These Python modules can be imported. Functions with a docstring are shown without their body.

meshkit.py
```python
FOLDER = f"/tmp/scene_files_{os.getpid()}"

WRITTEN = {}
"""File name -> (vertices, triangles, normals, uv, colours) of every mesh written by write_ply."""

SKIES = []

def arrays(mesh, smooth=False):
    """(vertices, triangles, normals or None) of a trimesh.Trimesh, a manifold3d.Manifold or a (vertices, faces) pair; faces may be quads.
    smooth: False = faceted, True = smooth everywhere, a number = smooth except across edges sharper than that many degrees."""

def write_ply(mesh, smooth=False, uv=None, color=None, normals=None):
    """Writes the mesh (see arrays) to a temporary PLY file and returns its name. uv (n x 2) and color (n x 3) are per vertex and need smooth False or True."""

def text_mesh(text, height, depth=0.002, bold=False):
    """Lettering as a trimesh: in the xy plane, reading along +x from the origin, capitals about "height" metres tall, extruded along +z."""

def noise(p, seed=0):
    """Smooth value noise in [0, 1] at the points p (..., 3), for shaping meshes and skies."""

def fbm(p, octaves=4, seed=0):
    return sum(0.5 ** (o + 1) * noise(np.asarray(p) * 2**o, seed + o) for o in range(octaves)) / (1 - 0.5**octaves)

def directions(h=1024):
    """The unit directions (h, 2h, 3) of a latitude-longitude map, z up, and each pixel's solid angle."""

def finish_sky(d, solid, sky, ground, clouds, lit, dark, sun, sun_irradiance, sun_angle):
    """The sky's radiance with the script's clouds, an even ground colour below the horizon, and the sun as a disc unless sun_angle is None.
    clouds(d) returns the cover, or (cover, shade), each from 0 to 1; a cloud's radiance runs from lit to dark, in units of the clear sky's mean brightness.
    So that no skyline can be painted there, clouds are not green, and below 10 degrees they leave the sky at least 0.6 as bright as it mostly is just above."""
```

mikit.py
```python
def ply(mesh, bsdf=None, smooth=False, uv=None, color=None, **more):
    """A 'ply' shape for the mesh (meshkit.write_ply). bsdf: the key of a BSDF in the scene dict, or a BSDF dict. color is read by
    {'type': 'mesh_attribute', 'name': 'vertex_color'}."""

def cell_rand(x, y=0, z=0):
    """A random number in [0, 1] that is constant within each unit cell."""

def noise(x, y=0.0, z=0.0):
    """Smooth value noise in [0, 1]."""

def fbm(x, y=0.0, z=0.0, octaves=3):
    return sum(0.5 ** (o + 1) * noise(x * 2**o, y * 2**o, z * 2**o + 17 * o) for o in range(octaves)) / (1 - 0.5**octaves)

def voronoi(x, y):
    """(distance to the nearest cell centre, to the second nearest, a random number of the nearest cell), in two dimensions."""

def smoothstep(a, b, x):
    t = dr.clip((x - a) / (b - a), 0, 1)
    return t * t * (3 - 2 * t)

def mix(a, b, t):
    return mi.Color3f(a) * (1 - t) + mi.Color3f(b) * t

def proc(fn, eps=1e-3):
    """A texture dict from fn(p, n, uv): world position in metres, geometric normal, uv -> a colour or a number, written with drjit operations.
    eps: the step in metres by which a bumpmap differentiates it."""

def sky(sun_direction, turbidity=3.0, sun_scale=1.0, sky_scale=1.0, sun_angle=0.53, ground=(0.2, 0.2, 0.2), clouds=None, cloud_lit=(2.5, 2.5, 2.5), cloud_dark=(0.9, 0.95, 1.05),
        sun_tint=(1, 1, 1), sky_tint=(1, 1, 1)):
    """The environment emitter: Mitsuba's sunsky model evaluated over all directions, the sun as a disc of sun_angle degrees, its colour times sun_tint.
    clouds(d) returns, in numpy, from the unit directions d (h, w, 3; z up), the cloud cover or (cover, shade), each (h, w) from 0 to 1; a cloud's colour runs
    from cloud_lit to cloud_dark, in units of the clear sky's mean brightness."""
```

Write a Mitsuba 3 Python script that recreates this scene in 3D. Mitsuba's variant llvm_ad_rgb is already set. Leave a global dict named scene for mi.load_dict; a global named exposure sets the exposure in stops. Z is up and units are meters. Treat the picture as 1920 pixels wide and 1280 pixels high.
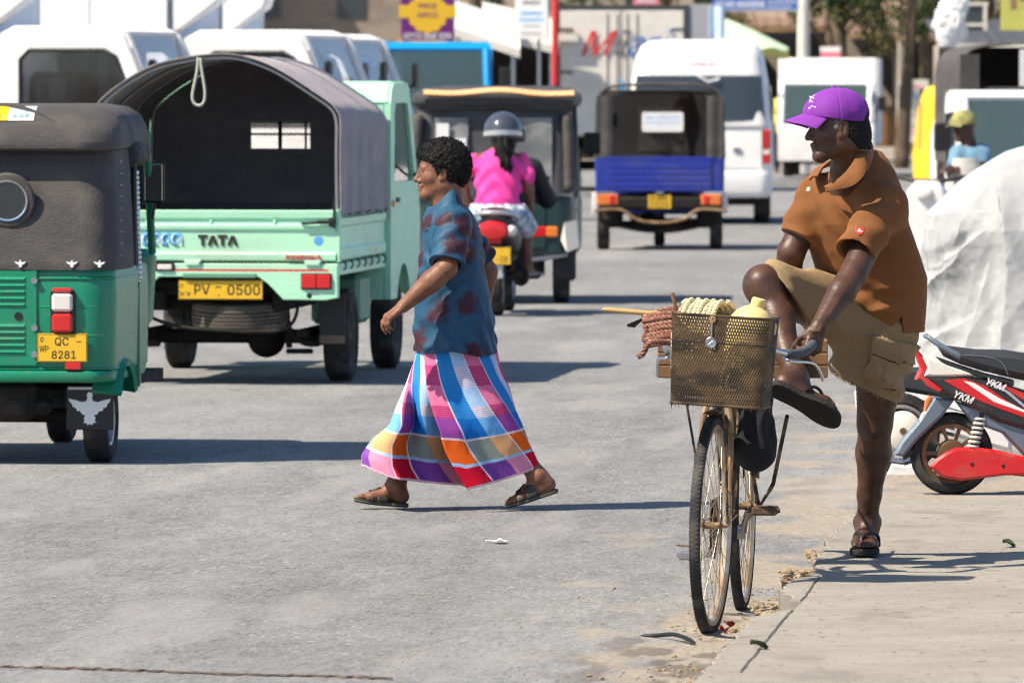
import math, numpy as np, trimesh, mitsuba as mi, mikit, meshkit
import drjit as dr
from mikit import noise, fbm, voronoi, smoothstep, mix, proc, cell_rand
from shapely.geometry import Polygon, LineString, box as sbox
from shapely import affinity

T = mi.ScalarTransform4f
scene, labels = {}, {}

# ---------------------------------------------------------------- camera, sky, exposure
F, CH, HY = 14500.0, 1.8, 151.0          # focal length in photo pixels, eye height, horizon row
exposure = 2.45
PITCH = math.atan((640 - HY) / F)
scene['camera'] = {
    'type': 'thinlens', 'fov': 2 * math.degrees(math.atan(960 / F)), 'fov_axis': 'x',
    'aperture_radius': 0.0125, 'focus_distance': 28.5, 'near_clip': 1.0, 'far_clip': 2000.0,
    'to_world': T().look_at(origin=[0, 0, CH], target=[0, math.cos(PITCH), CH - math.sin(PITCH)], up=[0, 0, 1])}
scene['sky'] = mikit.sky((-0.58, -0.30, 0.76), turbidity=4.0, sky_scale=0.76, sun_tint=(0.94, 1.0, 1.07), ground=(0.2, 0.19, 0.18))


def P(px, py, d):
    """The point d metres ahead that a measured photo pixel corresponds to."""
    return np.array([(px - 960) * d / F, d, CH - (py - HY) * d / F])


# ---------------------------------------------------------------- materials
def A(v):
    return np.asarray(v, float)


def rgb(c):
    return {'type': 'rgb', 'value': [float(x) for x in c]}


def mat(name, color, rough=0.5, spec=0.5, metal=0.0, coat=0.0, sheen=0.0, bump=None, bscale=0.002, eps=1e-3, **kw):
    b = {'type': 'principled', 'base_color': color if isinstance(color, dict) else rgb(color), 'roughness': rough,
         'specular': spec, 'metallic': metal}
    if coat: b['clearcoat'] = coat; b['clearcoat_gloss'] = 0.9
    if sheen: b['sheen'] = sheen
    b.update(kw)
    if bump is not None:
        b = {'type': 'bumpmap', 'scale': bscale, 'tex': proc(bump, eps), 'bsdf': b}
    scene['mat_' + name] = {'type': 'twosided', 'bsdf': b}


# ---------------------------------------------------------------- things and parts
def uniq(k):
    if k not in USED:
        USED.add(k); return k
    i = 1
    while f'{k}_{i:03d}' in USED: i += 1
    USED.add(f'{k}_{i:03d}'); return f'{k}_{i:03d}'


USED = set()


class Thing:
    def __init__(self, name, label, cat, M=None, group=None):
        self.key = uniq(name)
        self.M = np.eye(4) if M is None else M
        labels[self.key] = {'label': label, 'category': cat}
        if group: labels[self.key]['group'] = group

    def part(self, name, mesh, m, smooth=35, parent=None, label=None, kind=None, uv=None, color=None):
        key = uniq((parent or self.key) + '__' + name)
        put(key, mesh, m, smooth, self.M, uv, color)
        if label or kind:
            labels[key] = {}
            if label: labels[key]['label'] = label
            if kind: labels[key]['kind'] = kind
        return key


def put(key, mesh, m, smooth=35, M=None, uv=None, color=None):
    mesh = cat(mesh) if isinstance(mesh, list) else mesh
    v = np.asarray(mesh.vertices, float)
    if M is not None: v = v @ M[:3, :3].T + M[:3, 3]
    if (uv is not None or color is not None) and smooth is not False: smooth = True
    scene[key] = mikit.ply(trimesh.Trimesh(v, mesh.faces, process=False), 'mat_' + m, smooth=smooth, uv=uv, color=color)
    USED.add(key)


def solo(name, mesh, m, label, c, smooth=35, group=None, M=None, kind=None, uv=None):
    key = uniq(name)
    put(key, mesh, m, smooth, M, uv)
    labels[key] = {'label': label}
    if c: labels[key]['category'] = c
    if kind: labels[key]['kind'] = kind
    if group: labels[key]['group'] = group
    return key


def frame(x, y, z=0.0, yaw=0.0):
    """Local axes x right, y ahead, z up; yaw in degrees, positive turns the heading to the right."""
    a = math.radians(-yaw); c, s = math.cos(a), math.sin(a)
    return np.array([[c, -s, 0, x], [s, c, 0, y], [0, 0, 1, z], [0, 0, 0, 1.0]])


# ---------------------------------------------------------------- mesh builders
def tri(v, f):
    f = np.asarray(f)
    if f.shape[1] == 4: f = np.vstack([f[:, [0, 1, 2]], f[:, [0, 2, 3]]])
    return trimesh.Trimesh(np.asarray(v, float), f, process=False)


def cat(ms):
    return trimesh.util.concatenate([m for m in ms if m is not None])


def hull(pts):
    return trimesh.convex.convex_hull(np.asarray(pts, float))


def box(cx, cy, cz, sx, sy, sz, b=0.0, rot=None):
    hx, hy, hz = sx / 2, sy / 2, sz / 2
    b = min(b, hx * .9, hy * .9, hz * .9)
    pts = []
    for i in (-1, 1):
        for j in (-1, 1):
            for k in (-1, 1):
                pts += [(i * hx, j * (hy - b), k * (hz - b)), (i * (hx - b), j * hy, k * (hz - b)), (i * (hx - b), j * (hy - b), k * hz)] if b > 0 else [(i * hx, j * hy, k * hz)]
    m = hull(pts)
    if rot is not None: m.apply_transform(rot)
    m.apply_translation([cx, cy, cz])
    return m


def rotm(deg, axis, pt=(0, 0, 0)):
    return trimesh.transformations.rotation_matrix(math.radians(deg), axis, pt)


def tube(pts, r, n=8, closed=False, cap=True):
    p = A(pts); r = np.broadcast_to(np.asarray(r, float), (len(p),))
    if closed: t = np.roll(p, -1, 0) - np.roll(p, 1, 0)
    else: t = np.gradient(p, axis=0)
    t /= np.linalg.norm(t, axis=1, keepdims=True) + 1e-12
    a = np.cross(t[0], [0, 0, 1.0] if abs(t[0][2]) < .9 else [1.0, 0, 0]); a /= np.linalg.norm(a)
    rings = []
    ang = np.arange(n) * 2 * np.pi / n
    for i in range(len(p)):
        a = a - t[i] * (a @ t[i]); a /= np.linalg.norm(a)
        b = np.cross(t[i], a)
        rings.append(p[i] + r[i] * (np.cos(ang)[:, None] * a + np.sin(ang)[:, None] * b))
    return loft(rings, cap=cap and not closed, ring=closed)


def loft(secs, cap=True, closed=True, ring=False):
    s = np.asarray(secs, float); m, n = s.shape[:2]
    v = s.reshape(-1, 3)
    i = np.arange(m if ring else m - 1)[:, None]; j = np.arange(n if closed else n - 1)[None]
    i2, j2 = (i + 1) % m, (j + 1) % n
    q = np.stack(np.broadcast_arrays(i * n + j, i * n + j2, i2 * n + j2, i2 * n + j), -1).reshape(-1, 4)
    f = np.vstack([q[:, [0, 1, 2]], q[:, [0, 2, 3]]])
    if cap and not ring:
        c0, c1 = len(v), len(v) + 1
        v = np.vstack([v, s[0].mean(0), s[-1].mean(0)])
        k = np.arange(n); k2 = (k + 1) % n
        f = np.vstack([f, np.stack([np.full(n, c0), k2, k], 1), np.stack([np.full(n, c1), (m - 1) * n + k, (m - 1) * n + k2], 1)])
    return trimesh.Trimesh(v, f, process=False)


def grid(s):
    s = np.asarray(s, float)
    return loft(s, cap=False, closed=False)


def slab(s, th):
    """A sheet of points (m, n, 3) given a thickness along its normals."""
    s = np.asarray(s, float)
    du, dv = np.gradient(s, axis=0), np.gradient(s, axis=1)
    nn = np.cross(du, dv); nn /= np.linalg.norm(nn, axis=-1, keepdims=True) + 1e-12
    a, b = s + nn * th / 2, s - nn * th / 2
    m, n = s.shape[:2]
    secs = [np.vstack([a[i], b[i][::-1]]) for i in range(m)]
    v = np.asarray(secs).reshape(-1, 3); N = 2 * n
    i = np.arange(m - 1)[:, None]; j = np.arange(N)[None]; j2 = (j + 1) % N
    q = np.stack(np.broadcast_arrays(i * N + j, i * N + j2, (i + 1) * N + j2, (i + 1) * N + j), -1).reshape(-1, 4)
    f = [q[:, [0, 1, 2]], q[:, [0, 2, 3]]]
    k = np.arange(n - 1)
    for base, flip in ((0, False), ((m - 1) * N, True)):
        e = np.stack([base + k, base + N - 1 - k, base + N - 2 - k, base + k + 1], 1)
        if flip: e = e[:, ::-1]
        f += [e[:, [0, 1, 2]], e[:, [0, 2, 3]]]
    return trimesh.Trimesh(v, np.vstack(f), process=False)


def offset_poly(p, b):
    """Moves each edge of a counter-clockwise outline inwards by b."""
    p = A(p); e = np.roll(p, -1, 0) - p; e /= np.linalg.norm(e, axis=1, keepdims=True) + 1e-12
    nrm = np.stack([-e[:, 1], e[:, 0]], 1); pn = np.roll(nrm, 1, 0)
    k = 1 + (nrm * pn).sum(1, keepdims=True)
    return p + b * (nrm + pn) / np.maximum(k, 0.35)


def ccw(p):
    p = A(p); x, y = p[:, 0], p[:, 1]
    return p if (x * np.roll(y, -1) - y * np.roll(x, -1)).sum() > 0 else p[::-1]


def axis_map(a, axis):
    """(u, v, w) -> xyz with the extrusion w along the axis; the outline is (x, y), (x, z) or (y, z)."""
    a = np.asarray(a, float)
    return a if axis == 'z' else (a[..., [0, 2, 1]] if axis == 'y' else a[..., [2, 0, 1]])


def extr(p, lo, hi, axis='y', bev=0.0):
    if isinstance(p, Polygon) or hasattr(p, 'geoms'):
        out = []
        for g in getattr(p, 'geoms', [p]):
            m = trimesh.creation.extrude_polygon(g, hi - lo, engine='earcut')
            m.vertices[:, 2] += lo
            out.append(trimesh.Trimesh(axis_map(m.vertices, axis), m.faces[:, ::-1] if axis == 'y' else m.faces, process=False))
        return cat(out)
    p = ccw(p); n = len(p)
    levels = [(lo, 0)] if not bev else [(lo, bev), (lo + bev, 0), (hi - bev, 0)]
    levels += [(hi, bev)]
    secs = [np.column_stack([offset_poly(p, b) if b else p, np.full(n, z)]) for z, b in levels]
    m = loft(secs, cap=False)
    f = [m.faces]
    v2, f2 = trimesh.creation.triangulate_polygon(Polygon(secs[0][:, :2]), engine='earcut')
    if len(v2) == n or len(v2) == n + 1:
        from scipy.spatial import cKDTree
        ix = cKDTree(secs[0][:, :2]).query(v2)[1]
        f2 = ix[f2]
        a, b_, c = (secs[0][f2[:, k], :2] for k in range(3))
        neg = ((b_[:, 0] - a[:, 0]) * (c[:, 1] - a[:, 1]) - (b_[:, 1] - a[:, 1]) * (c[:, 0] - a[:, 0])) < 0
        f2[neg] = f2[neg][:, ::-1]
        f += [f2[:, ::-1], f2 + (len(secs) - 1) * n]
    f = np.vstack(f)
    v = axis_map(m.vertices, axis)
    return trimesh.Trimesh(v, f[:, ::-1] if axis == 'y' else f, process=False)


def rrect(w, h, r, n=5, cx=0.0, cy=0.0):
    out = []
    for sx, sy, a0 in ((1, 1, 0), (-1, 1, 90), (-1, -1, 180), (1, -1, 270)):
        for k in range(n + 1):
            a = math.radians(a0 + 90 * k / n)
            out.append((cx + sx * (w / 2 - r) + r * math.cos(a), cy + sy * (h / 2 - r) + r * math.sin(a)))
    return A(out)


def spline(pts, n=40, closed=False):
    from scipy.interpolate import CubicSpline
    p = A(pts)
    if closed: p = np.vstack([p, p[:1]])
    t = np.r_[0, np.cumsum(np.linalg.norm(np.diff(p, axis=0), axis=1) ** .5)]
    c = CubicSpline(t, p, bc_type='periodic' if closed else 'natural')
    return c(np.linspace(0, t[-1], n, endpoint=not closed))


def revolve(prof, c, axis, n=32):
    """prof: (radius, along) pairs; turned about the axis through c."""
    axis = A(axis) / np.linalg.norm(axis); p = A(prof)
    a = np.cross(axis, [0, 0, 1.0] if abs(axis[2]) < .9 else [1.0, 0, 0]); a /= np.linalg.norm(a); b = np.cross(axis, a)
    th = np.arange(n) * 2 * np.pi / n
    rings = [A(c) + p[i, 1] * axis + p[i, 0] * (np.cos(th)[:, None] * a + np.sin(th)[:, None] * b) for i in range(len(p))]
    m = loft(rings, cap=False)
    return m


def text(s, h, depth=0.003, bold=True, w=None):
    """Lettering standing upright in the local xz plane, facing -y, its lower left corner at the origin; w squeezes it to that width."""
    m = meshkit.text_mesh(s, h, depth, bold)
    v = m.vertices.copy(); v[:, 0] -= v[:, 0].min()
    if w: v[:, 0] *= w / v[:, 0].max()
    return trimesh.Trimesh(np.column_stack([v[:, 0], -v[:, 2], v[:, 1]]), m.faces, process=False)


def moved(m, x=0, y=0, z=0, M=None):
    m = m.copy()
    if M is not None: m.apply_transform(M)
    m.apply_translation([x, y, z]); return m


# ---------------------------------------------------------------- bodies and cloth as one smooth surface
class Blob:
    """A signed distance field made of rounded cones, ellipsoids and profiles, blended smoothly."""

    def __init__(self):
        self.prims, self.post = [], None

    def rc(self, a, b, ra, rb=None, k=0.02, op=1):
        a, b = A(a), A(b); rb = ra if rb is None else rb; ba = b - a; L = max(ba @ ba, 1e-12)
        a32, ba32 = a.astype(np.float32), ba.astype(np.float32)

        def f(p):
            q = p - a32
            t = np.clip((q @ ba32) / np.float32(L), 0, 1)
            q -= t[:, None] * ba32
            return np.sqrt(np.einsum('ij,ij->i', q, q)) - (np.float32(ra) + np.float32(rb - ra) * t)
        self.prims.append((f, (a + b) / 2, math.sqrt(L) / 2 + max(ra, rb), k, op)); return self

    def chain(self, pts, rs, k=0.02):
        for i in range(len(pts) - 1): self.rc(pts[i], pts[i + 1], rs[i], rs[i + 1], k)
        return self

    def ell(self, c, r, R=None, k=0.02, op=1):
        c, r = A(c), A(r); c32, r32 = c.astype(np.float32), r.astype(np.float32)

        def f(p):
            q = p - c32
            if R is not None: q = q @ R.T.astype(np.float32)
            q = q / r32; k0 = np.sqrt(np.einsum('ij,ij->i', q, q)); q = q / r32; k1 = np.sqrt(np.einsum('ij,ij->i', q, q))
            return k0 * (k0 - 1) / np.maximum(k1, 1e-6)
        self.prims.append((f, c, r.max(), k, op)); return self

    def prof(self, rows, R=None, k=0.03, pw=2.0):
        """rows (z, cx, cy, half a, half b): an upright body of oval sections, its axes turned by R (2x2, rows = the axes of a and b)."""
        w = A(rows); w = w[np.argsort(w[:, 0])]
        R = np.eye(2) if R is None else A(R)
        c = np.array([w[:, 1].mean(), w[:, 2].mean(), (w[0, 0] + w[-1, 0]) / 2])
        rad = np.linalg.norm([w[:, 3:].max() + np.ptp(w[:, 1]), w[:, 3:].max() + np.ptp(w[:, 2]), (w[-1, 0] - w[0, 0]) / 2])

        def f(p):
            z = p[:, 2]
            cx, cy, a, b = (np.interp(z, w[:, 0], w[:, i]) for i in (1, 2, 3, 4))
            q = np.stack([p[:, 0] - cx, p[:, 1] - cy], 1) @ R.T
            s = np.sqrt((q[:, 0] / a) ** 2 + (q[:, 1] / b) ** 2) if pw == 2 else ((np.abs(q[:, 0]) / a) ** pw + (np.abs(q[:, 1]) / b) ** pw) ** (1 / pw)
            d = (s - 1) * np.minimum(a, b) * 0.9
            return np.maximum(d, np.maximum(w[0, 0] - z, z - w[-1, 0]))
        self.prims.append((f, c, rad, k, 1)); return self

    def __call__(self, p):
        c = (p.min(0) + p.max(0)) / 2; R = np.linalg.norm(p.max(0) - p.min(0)) / 2
        d = np.full(len(p), 0.5, np.float32)
        if getattr(self, 'n', 0) != len(self.prims):
            self.n = len(self.prims); self.pc = np.array([q[1] for q in self.prims]); self.pr = np.array([q[2] for q in self.prims])
        for i in np.flatnonzero(((self.pc - c) ** 2).sum(1) < (self.pr + R + 0.06) ** 2):
            f, _, _, k, op = self.prims[i]
            v = f(p)
            if op < 0: d = -smin(-d, v, k)
            else: d = smin(d, v, k)
        return self.post(p, d) if self.post else d


def smin(a, b, k):
    h = np.maximum(k - np.abs(a - b), 0) / k
    return np.minimum(a, b) - h * h * k * 0.25


def sstep(a, b, x):
    t = np.clip((x - a) / (b - a), 0, 1); return t * t * (3 - 2 * t)


def blob_mesh(f, lo, hi, h):
    """Surface nets over the blocks near the surface."""
    lo, hi = A(lo), A(hi); B = 8
    nb = np.maximum(np.ceil((hi - lo) / (B * h)).astype(int), 1)
    loc = np.stack(np.meshgrid(*[np.arange(B + 1)] * 3, indexing='ij'), -1).reshape(-1, 3)
    blocks, vals = [], []
    S = 3
    for sx in range(0, nb[0], S):
        for sy in range(0, nb[1], S):
            for sz in range(0, nb[2], S):
                ids = np.stack(np.meshgrid(np.arange(sx, min(sx + S, nb[0])), np.arange(sy, min(sy + S, nb[1])), np.arange(sz, min(sz + S, nb[2])), indexing='ij'), -1).reshape(-1, 3)
                cen = lo + (ids + .5) * B * h
                near = np.abs(f(cen.astype(np.float32))) < B * h
                ids = ids[near]
                if not len(ids): continue
                g = ids[:, None] * B + loc[None]
                v = f((lo + g * h).reshape(-1, 3).astype(np.float32)).reshape(len(ids), -1)
                ok = (v.min(1) < 0) & (v.max(1) > 0)
                if ok.any(): blocks.append(ids[ok]); vals.append(v[ok].astype(np.float32))
    ids = np.vstack(blocks); V = np.vstack(vals).reshape(-1, B + 1, B + 1, B + 1)
    V = np.where(V == 0, 1e-7, V)
    N = nb * B + 4
    cid = lambda q: ((q[..., 0] + 1) * N[1] + q[..., 1] + 1) * N[2] + q[..., 2] + 1
    acc = np.zeros((len(ids), B, B, B, 3), np.float32); cnt = np.zeros((len(ids), B, B, B), np.float32)
    cor = [(i, j, k) for i in (0, 1) for j in (0, 1) for k in (0, 1)]
    sl = lambda c: V[:, c[0]:B + c[0], c[1]:B + c[1], c[2]:B + c[2]]
    for a in range(8):
        for b in range(a + 1, 8):
            da = np.array(cor[b]) - np.array(cor[a])
            if np.abs(da).sum() != 1: continue
            va, vb = sl(cor[a]), sl(cor[b]); cr = (va < 0) != (vb < 0)
            t = np.where(cr, va / np.where(cr, va - vb, 1), 0)
            acc += np.where(cr[..., None], np.array(cor[a], np.float32) + t[..., None] * da.astype(np.float32), 0); cnt += cr
    m = cnt > 0
    cell = np.argwhere(m); gl = ids[cell[:, 0]] * B + cell[:, 1:]
    vert = lo + (gl + acc[m] / cnt[m][:, None]) * h
    key = cid(gl); order = np.argsort(key); key = key[order]; vert = vert[order]
    faces = []
    for ax in range(3):
        u, w = [(1, 2), (2, 0), (0, 1)][ax]
        v0 = V[:, :B, :B, :B]; s = [slice(0, B)] * 3; s[ax] = slice(1, B + 1); v1 = V[(slice(None), *s)]
        e = np.argwhere((v0 < 0) != (v1 < 0)); inside = v0[tuple(e.T)] < 0
        g = ids[e[:, 0]] * B + e[:, 1:]
        du, dw = np.zeros(3, int), np.zeros(3, int); du[u] = 1; dw[w] = 1
        q = np.stack([cid(g - du - dw), cid(g - dw), cid(g), cid(g - du)], 1)
        ix = np.minimum(np.searchsorted(key, q), len(key) - 1)
        good = (key[ix] == q).all(1)
        q = ix; q[~inside] = q[~inside][:, ::-1]
        faces.append(q[good])
    q = np.vstack(faces)
    mesh = trimesh.Trimesh(vert, np.vstack([q[:, [0, 1, 2]], q[:, [0, 2, 3]]]), process=False)
    return mesh


def unit(v):
    v = A(v); return v / np.linalg.norm(v)


def add_head(b, C, fwd, up, s=1.0, ears=True):
    """Skull, jaw, brow, nose, lips, eyes and ears on the frame forward / left / up at C (between the ears). Returns local -> world."""
    f = unit(fwd); u = unit(A(up) - f * (A(up) @ f)); l = np.cross(u, f)
    R = np.stack([f, l, u])
    W = lambda x, y, z: A(C) + s * (x * f + y * l + z * u)
    b.ell(W(-.014, 0, .038), s * A([.098, .077, .085]), R, .02)
    b.ell(W(.032, 0, -.02), s * A([.058, .060, .085]), R, .035)
    for y in (-1, 1):
        b.rc(W(.0, y * .048, -.055), W(.070, y * .016, -.094), s * .022, s * .018, .03)
        b.rc(W(.062, y * .036, -.018), W(.05, y * .048, -.022), s * .022, s * .018, .025)
    b.rc(W(.080, -.010, -.097), W(.080, .010, -.097), s * .018, None, .02)
    b.rc(W(.082, -.034, .024), W(.082, .034, .024), s * .0125, None, .014)
    b.rc(W(.090, 0, .014), W(.112, 0, -.026), s * .0085, s * .0125, .014)
    for y in (-1, 1):
        b.rc(W(.098, y * .012, -.031), W(.093, y * .016, -.032), s * .0085, None, .008)
        b.ell(W(.098, y * .032, .005), s * A([.016, .016, .0115]), R, .01, -1)
        b.ell(W(.081, y * .031, .004), s * A([.0125, .0125, .0125]), R, .002)
        b.rc(W(.091, y * .022, .0150), W(.085, y * .042, .0125), s * .0036, None, .005)
        b.rc(W(.089, y * .022, -.0068), W(.084, y * .041, -.0058), s * .0036, None, .006)
    b.rc(W(.093, -.019, -.055), W(.093, .019, -.055), s * .0075, None, .010)
    b.rc(W(.099, -.006, -.0555), W(.099, .006, -.0555), s * .007, None, .008)
    b.rc(W(.092, -.016, -.070), W(.092, .016, -.070), s * .0076, None, .010)
    for y in (-1, 1): b.rc(W(.1085, 0, -.0622), W(.1050, y * .017, -.0672), s * .0026, None, .004, -1)
    for y in (-1, 1) if ears else ():
        tl = np.array([[math.cos(.2), 0, math.sin(.2)], [0, 1, 0], [-math.sin(.2), 0, math.cos(.2)]])
        b.ell(W(-.006, y * .076, -.004), s * A([.019, .0085, .032]), tl @ R, .006)
        b.rc(W(-.002, y * .087, -.012), W(-.004, y * .086, .008), s * .0085, s * .009, .005, -1)
        b.rc(W(.006, y * .073, -.026), W(.006, y * .073, -.030), s * .009, None, .008)
    return W, R


def add_hand(b, w, d, n, t, curls=(.5, .6, .65, .7), th=(.6, .7, .35), s=1.0, spread=.06):
    """Palm and five bent fingers from the wrist w: d towards the knuckles, n out of the palm, t towards the thumb."""
    d = unit(d); n = unit(A(n) - d * (A(n) @ d)); t = unit(A(t) - d * (A(t) @ d) - n * (A(t) @ n)); w = A(w)
    kn = []
    for i, o in enumerate((.029, .010, -.010, -.028)):
        k = w + s * (d * (.086 - .004 * abs(i - 1)) + t * o - n * .002)
        b.rc(w + s * (d * .012 + t * o * .55), k, s * .0135, s * .0105, .014); kn.append(k)
    b.rc(w + s * (d * .03 + t * .020 + n * .006), w + s * (d * .055 + t * .024 + n * .006), s * .014, s * .012, .012)
    for i, L in enumerate((.072, .080, .074, .058)):
        p, a = kn[i], 0.0
        side = spread * (1.5 - i)
        for j, (q, r0, r1) in enumerate(((.46, .0092, .0084), (.31, .0084, .0076), (.24, .0076, .0062))):
            a += curls[i] * (1.0, 1.15, .7)[j]
            v = unit(d * math.cos(a) + n * math.sin(a) + t * side * math.cos(a))
            e = p + v * L * q * s
            b.rc(p, e, s * r0, s * r1, .004 if j else .008); p = e
    p = w + s * (d * .028 + t * .026 + n * .006)
    q = p + s * .042 * unit(d * th[0] + t * th[1] + n * th[2]); b.rc(p, q, s * .0135, s * .0105, .012)
    r = q + s * .032 * unit(d * (th[0] + .35) + t * (th[1] - .35) + n * (th[2] + .15)); b.rc(q, r, s * .0100, s * .0088, .006)
    e = r + s * .025 * unit(d * (th[0] + .5) + t * (th[1] - .6) + n * (th[2] + .25)); b.rc(r, e, s * .0088, s * .007, .005)
    return kn


def add_foot(b, ankle, toe_dir, up, side, L=.25, s=1.0):
    """Heel, arch, ball and five toes; toe_dir along the sole, up off the sole, side towards the big toe. Returns heel and toe tip on the sole."""
    f = unit(toe_dir); u = unit(A(up) - f * (A(up) @ f)); t = unit(A(side) - f * (A(side) @ f) - u * (A(side) @ u)); a = A(ankle)
    W = lambda x, y, z: a + s * (x * f + y * t + z * u)
    b.rc(W(-.035, 0, -.052), W(-.03, 0, -.045), s * .030, s * .030, .02)
    b.rc(W(0, 0, 0), W(-.022, 0, -.04), s * .036, s * .032, .03)
    b.rc(W(.0, 0, -.012), W(.10, .012, -.060), s * .034, s * .019, .03)
    b.rc(W(-.02, -.006, -.062), W(.11, -.026, -.066), s * .022, s * .016, .02)
    b.rc(W(.05, .02, -.050), W(.125, .026, -.064), s * .024, s * .018, .02)
    b.rc(W(.11, .028, -.064), W(.115, -.028, -.066), s * .0165, s * .0145, .02)
    for y, x0, x1, r in ((.030, .13, .172, .0135), (.010, .13, .176, .0098), (-.006, .127, .168, .0092), (-.021, .122, .156, .0088), (-.034, .112, .142, .0086)):
        b.rc(W(x0 - .015, y, -.064), W((x0 + x1) / 2, y, -.062), s * r, s * r * .95, .006)
        b.rc(W((x0 + x1) / 2, y, -.062), W(x1, y, -.071), s * r * .95, s * r, .004)
    for y in (-1, 1): b.rc(W(-.004, y * .031, .006), W(-.004, y * .031, .004), s * .012, None, .02)
    return W


def snap(mesh, px, py, lift=0.0, rad=5.0):
    """The nearest point and normal of a surface along one line of sight: where a badge or button sits on cloth."""
    v = np.asarray(mesh.vertices); q = np.column_stack([960 + F * v[:, 0] / v[:, 1], HY + F * (CH - v[:, 2]) / v[:, 1]])
    c = np.flatnonzero(np.hypot(q[:, 0] - px, q[:, 1] - py) < rad)
    i = c[np.argmin(v[c, 1])]; n = mesh.vertex_normals[i]
    return v[i] + n * lift, n


def disc(p, n, r, h, sides=20, sq=1.0):
    n = unit(n); return tube([p - n * h * .5, p + n * h * .5], r, sides)
# ---------------------------------------------------------------- ground
PZ = 0.15                                  # top of the pavement


def kerb_x(y): return 0.50 + 0.096 * (y - 21.2)


def ground_z(x, y):
    x, y = A(x), A(y)
    return -0.03 * sstep(-0.8, -0.05, x - kerb_x(y)) * (1 - sstep(29.5, 32, y))


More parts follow.
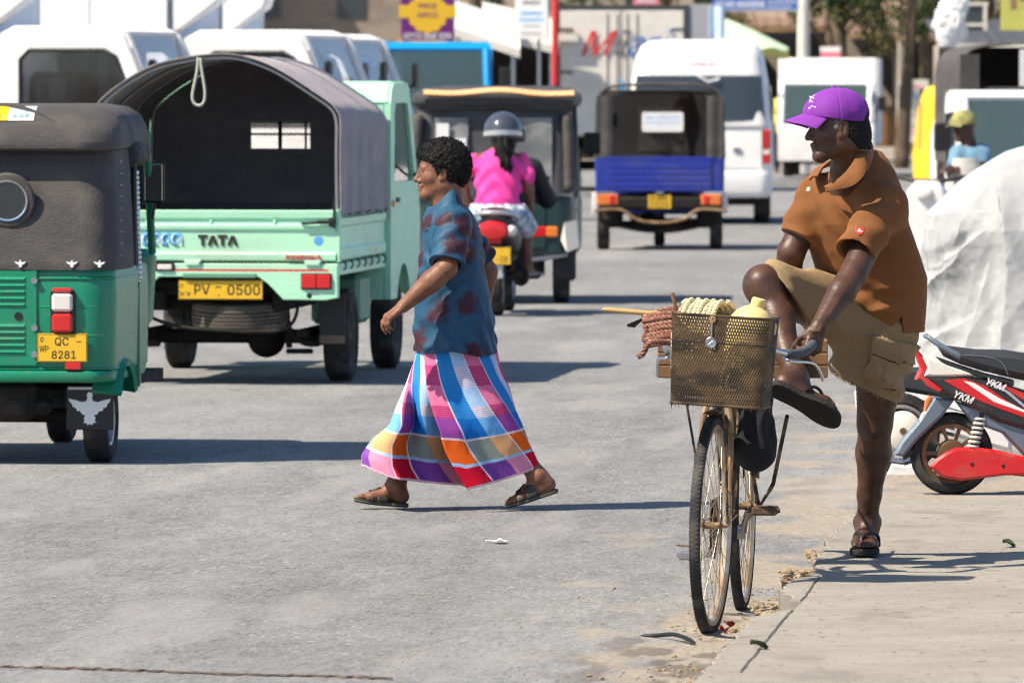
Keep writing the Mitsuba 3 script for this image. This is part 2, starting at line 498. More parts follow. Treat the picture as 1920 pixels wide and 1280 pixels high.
def asphalt(p, n, uv):
    u, v = p.x * 0.996 - p.y * 0.09, p.y + p.x * 0.09
    g = 0.160 + 0.075 * (fbm(u * 1.1, v * 0.16) - 0.5) + 0.045 * (fbm(u * 5.0, v * 1.6 + 7) - 0.5)
    g += 0.055 * (noise(u * 150, v * 30) - 0.5) + 0.030 * (noise(u * 60, v * 12) - 0.5) + 0.025 * (noise(u * 17, v * 5) - 0.5)
    c = mi.Color3f(g * 0.96, g * 0.975, g * 1.0)
    spk = smoothstep(0.80, 0.90, noise(u * 75 + 9, v * 16)) * smoothstep(0.45, 0.6, noise(u * 3, v * 1.3))
    c = mix(c, [0.34, 0.31, 0.27], 0.30 * spk)
    dk = smoothstep(0.82, 0.92, noise(u * 70 + 3, v * 14 + 40))
    c = mix(c, [0.06, 0.06, 0.06], 0.35 * dk)
    e = p.x - (0.50 + 0.096 * (p.y - 21.2))
    dirt = smoothstep(0.50, 0.78, fbm(u * 4, v * 1.7 + 3) + 0.42 * smoothstep(-1.0, 0.05, e) - 0.1)
    dirt = dr.maximum(dirt * smoothstep(-1.6, -0.2, e), smoothstep(31.0, 33.0, p.y) * smoothstep(2.0, 2.6, p.x - 0.096 * (p.y - 32)) * smoothstep(0.3, 0.6, fbm(u * 5, v * 2)))
    far = smoothstep(150.0, 175.0, p.y)
    c = mix(c, mix([0.30, 0.25, 0.19], [0.20, 0.175, 0.14], noise(u * 60, v * 30)), 0.72 * dr.maximum(dirt, far))
    soil = smoothstep(0.50, 0.66, fbm(u * 9 + 5, v * 2.6)) * smoothstep(-0.85, -0.25, e) * smoothstep(27.3, 25.5, p.y)
    c = mix(c, [0.065, 0.055, 0.045], 0.7 * soil)
    oil = smoothstep(0.66, 0.80, fbm(u * 1.7 + 11, v * 0.5 + 4)) * smoothstep(0.35, 0.6, noise(u * 9, v * 4))
    c = mix(c, [0.085, 0.085, 0.09], 0.35 * oil)
    pale = smoothstep(0.60, 0.78, fbm(u * 2.6 + 31, v * 0.42 + 9))
    c = mix(c, [0.235, 0.23, 0.228], 0.35 * pale)
    tar = smoothstep(0.012, 0.004, dr.abs(u + 0.35 * noise(v * 0.5, 3.0) - 0.1 - 1.2 * noise(v * 0.13, 9.0))) * smoothstep(0.4, 0.55, noise(v * 0.35, 5.0))
    return mix(c, [0.05, 0.05, 0.05], 0.6 * tar)


def asphalt_h(p, n, uv):
    return noise(p.x * 60, p.y * 60) * 0.6 + noise(p.x * 130, p.y * 130) * 0.3 + noise(p.x * 14, p.y * 14) * 1.2


mat('asphalt', proc(asphalt), rough=0.82, spec=0.35, bump=asphalt_h, bscale=0.0025, eps=0.004)


def paving(p, n, uv):
    g = fbm(p.x * 2.0, p.y * 3.2) - 0.5
    g2 = noise(p.x * 14, p.y * 16) - 0.5
    c = mix([0.165, 0.153, 0.134], [0.25, 0.233, 0.206], 0.5 + 0.55 * g + 0.30 * g2)
    st = smoothstep(0.62, 0.78, fbm(p.x * 3.5 + 30, p.y * 2.2))
    c = mix(c, [0.13, 0.12, 0.105], 0.55 * st)
    sp = smoothstep(0.84, 0.92, noise(p.x * 38, p.y * 30))
    c = mix(c, [0.08, 0.075, 0.065], 0.55 * sp)
    return c * (0.90 + 0.2 * noise(p.x * 90, p.y * 60, p.z * 90))


def paving_h(p, n, uv):
    return noise(p.x * 12, p.y * 14, p.z * 20) * 0.6 + noise(p.x * 70, p.y * 70, p.z * 70) * 0.5 + fbm(p.x * 3, p.y * 3) * 2.0


mat('paving', proc(paving), rough=0.85, spec=0.3, bump=paving_h, bscale=0.004, eps=0.004)
mat('rubble', proc(lambda p, n, uv: mix([0.22, 0.155, 0.09], [0.33, 0.265, 0.19], noise(p.x * 40, p.y * 40, p.z * 40))), rough=0.9)
mat('earth', (0.20, 0.15, 0.10), rough=0.95)

xs = np.r_[-900, -300, -100, -40, -15, np.arange(-6, 7.01, 0.1), 15, 40, 100, 300, 900]
ys = np.r_[-60, 0, 15, np.arange(18, 34, 0.12), np.arange(34, 60, 0.5), np.arange(60, 240, 6), 400, 900, 1800]
gx, gy = np.meshgrid(xs, ys)
bumps = 0.006 * (meshkit.fbm(np.stack([gx * 1.3, gy * 1.0, gx * 0], -1), 2, 3) - 0.5)
gz = ground_z(gx, gy) + np.where((np.abs(gx) < 7) & (gy > 15) & (gy < 60), bumps, 0)
road = grid(np.stack([gx, gy, gz], -1))
put('road', road, 'asphalt', smooth=True); labels['road'] = {'label': 'worn grey asphalt road with dusty edges', 'kind': 'structure'}


sr = np.random.default_rng(31); sp = [(x, 23.69 - .407 * (x + 1.57) + .02 * math.sin(x * 9) + sr.normal(0, .010), sr.uniform(.003, .009)) for x in np.arange(-2.6, -.35, .02)]
put('road__seam', slab([[(x, y + w_ * (v - .5) * 2, .003 + .004 * math.sin(math.pi * v) + sr.normal(0, .0012)) for v in (0, .25, .5, .75, 1)] for x, y, w_ in sp], .003), 'road_seam', smooth=False)
mat('road_seam', proc(lambda p, n, uv: mix([0.06, 0.055, 0.05], [0.15, 0.105, 0.085], noise(p.x * 30, p.y * 30))), rough=0.95)


def on_top(px, py, z=PZ): return P(px, py, F * (CH - z) / (py - HY))[:2]


def ragged(pts, step, amp, seed):
    r = np.random.default_rng(seed); out = []
    for a, b in zip(pts, np.roll(pts, -1, 0)):
        n = max(1, int(np.linalg.norm(b - a) / step)) if np.linalg.norm(b - a) < 3 else 1
        for i in range(n): out.append(a + (b - a) * i / n + r.normal(0, amp, 2) * (0.3 if n < 2 else 1))
    return A(out)


edge_px = [(1262, 1330), (1300, 1283), (1345, 1232), (1378, 1196), (1396, 1172), (1416, 1156), (1442, 1150), (1488, 1142), (1500, 1128), (1472, 1110), (1474, 1097), (1490, 1085), (1522, 1080),
           (1534, 1062), (1524, 1049), (1532, 1037), (1550, 1030), (1546, 1016), (1560, 1006), (1576, 986), (1602, 962), (1626, 946), (1655, 938)]
seam_px = [(1340, 1330), (1390, 1262), (1474, 1158), (1512, 1118), (1550, 1062), (1575, 1030), (1640, 968), (1700, 930)]
edge = A([on_top(*q) for q in edge_px]); seam = A([on_top(*q) for q in seam_px])
outer = ragged(edge, 0.05, 0.007, 4)
back = [on_top(1700, 935), on_top(1800, 937), (9.0, F * 1.65 / 786)]
whole = Polygon(np.vstack([outer[:-1], back, [(9, 19.0), (edge[0][0], 19.0)]])).buffer(0)
seam_line = LineString(ragged(seam[1:5], 0.08, 0.0012, 17)[:-6])
joints = [LineString([on_top(1380, 1196), on_top(1462, 1190)]), LineString([on_top(1560, 1003), on_top(1640, 1000)])]
cracks = [LineString([on_top(1720, 1128), on_top(1760, 1140), on_top(1860, 1136), on_top(1960, 1142)]),
          LineString(ragged(A([on_top(1575, 1030), on_top(1680, 1100), on_top(1790, 1220), on_top(1850, 1330)]), 0.1, 0.006, 8)[:-3])]
cuts = seam_line.buffer(0.0012)
for j in joints: cuts = cuts.union(j.buffer(0.0014))
cuts = cuts.union(cracks[0].buffer(0.0012))
pieces = whole.difference(cuts)
labels['pavement'] = {'label': 'pale concrete pavement with broken kerb', 'kind': 'structure'}
put('pavement', extr(whole.buffer(-0.035), -0.12, 0.142, 'z'), 'rubble', smooth=False)
for g in sorted(getattr(pieces, 'geoms', [pieces]), key=lambda g: -g.area):
    if g.area < 0.003: continue
    ring = ccw(np.array(g.simplify(0.001).exterior.coords)[:-1])
    m = extr(Polygon(ring), -0.12, PZ, 'z')
    try:
        m2 = extr(ring, -0.12, PZ, 'z', bev=0.005)
        if len(m2.faces) > 2 * len(ring): m = m2
    except Exception: pass
    put(uniq('pavement__slab' if g.area > 0.9 else 'pavement__kerb_stone'), m, 'paving', smooth=20)


def rocks(n, xy, size, seed, zf, flat=0.6):
    r = np.random.default_rng(seed); out = []
    for i in range(n):
        x, y = xy(r); s = size(r)
        m = trimesh.creation.icosphere(subdivisions=1, radius=1.0)
        m.vertices *= (1 + r.normal(0, 0.16, (len(m.vertices), 1)))
        m.vertices *= s * A([1, r.uniform(.6, 1.1), flat * r.uniform(.6, 1.2)])
        m.apply_transform(rotm(r.uniform(0, 360), [0, 0, 1])); m.apply_translation([x, y, zf(x, y) + s * flat * .35]); out.append(m)
    return cat(out)


def near_edge(r, spread=0.18):
    t = r.uniform(0, len(edge) - 5); i = int(t); q = edge[i] + (edge[i + 1] - edge[i]) * (t - i)
    return q[0] - abs(r.normal(0, spread)) - 0.01, q[1]


def fill(px0, px1, n, seed, size):
    a, b = on_top(*px0, 0.08), on_top(*px1, 0.08)
    return rocks(n, lambda r: (a + (b - a) * r.uniform(0, 1, 2)), lambda r: r.uniform(*size), seed, lambda x, y: 0.055)


put('pavement__rubble', cat([fill((1428, 1156), (1505, 1124), 150, 2, (.008, .022)), fill((1478, 1092), (1540, 1058), 110, 3, (.008, .022)), fill((1526, 1046), (1562, 1022), 60, 5, (.008, .02)),
                             fill((1384, 1190), (1420, 1160), 30, 6, (.007, .018))]), 'rubble', smooth=25)
labels['pavement__rubble'] = {'label': 'crumbled ochre concrete in the broken kerb', 'kind': 'stuff'}
put('gutter_grit', cat([rocks(760, lambda r: near_edge(r, .22), lambda r: abs(r.normal(.003, .0035)) + .002, 11, lambda x, y: float(ground_z(x, y))),
                        rocks(420, lambda r: (r.uniform(-.6, .9), r.uniform(22.5, 27)), lambda r: r.uniform(.002, .005), 12, lambda x, y: float(ground_z(x, y)))]), 'rubble', smooth=False)
labels['gutter_grit'] = {'label': 'loose grit and small stones along the kerb', 'category': 'grit', 'kind': 'stuff'}
# ---------------------------------------------------------------- materials of things
def worn(base, dirt, f=3.0, amt=0.35, lo=0.52, hi=0.78, var=0.10):
    """A paint of one colour with blotches of dried dirt and faint scuffs."""
    def fn(p, n, uv):
        m = fbm(p.x * f + 3, p.y * f, p.z * f * 1.3)
        c = mix(base, dirt, amt * smoothstep(lo, hi, m))
        s = smoothstep(0.70, 0.80, noise(p.x * f * 9, p.y * f * 3, p.z * f * 22))
        c = mix(c, dirt, 0.25 * s)
        return c * (1 - var / 2 + var * noise(p.x * f * 3 + 8, p.y * f * 3, p.z * f * 3))
    return proc(fn)


def weave_bump(f):
    def fn(p, n, uv): return noise(p.x * f, p.y * f, p.z * f) + 2.2 * fbm(p.x * f * .04, p.y * f * .04, p.z * f * .06)
    return fn


mat('green', worn((0.0, 0.215, 0.115), (0.10, 0.16, 0.10), 2.5, 0.3), rough=0.35, coat=0.5)
mat('mint', worn((0.42, 0.80, 0.56), (0.40, 0.46, 0.34), 2.0, 0.40), rough=0.4, coat=0.4)
mat('mint_dark', (0.13, 0.30, 0.20), rough=0.5)
mat('canvas', worn((0.066, 0.063, 0.064), (0.125, 0.115, 0.105), 4.0, 0.5, .45, .7), rough=0.75, spec=0.35, bump=weave_bump(160), bscale=0.0022, eps=0.003)
mat('canvas_pale', worn((0.30, 0.275, 0.29), (0.38, 0.34, 0.33), 5.0, 0.5, .45, .7, .2), rough=0.85, spec=0.2, bump=weave_bump(120), bscale=0.003, eps=0.003)
mat('canvas_dark', worn((0.055, 0.056, 0.062), (0.11, 0.105, 0.105), 4.0, 0.4), rough=0.6, spec=0.4)
mat('bed_paint', worn((0.16, 0.17, 0.15), (0.09, 0.08, 0.07), 3.0, 0.6), rough=0.7)
mat('liner', (0.03, 0.03, 0.032), rough=0.9, spec=0.2)
mat('rubber', worn((0.022, 0.022, 0.023), (0.09, 0.08, 0.068), 9.0, 0.7, .45, .75), rough=0.8, spec=0.3)
mat('dusty_rubber', worn((0.10, 0.088, 0.072), (0.22, 0.19, 0.15), 6.0, 0.7, .4, .7), rough=0.9, spec=0.2)
mat('black', (0.012, 0.012, 0.013), rough=0.42, spec=0.5)
mat('underbody', worn((0.014, 0.013, 0.012), (0.06, 0.045, 0.035), 6.0, 0.6), rough=0.8, spec=0.3)
mat('chrome', (0.75, 0.76, 0.78), rough=0.16, metal=1.0)
mat('steel', (0.42, 0.42, 0.44), rough=0.35, metal=0.9)
mat('rust', worn((0.22, 0.13, 0.07), (0.40, 0.27, 0.15), 14.0, 0.8, .4, .65, .4), rough=0.6, metal=0.25)
mat('plate', (0.72, 0.44, 0.02), rough=0.45)
mat('ink', (0.02, 0.018, 0.015), rough=0.6)
mat('red_lamp', (0.55, 0.012, 0.012), rough=0.12, coat=1.0)
mat('amber_lamp', (0.75, 0.19, 0.03), rough=0.12, coat=1.0)
mat('clear_lamp', (0.70, 0.66, 0.64), rough=0.12, coat=1.0)
mat('glass_dark', (0.02, 0.028, 0.034), rough=0.06, spec=0.8, coat=1.0)
mat('glass_grey', (0.035, 0.045, 0.058), rough=0.10, spec=0.6, coat=0.5)
mat('glass_teal', (0.10, 0.17, 0.175), rough=0.12, spec=0.6, coat=0.6)
scene['mat_pane'] = {'type': 'thindielectric'}
scene['mat_tinted'] = {'type': 'blendbsdf', 'weight': 0.5, 'a': {'type': 'thindielectric'}, 'b': {'type': 'twosided', 'bsdf': {'type': 'principled', 'base_color': rgb((0.09, 0.155, 0.165)), 'roughness': 0.1, 'specular': 0.6, 'clearcoat': 0.8}}}  # teal base colour paints sky reflection together with the glass tint
mat('white', worn((0.80, 0.80, 0.80), (0.55, 0.50, 0.44), 1.5, 0.25), rough=0.35, coat=0.5)
mat('white_plain', (0.80, 0.80, 0.80), rough=0.5)
mat('cream', worn((0.72, 0.69, 0.62), (0.45, 0.40, 0.33), 1.2, 0.35), rough=0.5)
mat('silver_sticker', (0.80, 0.80, 0.80), rough=0.35)
mat('sky_print', (0.10, 0.36, 0.72), rough=0.5)
mat('red_print', (0.60, 0.03, 0.03), rough=0.5)
mat('yellow', (0.80, 0.50, 0.01), rough=0.5)
mat('orange', (0.82, 0.45, 0.22), rough=0.6)
mat('blue_body', worn((0.012, 0.03, 0.30), (0.08, 0.09, 0.20), 3.0, 0.3), rough=0.35, coat=0.5)
mat('azure', (0.0, 0.27, 0.65), rough=0.3, coat=0.5)
mat('deep_green', (0.008, 0.035, 0.032), rough=0.4, coat=0.4)
mat('purple_print', (0.13, 0.012, 0.15), rough=0.5)
mat('pink_print', (0.75, 0.20, 0.28), rough=0.5)
mat('blue_print', (0.02, 0.11, 0.42), rough=0.5)
mat('wood', worn((0.20, 0.105, 0.05), (0.09, 0.05, 0.03), 12.0, 0.7), rough=0.75)
mat('canvas_rope', (0.42, 0.46, 0.40), rough=0.8)
mat('leaf_brown', (0.10, 0.06, 0.03), rough=0.8)
mat('bamboo', worn((0.46, 0.31, 0.12), (0.35, 0.20, 0.07), 16.0, 0.5), rough=0.6)
# ---------------------------------------------------------------- man walking in a checked sarong
def skin(base, dark, light):
    def fn(p, n, uv):
        m = fbm(p.x * 22, p.y * 22, p.z * 22)
        c = mix(dark, light, smoothstep(0.25, 0.75, m))
        c = mix(base, c, 0.6)
        return c * (0.88 + 0.24 * noise(p.x * 160, p.y * 160, p.z * 160))
    return proc(fn)


def skin_h(p, n, uv): return noise(p.x * 240, p.y * 240, p.z * 240) + 1.5 * noise(p.x * 70, p.y * 70, p.z * 40)


mat('skin_tan', skin((0.195, 0.086, 0.050), (0.15, 0.062, 0.035), (0.25, 0.115, 0.068)), rough=0.5, spec=0.4, bump=skin_h, bscale=0.0006, eps=0.002)
mat('skin_dark', skin((0.070, 0.031, 0.019), (0.046, 0.020, 0.012), (0.105, 0.050, 0.032)), rough=0.46, spec=0.5, bump=skin_h, bscale=0.0004, eps=0.002)
mat('hair', (0.007, 0.006, 0.006), rough=0.7, spec=0.25)
mat('grey_hair', (0.13, 0.125, 0.12), rough=0.6)
mat('eye_white', (0.55, 0.50, 0.46), rough=0.2)


def shirt_print(p, n, uv):
    wx, wz = p.x + 0.035 * (noise(p.x * 14, p.y * 14, p.z * 14) - .5), p.z + 0.05 * (noise(p.x * 14 + 40, p.y * 14, p.z * 14) - .5)
    d1, d2, w = voronoi(wx * 9.6 + 0.35, wz * 8.4 + p.y * 2.6 + 0.1)
    ragged_ = 0.20 * (noise(p.x * 110, p.y * 60, p.z * 30) - .5) + 0.18 * (noise(p.x * 30, p.y * 60, p.z * 110) - .5)
    spot = smoothstep(0.52, 0.22, d1 + ragged_) * smoothstep(0.16, 0.17, w)
    th = fbm(p.x * 30, p.y * 30, p.z * 10)
    c = mix([0.008, 0.046, 0.100], [0.015, 0.092, 0.178], th)
    c = mix(c, [0.012, 0.05, 0.11], 0.6 * smoothstep(0.55, 0.75, fbm(p.x * 7, p.y * 7, p.z * 3)))
    return mix(c, [0.045, 0.005, 0.013], 0.93 * spot)


mat('shirt_print', proc(shirt_print), rough=0.62, spec=0.4, sheen=0.3, bump=lambda p, n, uv: fbm(p.x * 22, p.y * 22, p.z * 14), bscale=0.006, eps=0.003)


def plaid(p, n, uv):
    u, v = uv.x, uv.y
    t = u - 0.232 * dr.floor(u / 0.232)
    pk, bl = t < 0.076, (t >= 0.076) & (t < 0.158)
    sel = lambda a, b, c: dr.select(pk, mi.Color3f(a), dr.select(bl, mi.Color3f(b), mi.Color3f(c)))
    k = v - 0.084 * dr.floor(v / 0.084)
    alt = dr.floor(v / 0.084)
    odd = (alt - 2 * dr.floor(alt / 2)) > 0.5
    up = dr.select(odd, sel((.66, .085, .22), (.03, .30, .72), (.72, .70, .82)), sel((.74, .18, .34), (.02, .24, .66), (.38, .58, .85)))
    fine = smoothstep(0.42, 0.55, dr.abs((v / 0.0085 - dr.floor(v / 0.0085)) - 0.5) * 2) * dr.select(odd, mi.Float(0.65), mi.Float(0.15))
    up = mix(up, sel((.22, .02, .14), (.02, .10, .36), (.30, .24, .42)), fine)
    c = dr.select(v < 0.088, sel((.62, .004, .03), (.20, .06, .36), (.78, .26, .42)),
        dr.select(v < 0.102, mi.Color3f(.35, .55, .80),
        dr.select(v < 0.196, sel((.85, .13, .012), (.25, .30, .27), (.72, .36, .17)),
        dr.select(v < 0.205, mi.Color3f(.75, .62, .66),
        dr.select(v < 0.286, sel((.30, .06, .34), (.008, .16, .56), (.16, .42, .80)), up)))))
    ln = (dr.abs(t - 0.0780) < 0.0030) | (dr.abs(t - 0.2295) < 0.0022)
    c = mix(c, [.86, .80, .84], dr.select(ln, mi.Float(0.8), mi.Float(0.0)))
    c = dr.select(v < 0.009, mi.Color3f(.80, .45, .55), c)
    rib = 0.92 + 0.10 * noise(u * 900, v * 60)
    return c * rib * (0.96 + 0.08 * noise(u * 60, v * 700))


mat('plaid', proc(plaid), rough=0.8, spec=0.2, sheen=0.2, bump=lambda p, n, uv: fbm(p.x * 18, p.y * 18, p.z * 7), bscale=0.005, eps=0.003)
mat('sandal', worn((0.028, 0.028, 0.026), (0.10, 0.09, 0.07), 30.0, 0.5), rough=0.6)
mat('sole_edge', (0.16, 0.14, 0.10), rough=0.8)

WD = 32.4
def wp(px, py, o=0.0): return P(px, py, WD + o * 1.0) if False else P(px, py, WD) + A([0, o, 0])


walker = Thing('person', 'man with curly black hair in blue spotted shirt and checked sarong striding across the road', 'person')
b = Blob()
b.prof([(wp(0, 400)[2], wp(838, 0)[0], WD, .09, .14), (wp(0, 450)[2], wp(846, 0)[0], WD, .11, .165), (wp(0, 640)[2], wp(852, 0)[0], WD, .14, .16)])
b.rc(wp(842, 400), wp(830, 350), .062, .056, .04)
b.rc(wp(848, 412, -.10), wp(848, 412, .10), .052, None, .04)
C = wp(826, 324)
W, HR = add_head(b, C, (-1, -.10, -.05), (0, 0, 1), .93)
b.rc(W(-.035, 0, -.05), wp(842, 392), .056, .060, .03)
sh, el, wr = wp(851, 420, -.165), wp(838, 500, -.262), wp(757, 571, -.27)
b.chain([sh, el], [.056, .044], .03); b.chain([el, el + (wr - el) * .35, wr], [.045, .046, .027], .012)
add_hand(b, wr, (-.74, -.12, -.56), (.55, .35, -.70), np.cross((.55, .35, -.70), (-.74, -.12, -.56)), (.45, .52, .58, .62), (.8, .35, .35), .93)
sh2, el2, wr2 = wp(851, 420, .165), wp(913, 512, .245), wp(905, 590, .25)
b.chain([sh2, el2], [.056, .044], .03); b.chain([el2, wr2], [.044, .027], .012)
add_hand(b, wr2, (-.1, 0, -1), (-.3, -.9, 0), (-1, .2, 0), s=.93)
for hip, kn, an, o in ((wp(858, 650, -.07), wp(915, 775, .02), wp(1009, 893, -.02), -1), (wp(848, 650, .09), wp(782, 785, .10), wp(741, 913, .10), 1)):
    b.chain([hip, kn, kn + (an - kn) * .35, an], [.085, .055, .057, .036], .03)
aL, aR = wp(1009, 893, -.02), wp(741, 912, .10)
fL, fR = unit((-.95, -.06, -.32)), unit((-1, -.05, .085))
WL = add_foot(b, aL, fL, (-.32, 0, .95), (0, 1, 0), s=.90)
WR = add_foot(b, aR, fR, (.1, 0, 1), (0, -1, 0), s=.90)
bm = blob_mesh(b, (-.78, 31.8, -.05), (.30, 33.0, 1.62), .0036)
body = walker.part('body', bm, 'skin_tan', True)
for y in (-1, 1):
    e = trimesh.creation.icosphere(subdivisions=2, radius=.0119); e.apply_translation(W(.0812, y * .0305, .004)); walker.part('eye', e, 'eye_white', True)
    e = trimesh.creation.icosphere(subdivisions=2, radius=.0062); e.apply_translation(W(.0885, y * .0322, .003)); walker.part('iris', e, 'hair', True)
    walker.part('eyebrow', tube(spline([W(.091, y * .014, .024), W(.092, y * .028, .032), W(.080, y * .046, .025)], 12), np.r_[.003, np.full(10, .0045), .002], 6), 'hair', True)
h = Blob()
h.ell(W(-.022, 0, .058), A([.106, .092, .090]), HR, .03).ell(W(-.055, 0, .015), A([.075, .082, .085]), HR, .03).ell(W(.038, -.01, .090), A([.052, .06, .040]), HR, .03)


def hair_post(p, d):
    q = (p - C) @ HR.T / .93
    line = np.interp(q[:, 0], [-.12, -.05, -.004, .022, .034, .055, .09, .14], [-.085, -.078, -.012, -.012, .028, .052, .070, .072])
    near = np.abs(d) < .03
    nn = np.zeros(len(p))
    if near.any():
        r = p[near]
        nn[near] = .013 * (meshkit.noise(r * 62, 3) - .45) + .008 * (meshkit.noise(r * 150, 5) - .5)
    d = d - nn
    ear = np.linalg.norm((q - A([-.008, 0, -.008])) / A([.022, .2, .034]), axis=1) - 1
    return np.maximum(np.maximum(d, (line + nn * .8 - q[:, 2]) * .8), -ear * .02)


h.post = hair_post
HAIR = blob_mesh(h, C - .22, C + .24, .0026)
walker.part('hair', HAIR, 'hair', True)
hr = np.random.default_rng(12); hm = trimesh.Trimesh(HAIR.vertices, HAIR.faces, process=False)
pts_, fi = trimesh.sample.sample_surface(hm, 4200, seed=5); nr_ = hm.face_normals[fi]; st_ = []
for q_, n_ in zip(pts_, nr_):
    t1 = unit(np.cross(n_, hr.normal(0, 1, 3))); L_ = hr.uniform(.006, .013)
    st_.append(tube([q_ - n_ * .002, q_ + n_ * L_ * .45 + t1 * L_ * .25, q_ + n_ * L_ * .65 + t1 * L_ * .75], [.0007, .0006, .0003], 3, cap=False))
walker.part('curls', cat(st_), 'hair', False, parent=walker.key + '__hair', kind='stuff')

# the shirt
zr = lambda y: wp(0, y)[2]
s = Blob()
rows = [(386, 836, 34, .085), (400, 840, 44, .135), (418, 843, 53, .172), (450, 848, 57, .19), (500, 847, 62, .185), (550, 848, 70, .185), (600, 851, 75, .19), (650, 854, 76.5, .197), (676, 855, 77, .20)]
s.prof([(zr(y), wp(cx, 0)[0], WD, a * WD / F, bb) for y, cx, a, bb in rows], k=.03, pw=2.2)
hemL = el + (sh - el) * .10
sleeves_w = []
hem2 = el2 + (sh2 - el2) * .2
for a_, e_ in ((sh, hemL), (sh2, hem2)):
    q = Blob(); ax_ = unit(e_ - a_)
    q.rc(a_, e_ + ax_ * .06, .072, .078, .02); q.rc(e_ - ax_ * .02, e_ + ax_ * .2, .056, .070, .003, -1)
    q.post = lambda p, d, e_=e_, ax_=ax_, a_=a_: np.maximum(d + .0045 * np.sin(((p - a_) @ ax_) * 80 + (p[:, 0] - a_[0]) * 45) + .002 * sstep(.003, 0, np.abs((p - e_) @ ax_ + .022)), (p - e_) @ ax_)
    sleeves_w.append(q)
s.rc(wp(849, 412, -.13), wp(849, 412, .13), .068, None, .04)
s.rc(wp(838, 396), wp(826, 340), .062, .066, .002, -1)


def shirt_post(p, d):
    r = p - A([wp(850, 0)[0], WD, 0])
    fold = .0045 * np.sin(r[:, 2] * 58 + 5 * np.sin(r[:, 0] * 14 + r[:, 1] * 9) + r[:, 0] * 30) * sstep(.95, .75, p[:, 2])
    fold += .0035 * np.sin(r[:, 0] * 85 + r[:, 1] * 60 + 3 * np.sin(r[:, 2] * 9)) * sstep(.95, .7, p[:, 2])
    fold += .005 * np.sin((r[:, 0] * .6 + r[:, 2]) * 70 + 2 * np.sin(r[:, 1] * 20)) * np.exp(-((r[:, 2] - 1.06) / .06) ** 2)
    fold += .004 * np.sin((r[:, 2] - r[:, 0] * .8) * 95) * np.exp(-((r[:, 1] + .23) / .05) ** 2)
    d = d + fold
    seam = np.abs(np.linalg.norm((p - sh) * A([1, .6, 1]), axis=1) - .088)
    d = d + .0035 * sstep(.005, 0, seam) * (p[:, 1] < WD - .1)
    hemz = zr(657) + .010 * np.cos((p[:, 0] - wp(850, 0)[0]) * 24) - .012 * np.sin((p[:, 0] - wp(800, 0)[0]) * 9)
    d = np.maximum(d, hemz - p[:, 2])
    for q in sleeves_w: d = smin(d, q(p), .022)
    return d


s.post = shirt_post
shirt = walker.part('shirt', blob_mesh(s, (-.66, 31.95, .6), (-.05, 32.9, 1.36), .004), 'shirt_print', True)
# open collar: two flaps round the neck
col = []
for sg in (-1, 1):
    top = spline([wp(850, 350, 0), wp(846, 356, sg * .062), wp(828, 374, sg * .076), wp(804, 402, sg * .060)], 18)
    bot = spline([wp(866, 374, 0), wp(862, 385, sg * .092), wp(842, 405, sg * .148), wp(797, 433, sg * .118)], 18)
    mid = (top + bot) / 2 + A([0, sg * .012, .010])
    col.append(slab(np.stack([top, mid, bot]) if sg < 0 else np.stack([bot, mid, top]), .005))
walker.part('collar', cat(col), 'shirt_print', True, parent=shirt)
# the sarong: one length of cloth wound round, its free edge crossing the near side
nv, nu = 64, 260
V = np.linspace(0, 1, nv)
ypx = lambda v: 640 + 262 * v
ya = A([640, 665, 700, 760, 800, 840, 880, 915])
cxr = np.interp(ypx(V), ya, [855, 856, 856, 857, 857, 847, 842, 843]); ar = np.interp(ypx(V), ya, [72, 76, 86, 107, 121, 145, 160, 162])
br = np.interp(ypx(V), ya, [.150, .158, .168, .178, .178, .170, .160, .155])
the = np.radians(np.interp(ypx(V), [640, 720, 800, 900], [146, 126, 105, 78]))
S = np.zeros((nv, nu, 3)); UV = np.zeros((nv, nu, 2))
ph = np.linspace(0, math.radians(405), nu)
top_z, k_ = zr(640), WD / F
for i, v in enumerate(V):
    th = the[i] - ph
    deg = np.degrees(ph)
    rec = np.interp(deg, [0, 8, 40, 270, 312, 335, 362, 405], [.012, .006, 0, 0, .05, .85, 1.1, 1.1])
    drop = 0.02 + 0.16 * sstep(.25, .75, v)
    wob = (.004 + .020 * v * v) * np.sin(5 * ph + 1.1 + 1.2 * v) + (.002 + .008 * v) * np.sin(13 * ph + 2 + 2.5 * v) + .004 * np.sin(22 * v + 3 * ph) * (1 - v)
    inner = sstep(285, 330, deg) * sstep(.25, .6, v)
    wob += inner * .055 * np.sin(np.radians(deg - 290) * 5.2 + 4 * v)
    aa = ar[i] * k_ + wob * .6; bb = br[i] + wob
    x = wp(cxr[i], 0)[0] + aa * np.cos(th); y = WD - bb * np.sin(th)
    y = y + rec * drop - .12 * sstep(.22, .6, v) * np.exp(-((deg - 306) / 15.0) ** 2) - .03 * sstep(.2, .6, v) * np.exp(-(deg / 14.0) ** 2)
    cs = np.cos(th)
    hem = np.interp(960 + F * x / WD, [684, 740, 800, 865, 873, 940, 1001], [873, 893, 904, 911, 915, 899, 879])
    z = top_z - (hem - 640) * k_ * v
    S[i] = np.stack([x, y, z], 1)
    UV[i, :, 0] = np.radians(deg) * .215 + .004; UV[i, :, 1] = (1 - v) * .60
th_ = .0035
du, dv = np.gradient(S, axis=0), np.gradient(S, axis=1); nn = np.cross(du, dv); nn /= np.linalg.norm(nn, axis=-1, keepdims=True)
m1 = slab(S, th_)
uvs = np.concatenate([UV, UV[:, ::-1]], axis=1).reshape(-1, 2)
walker.part('sarong', m1, 'plaid', True, uv=uvs)

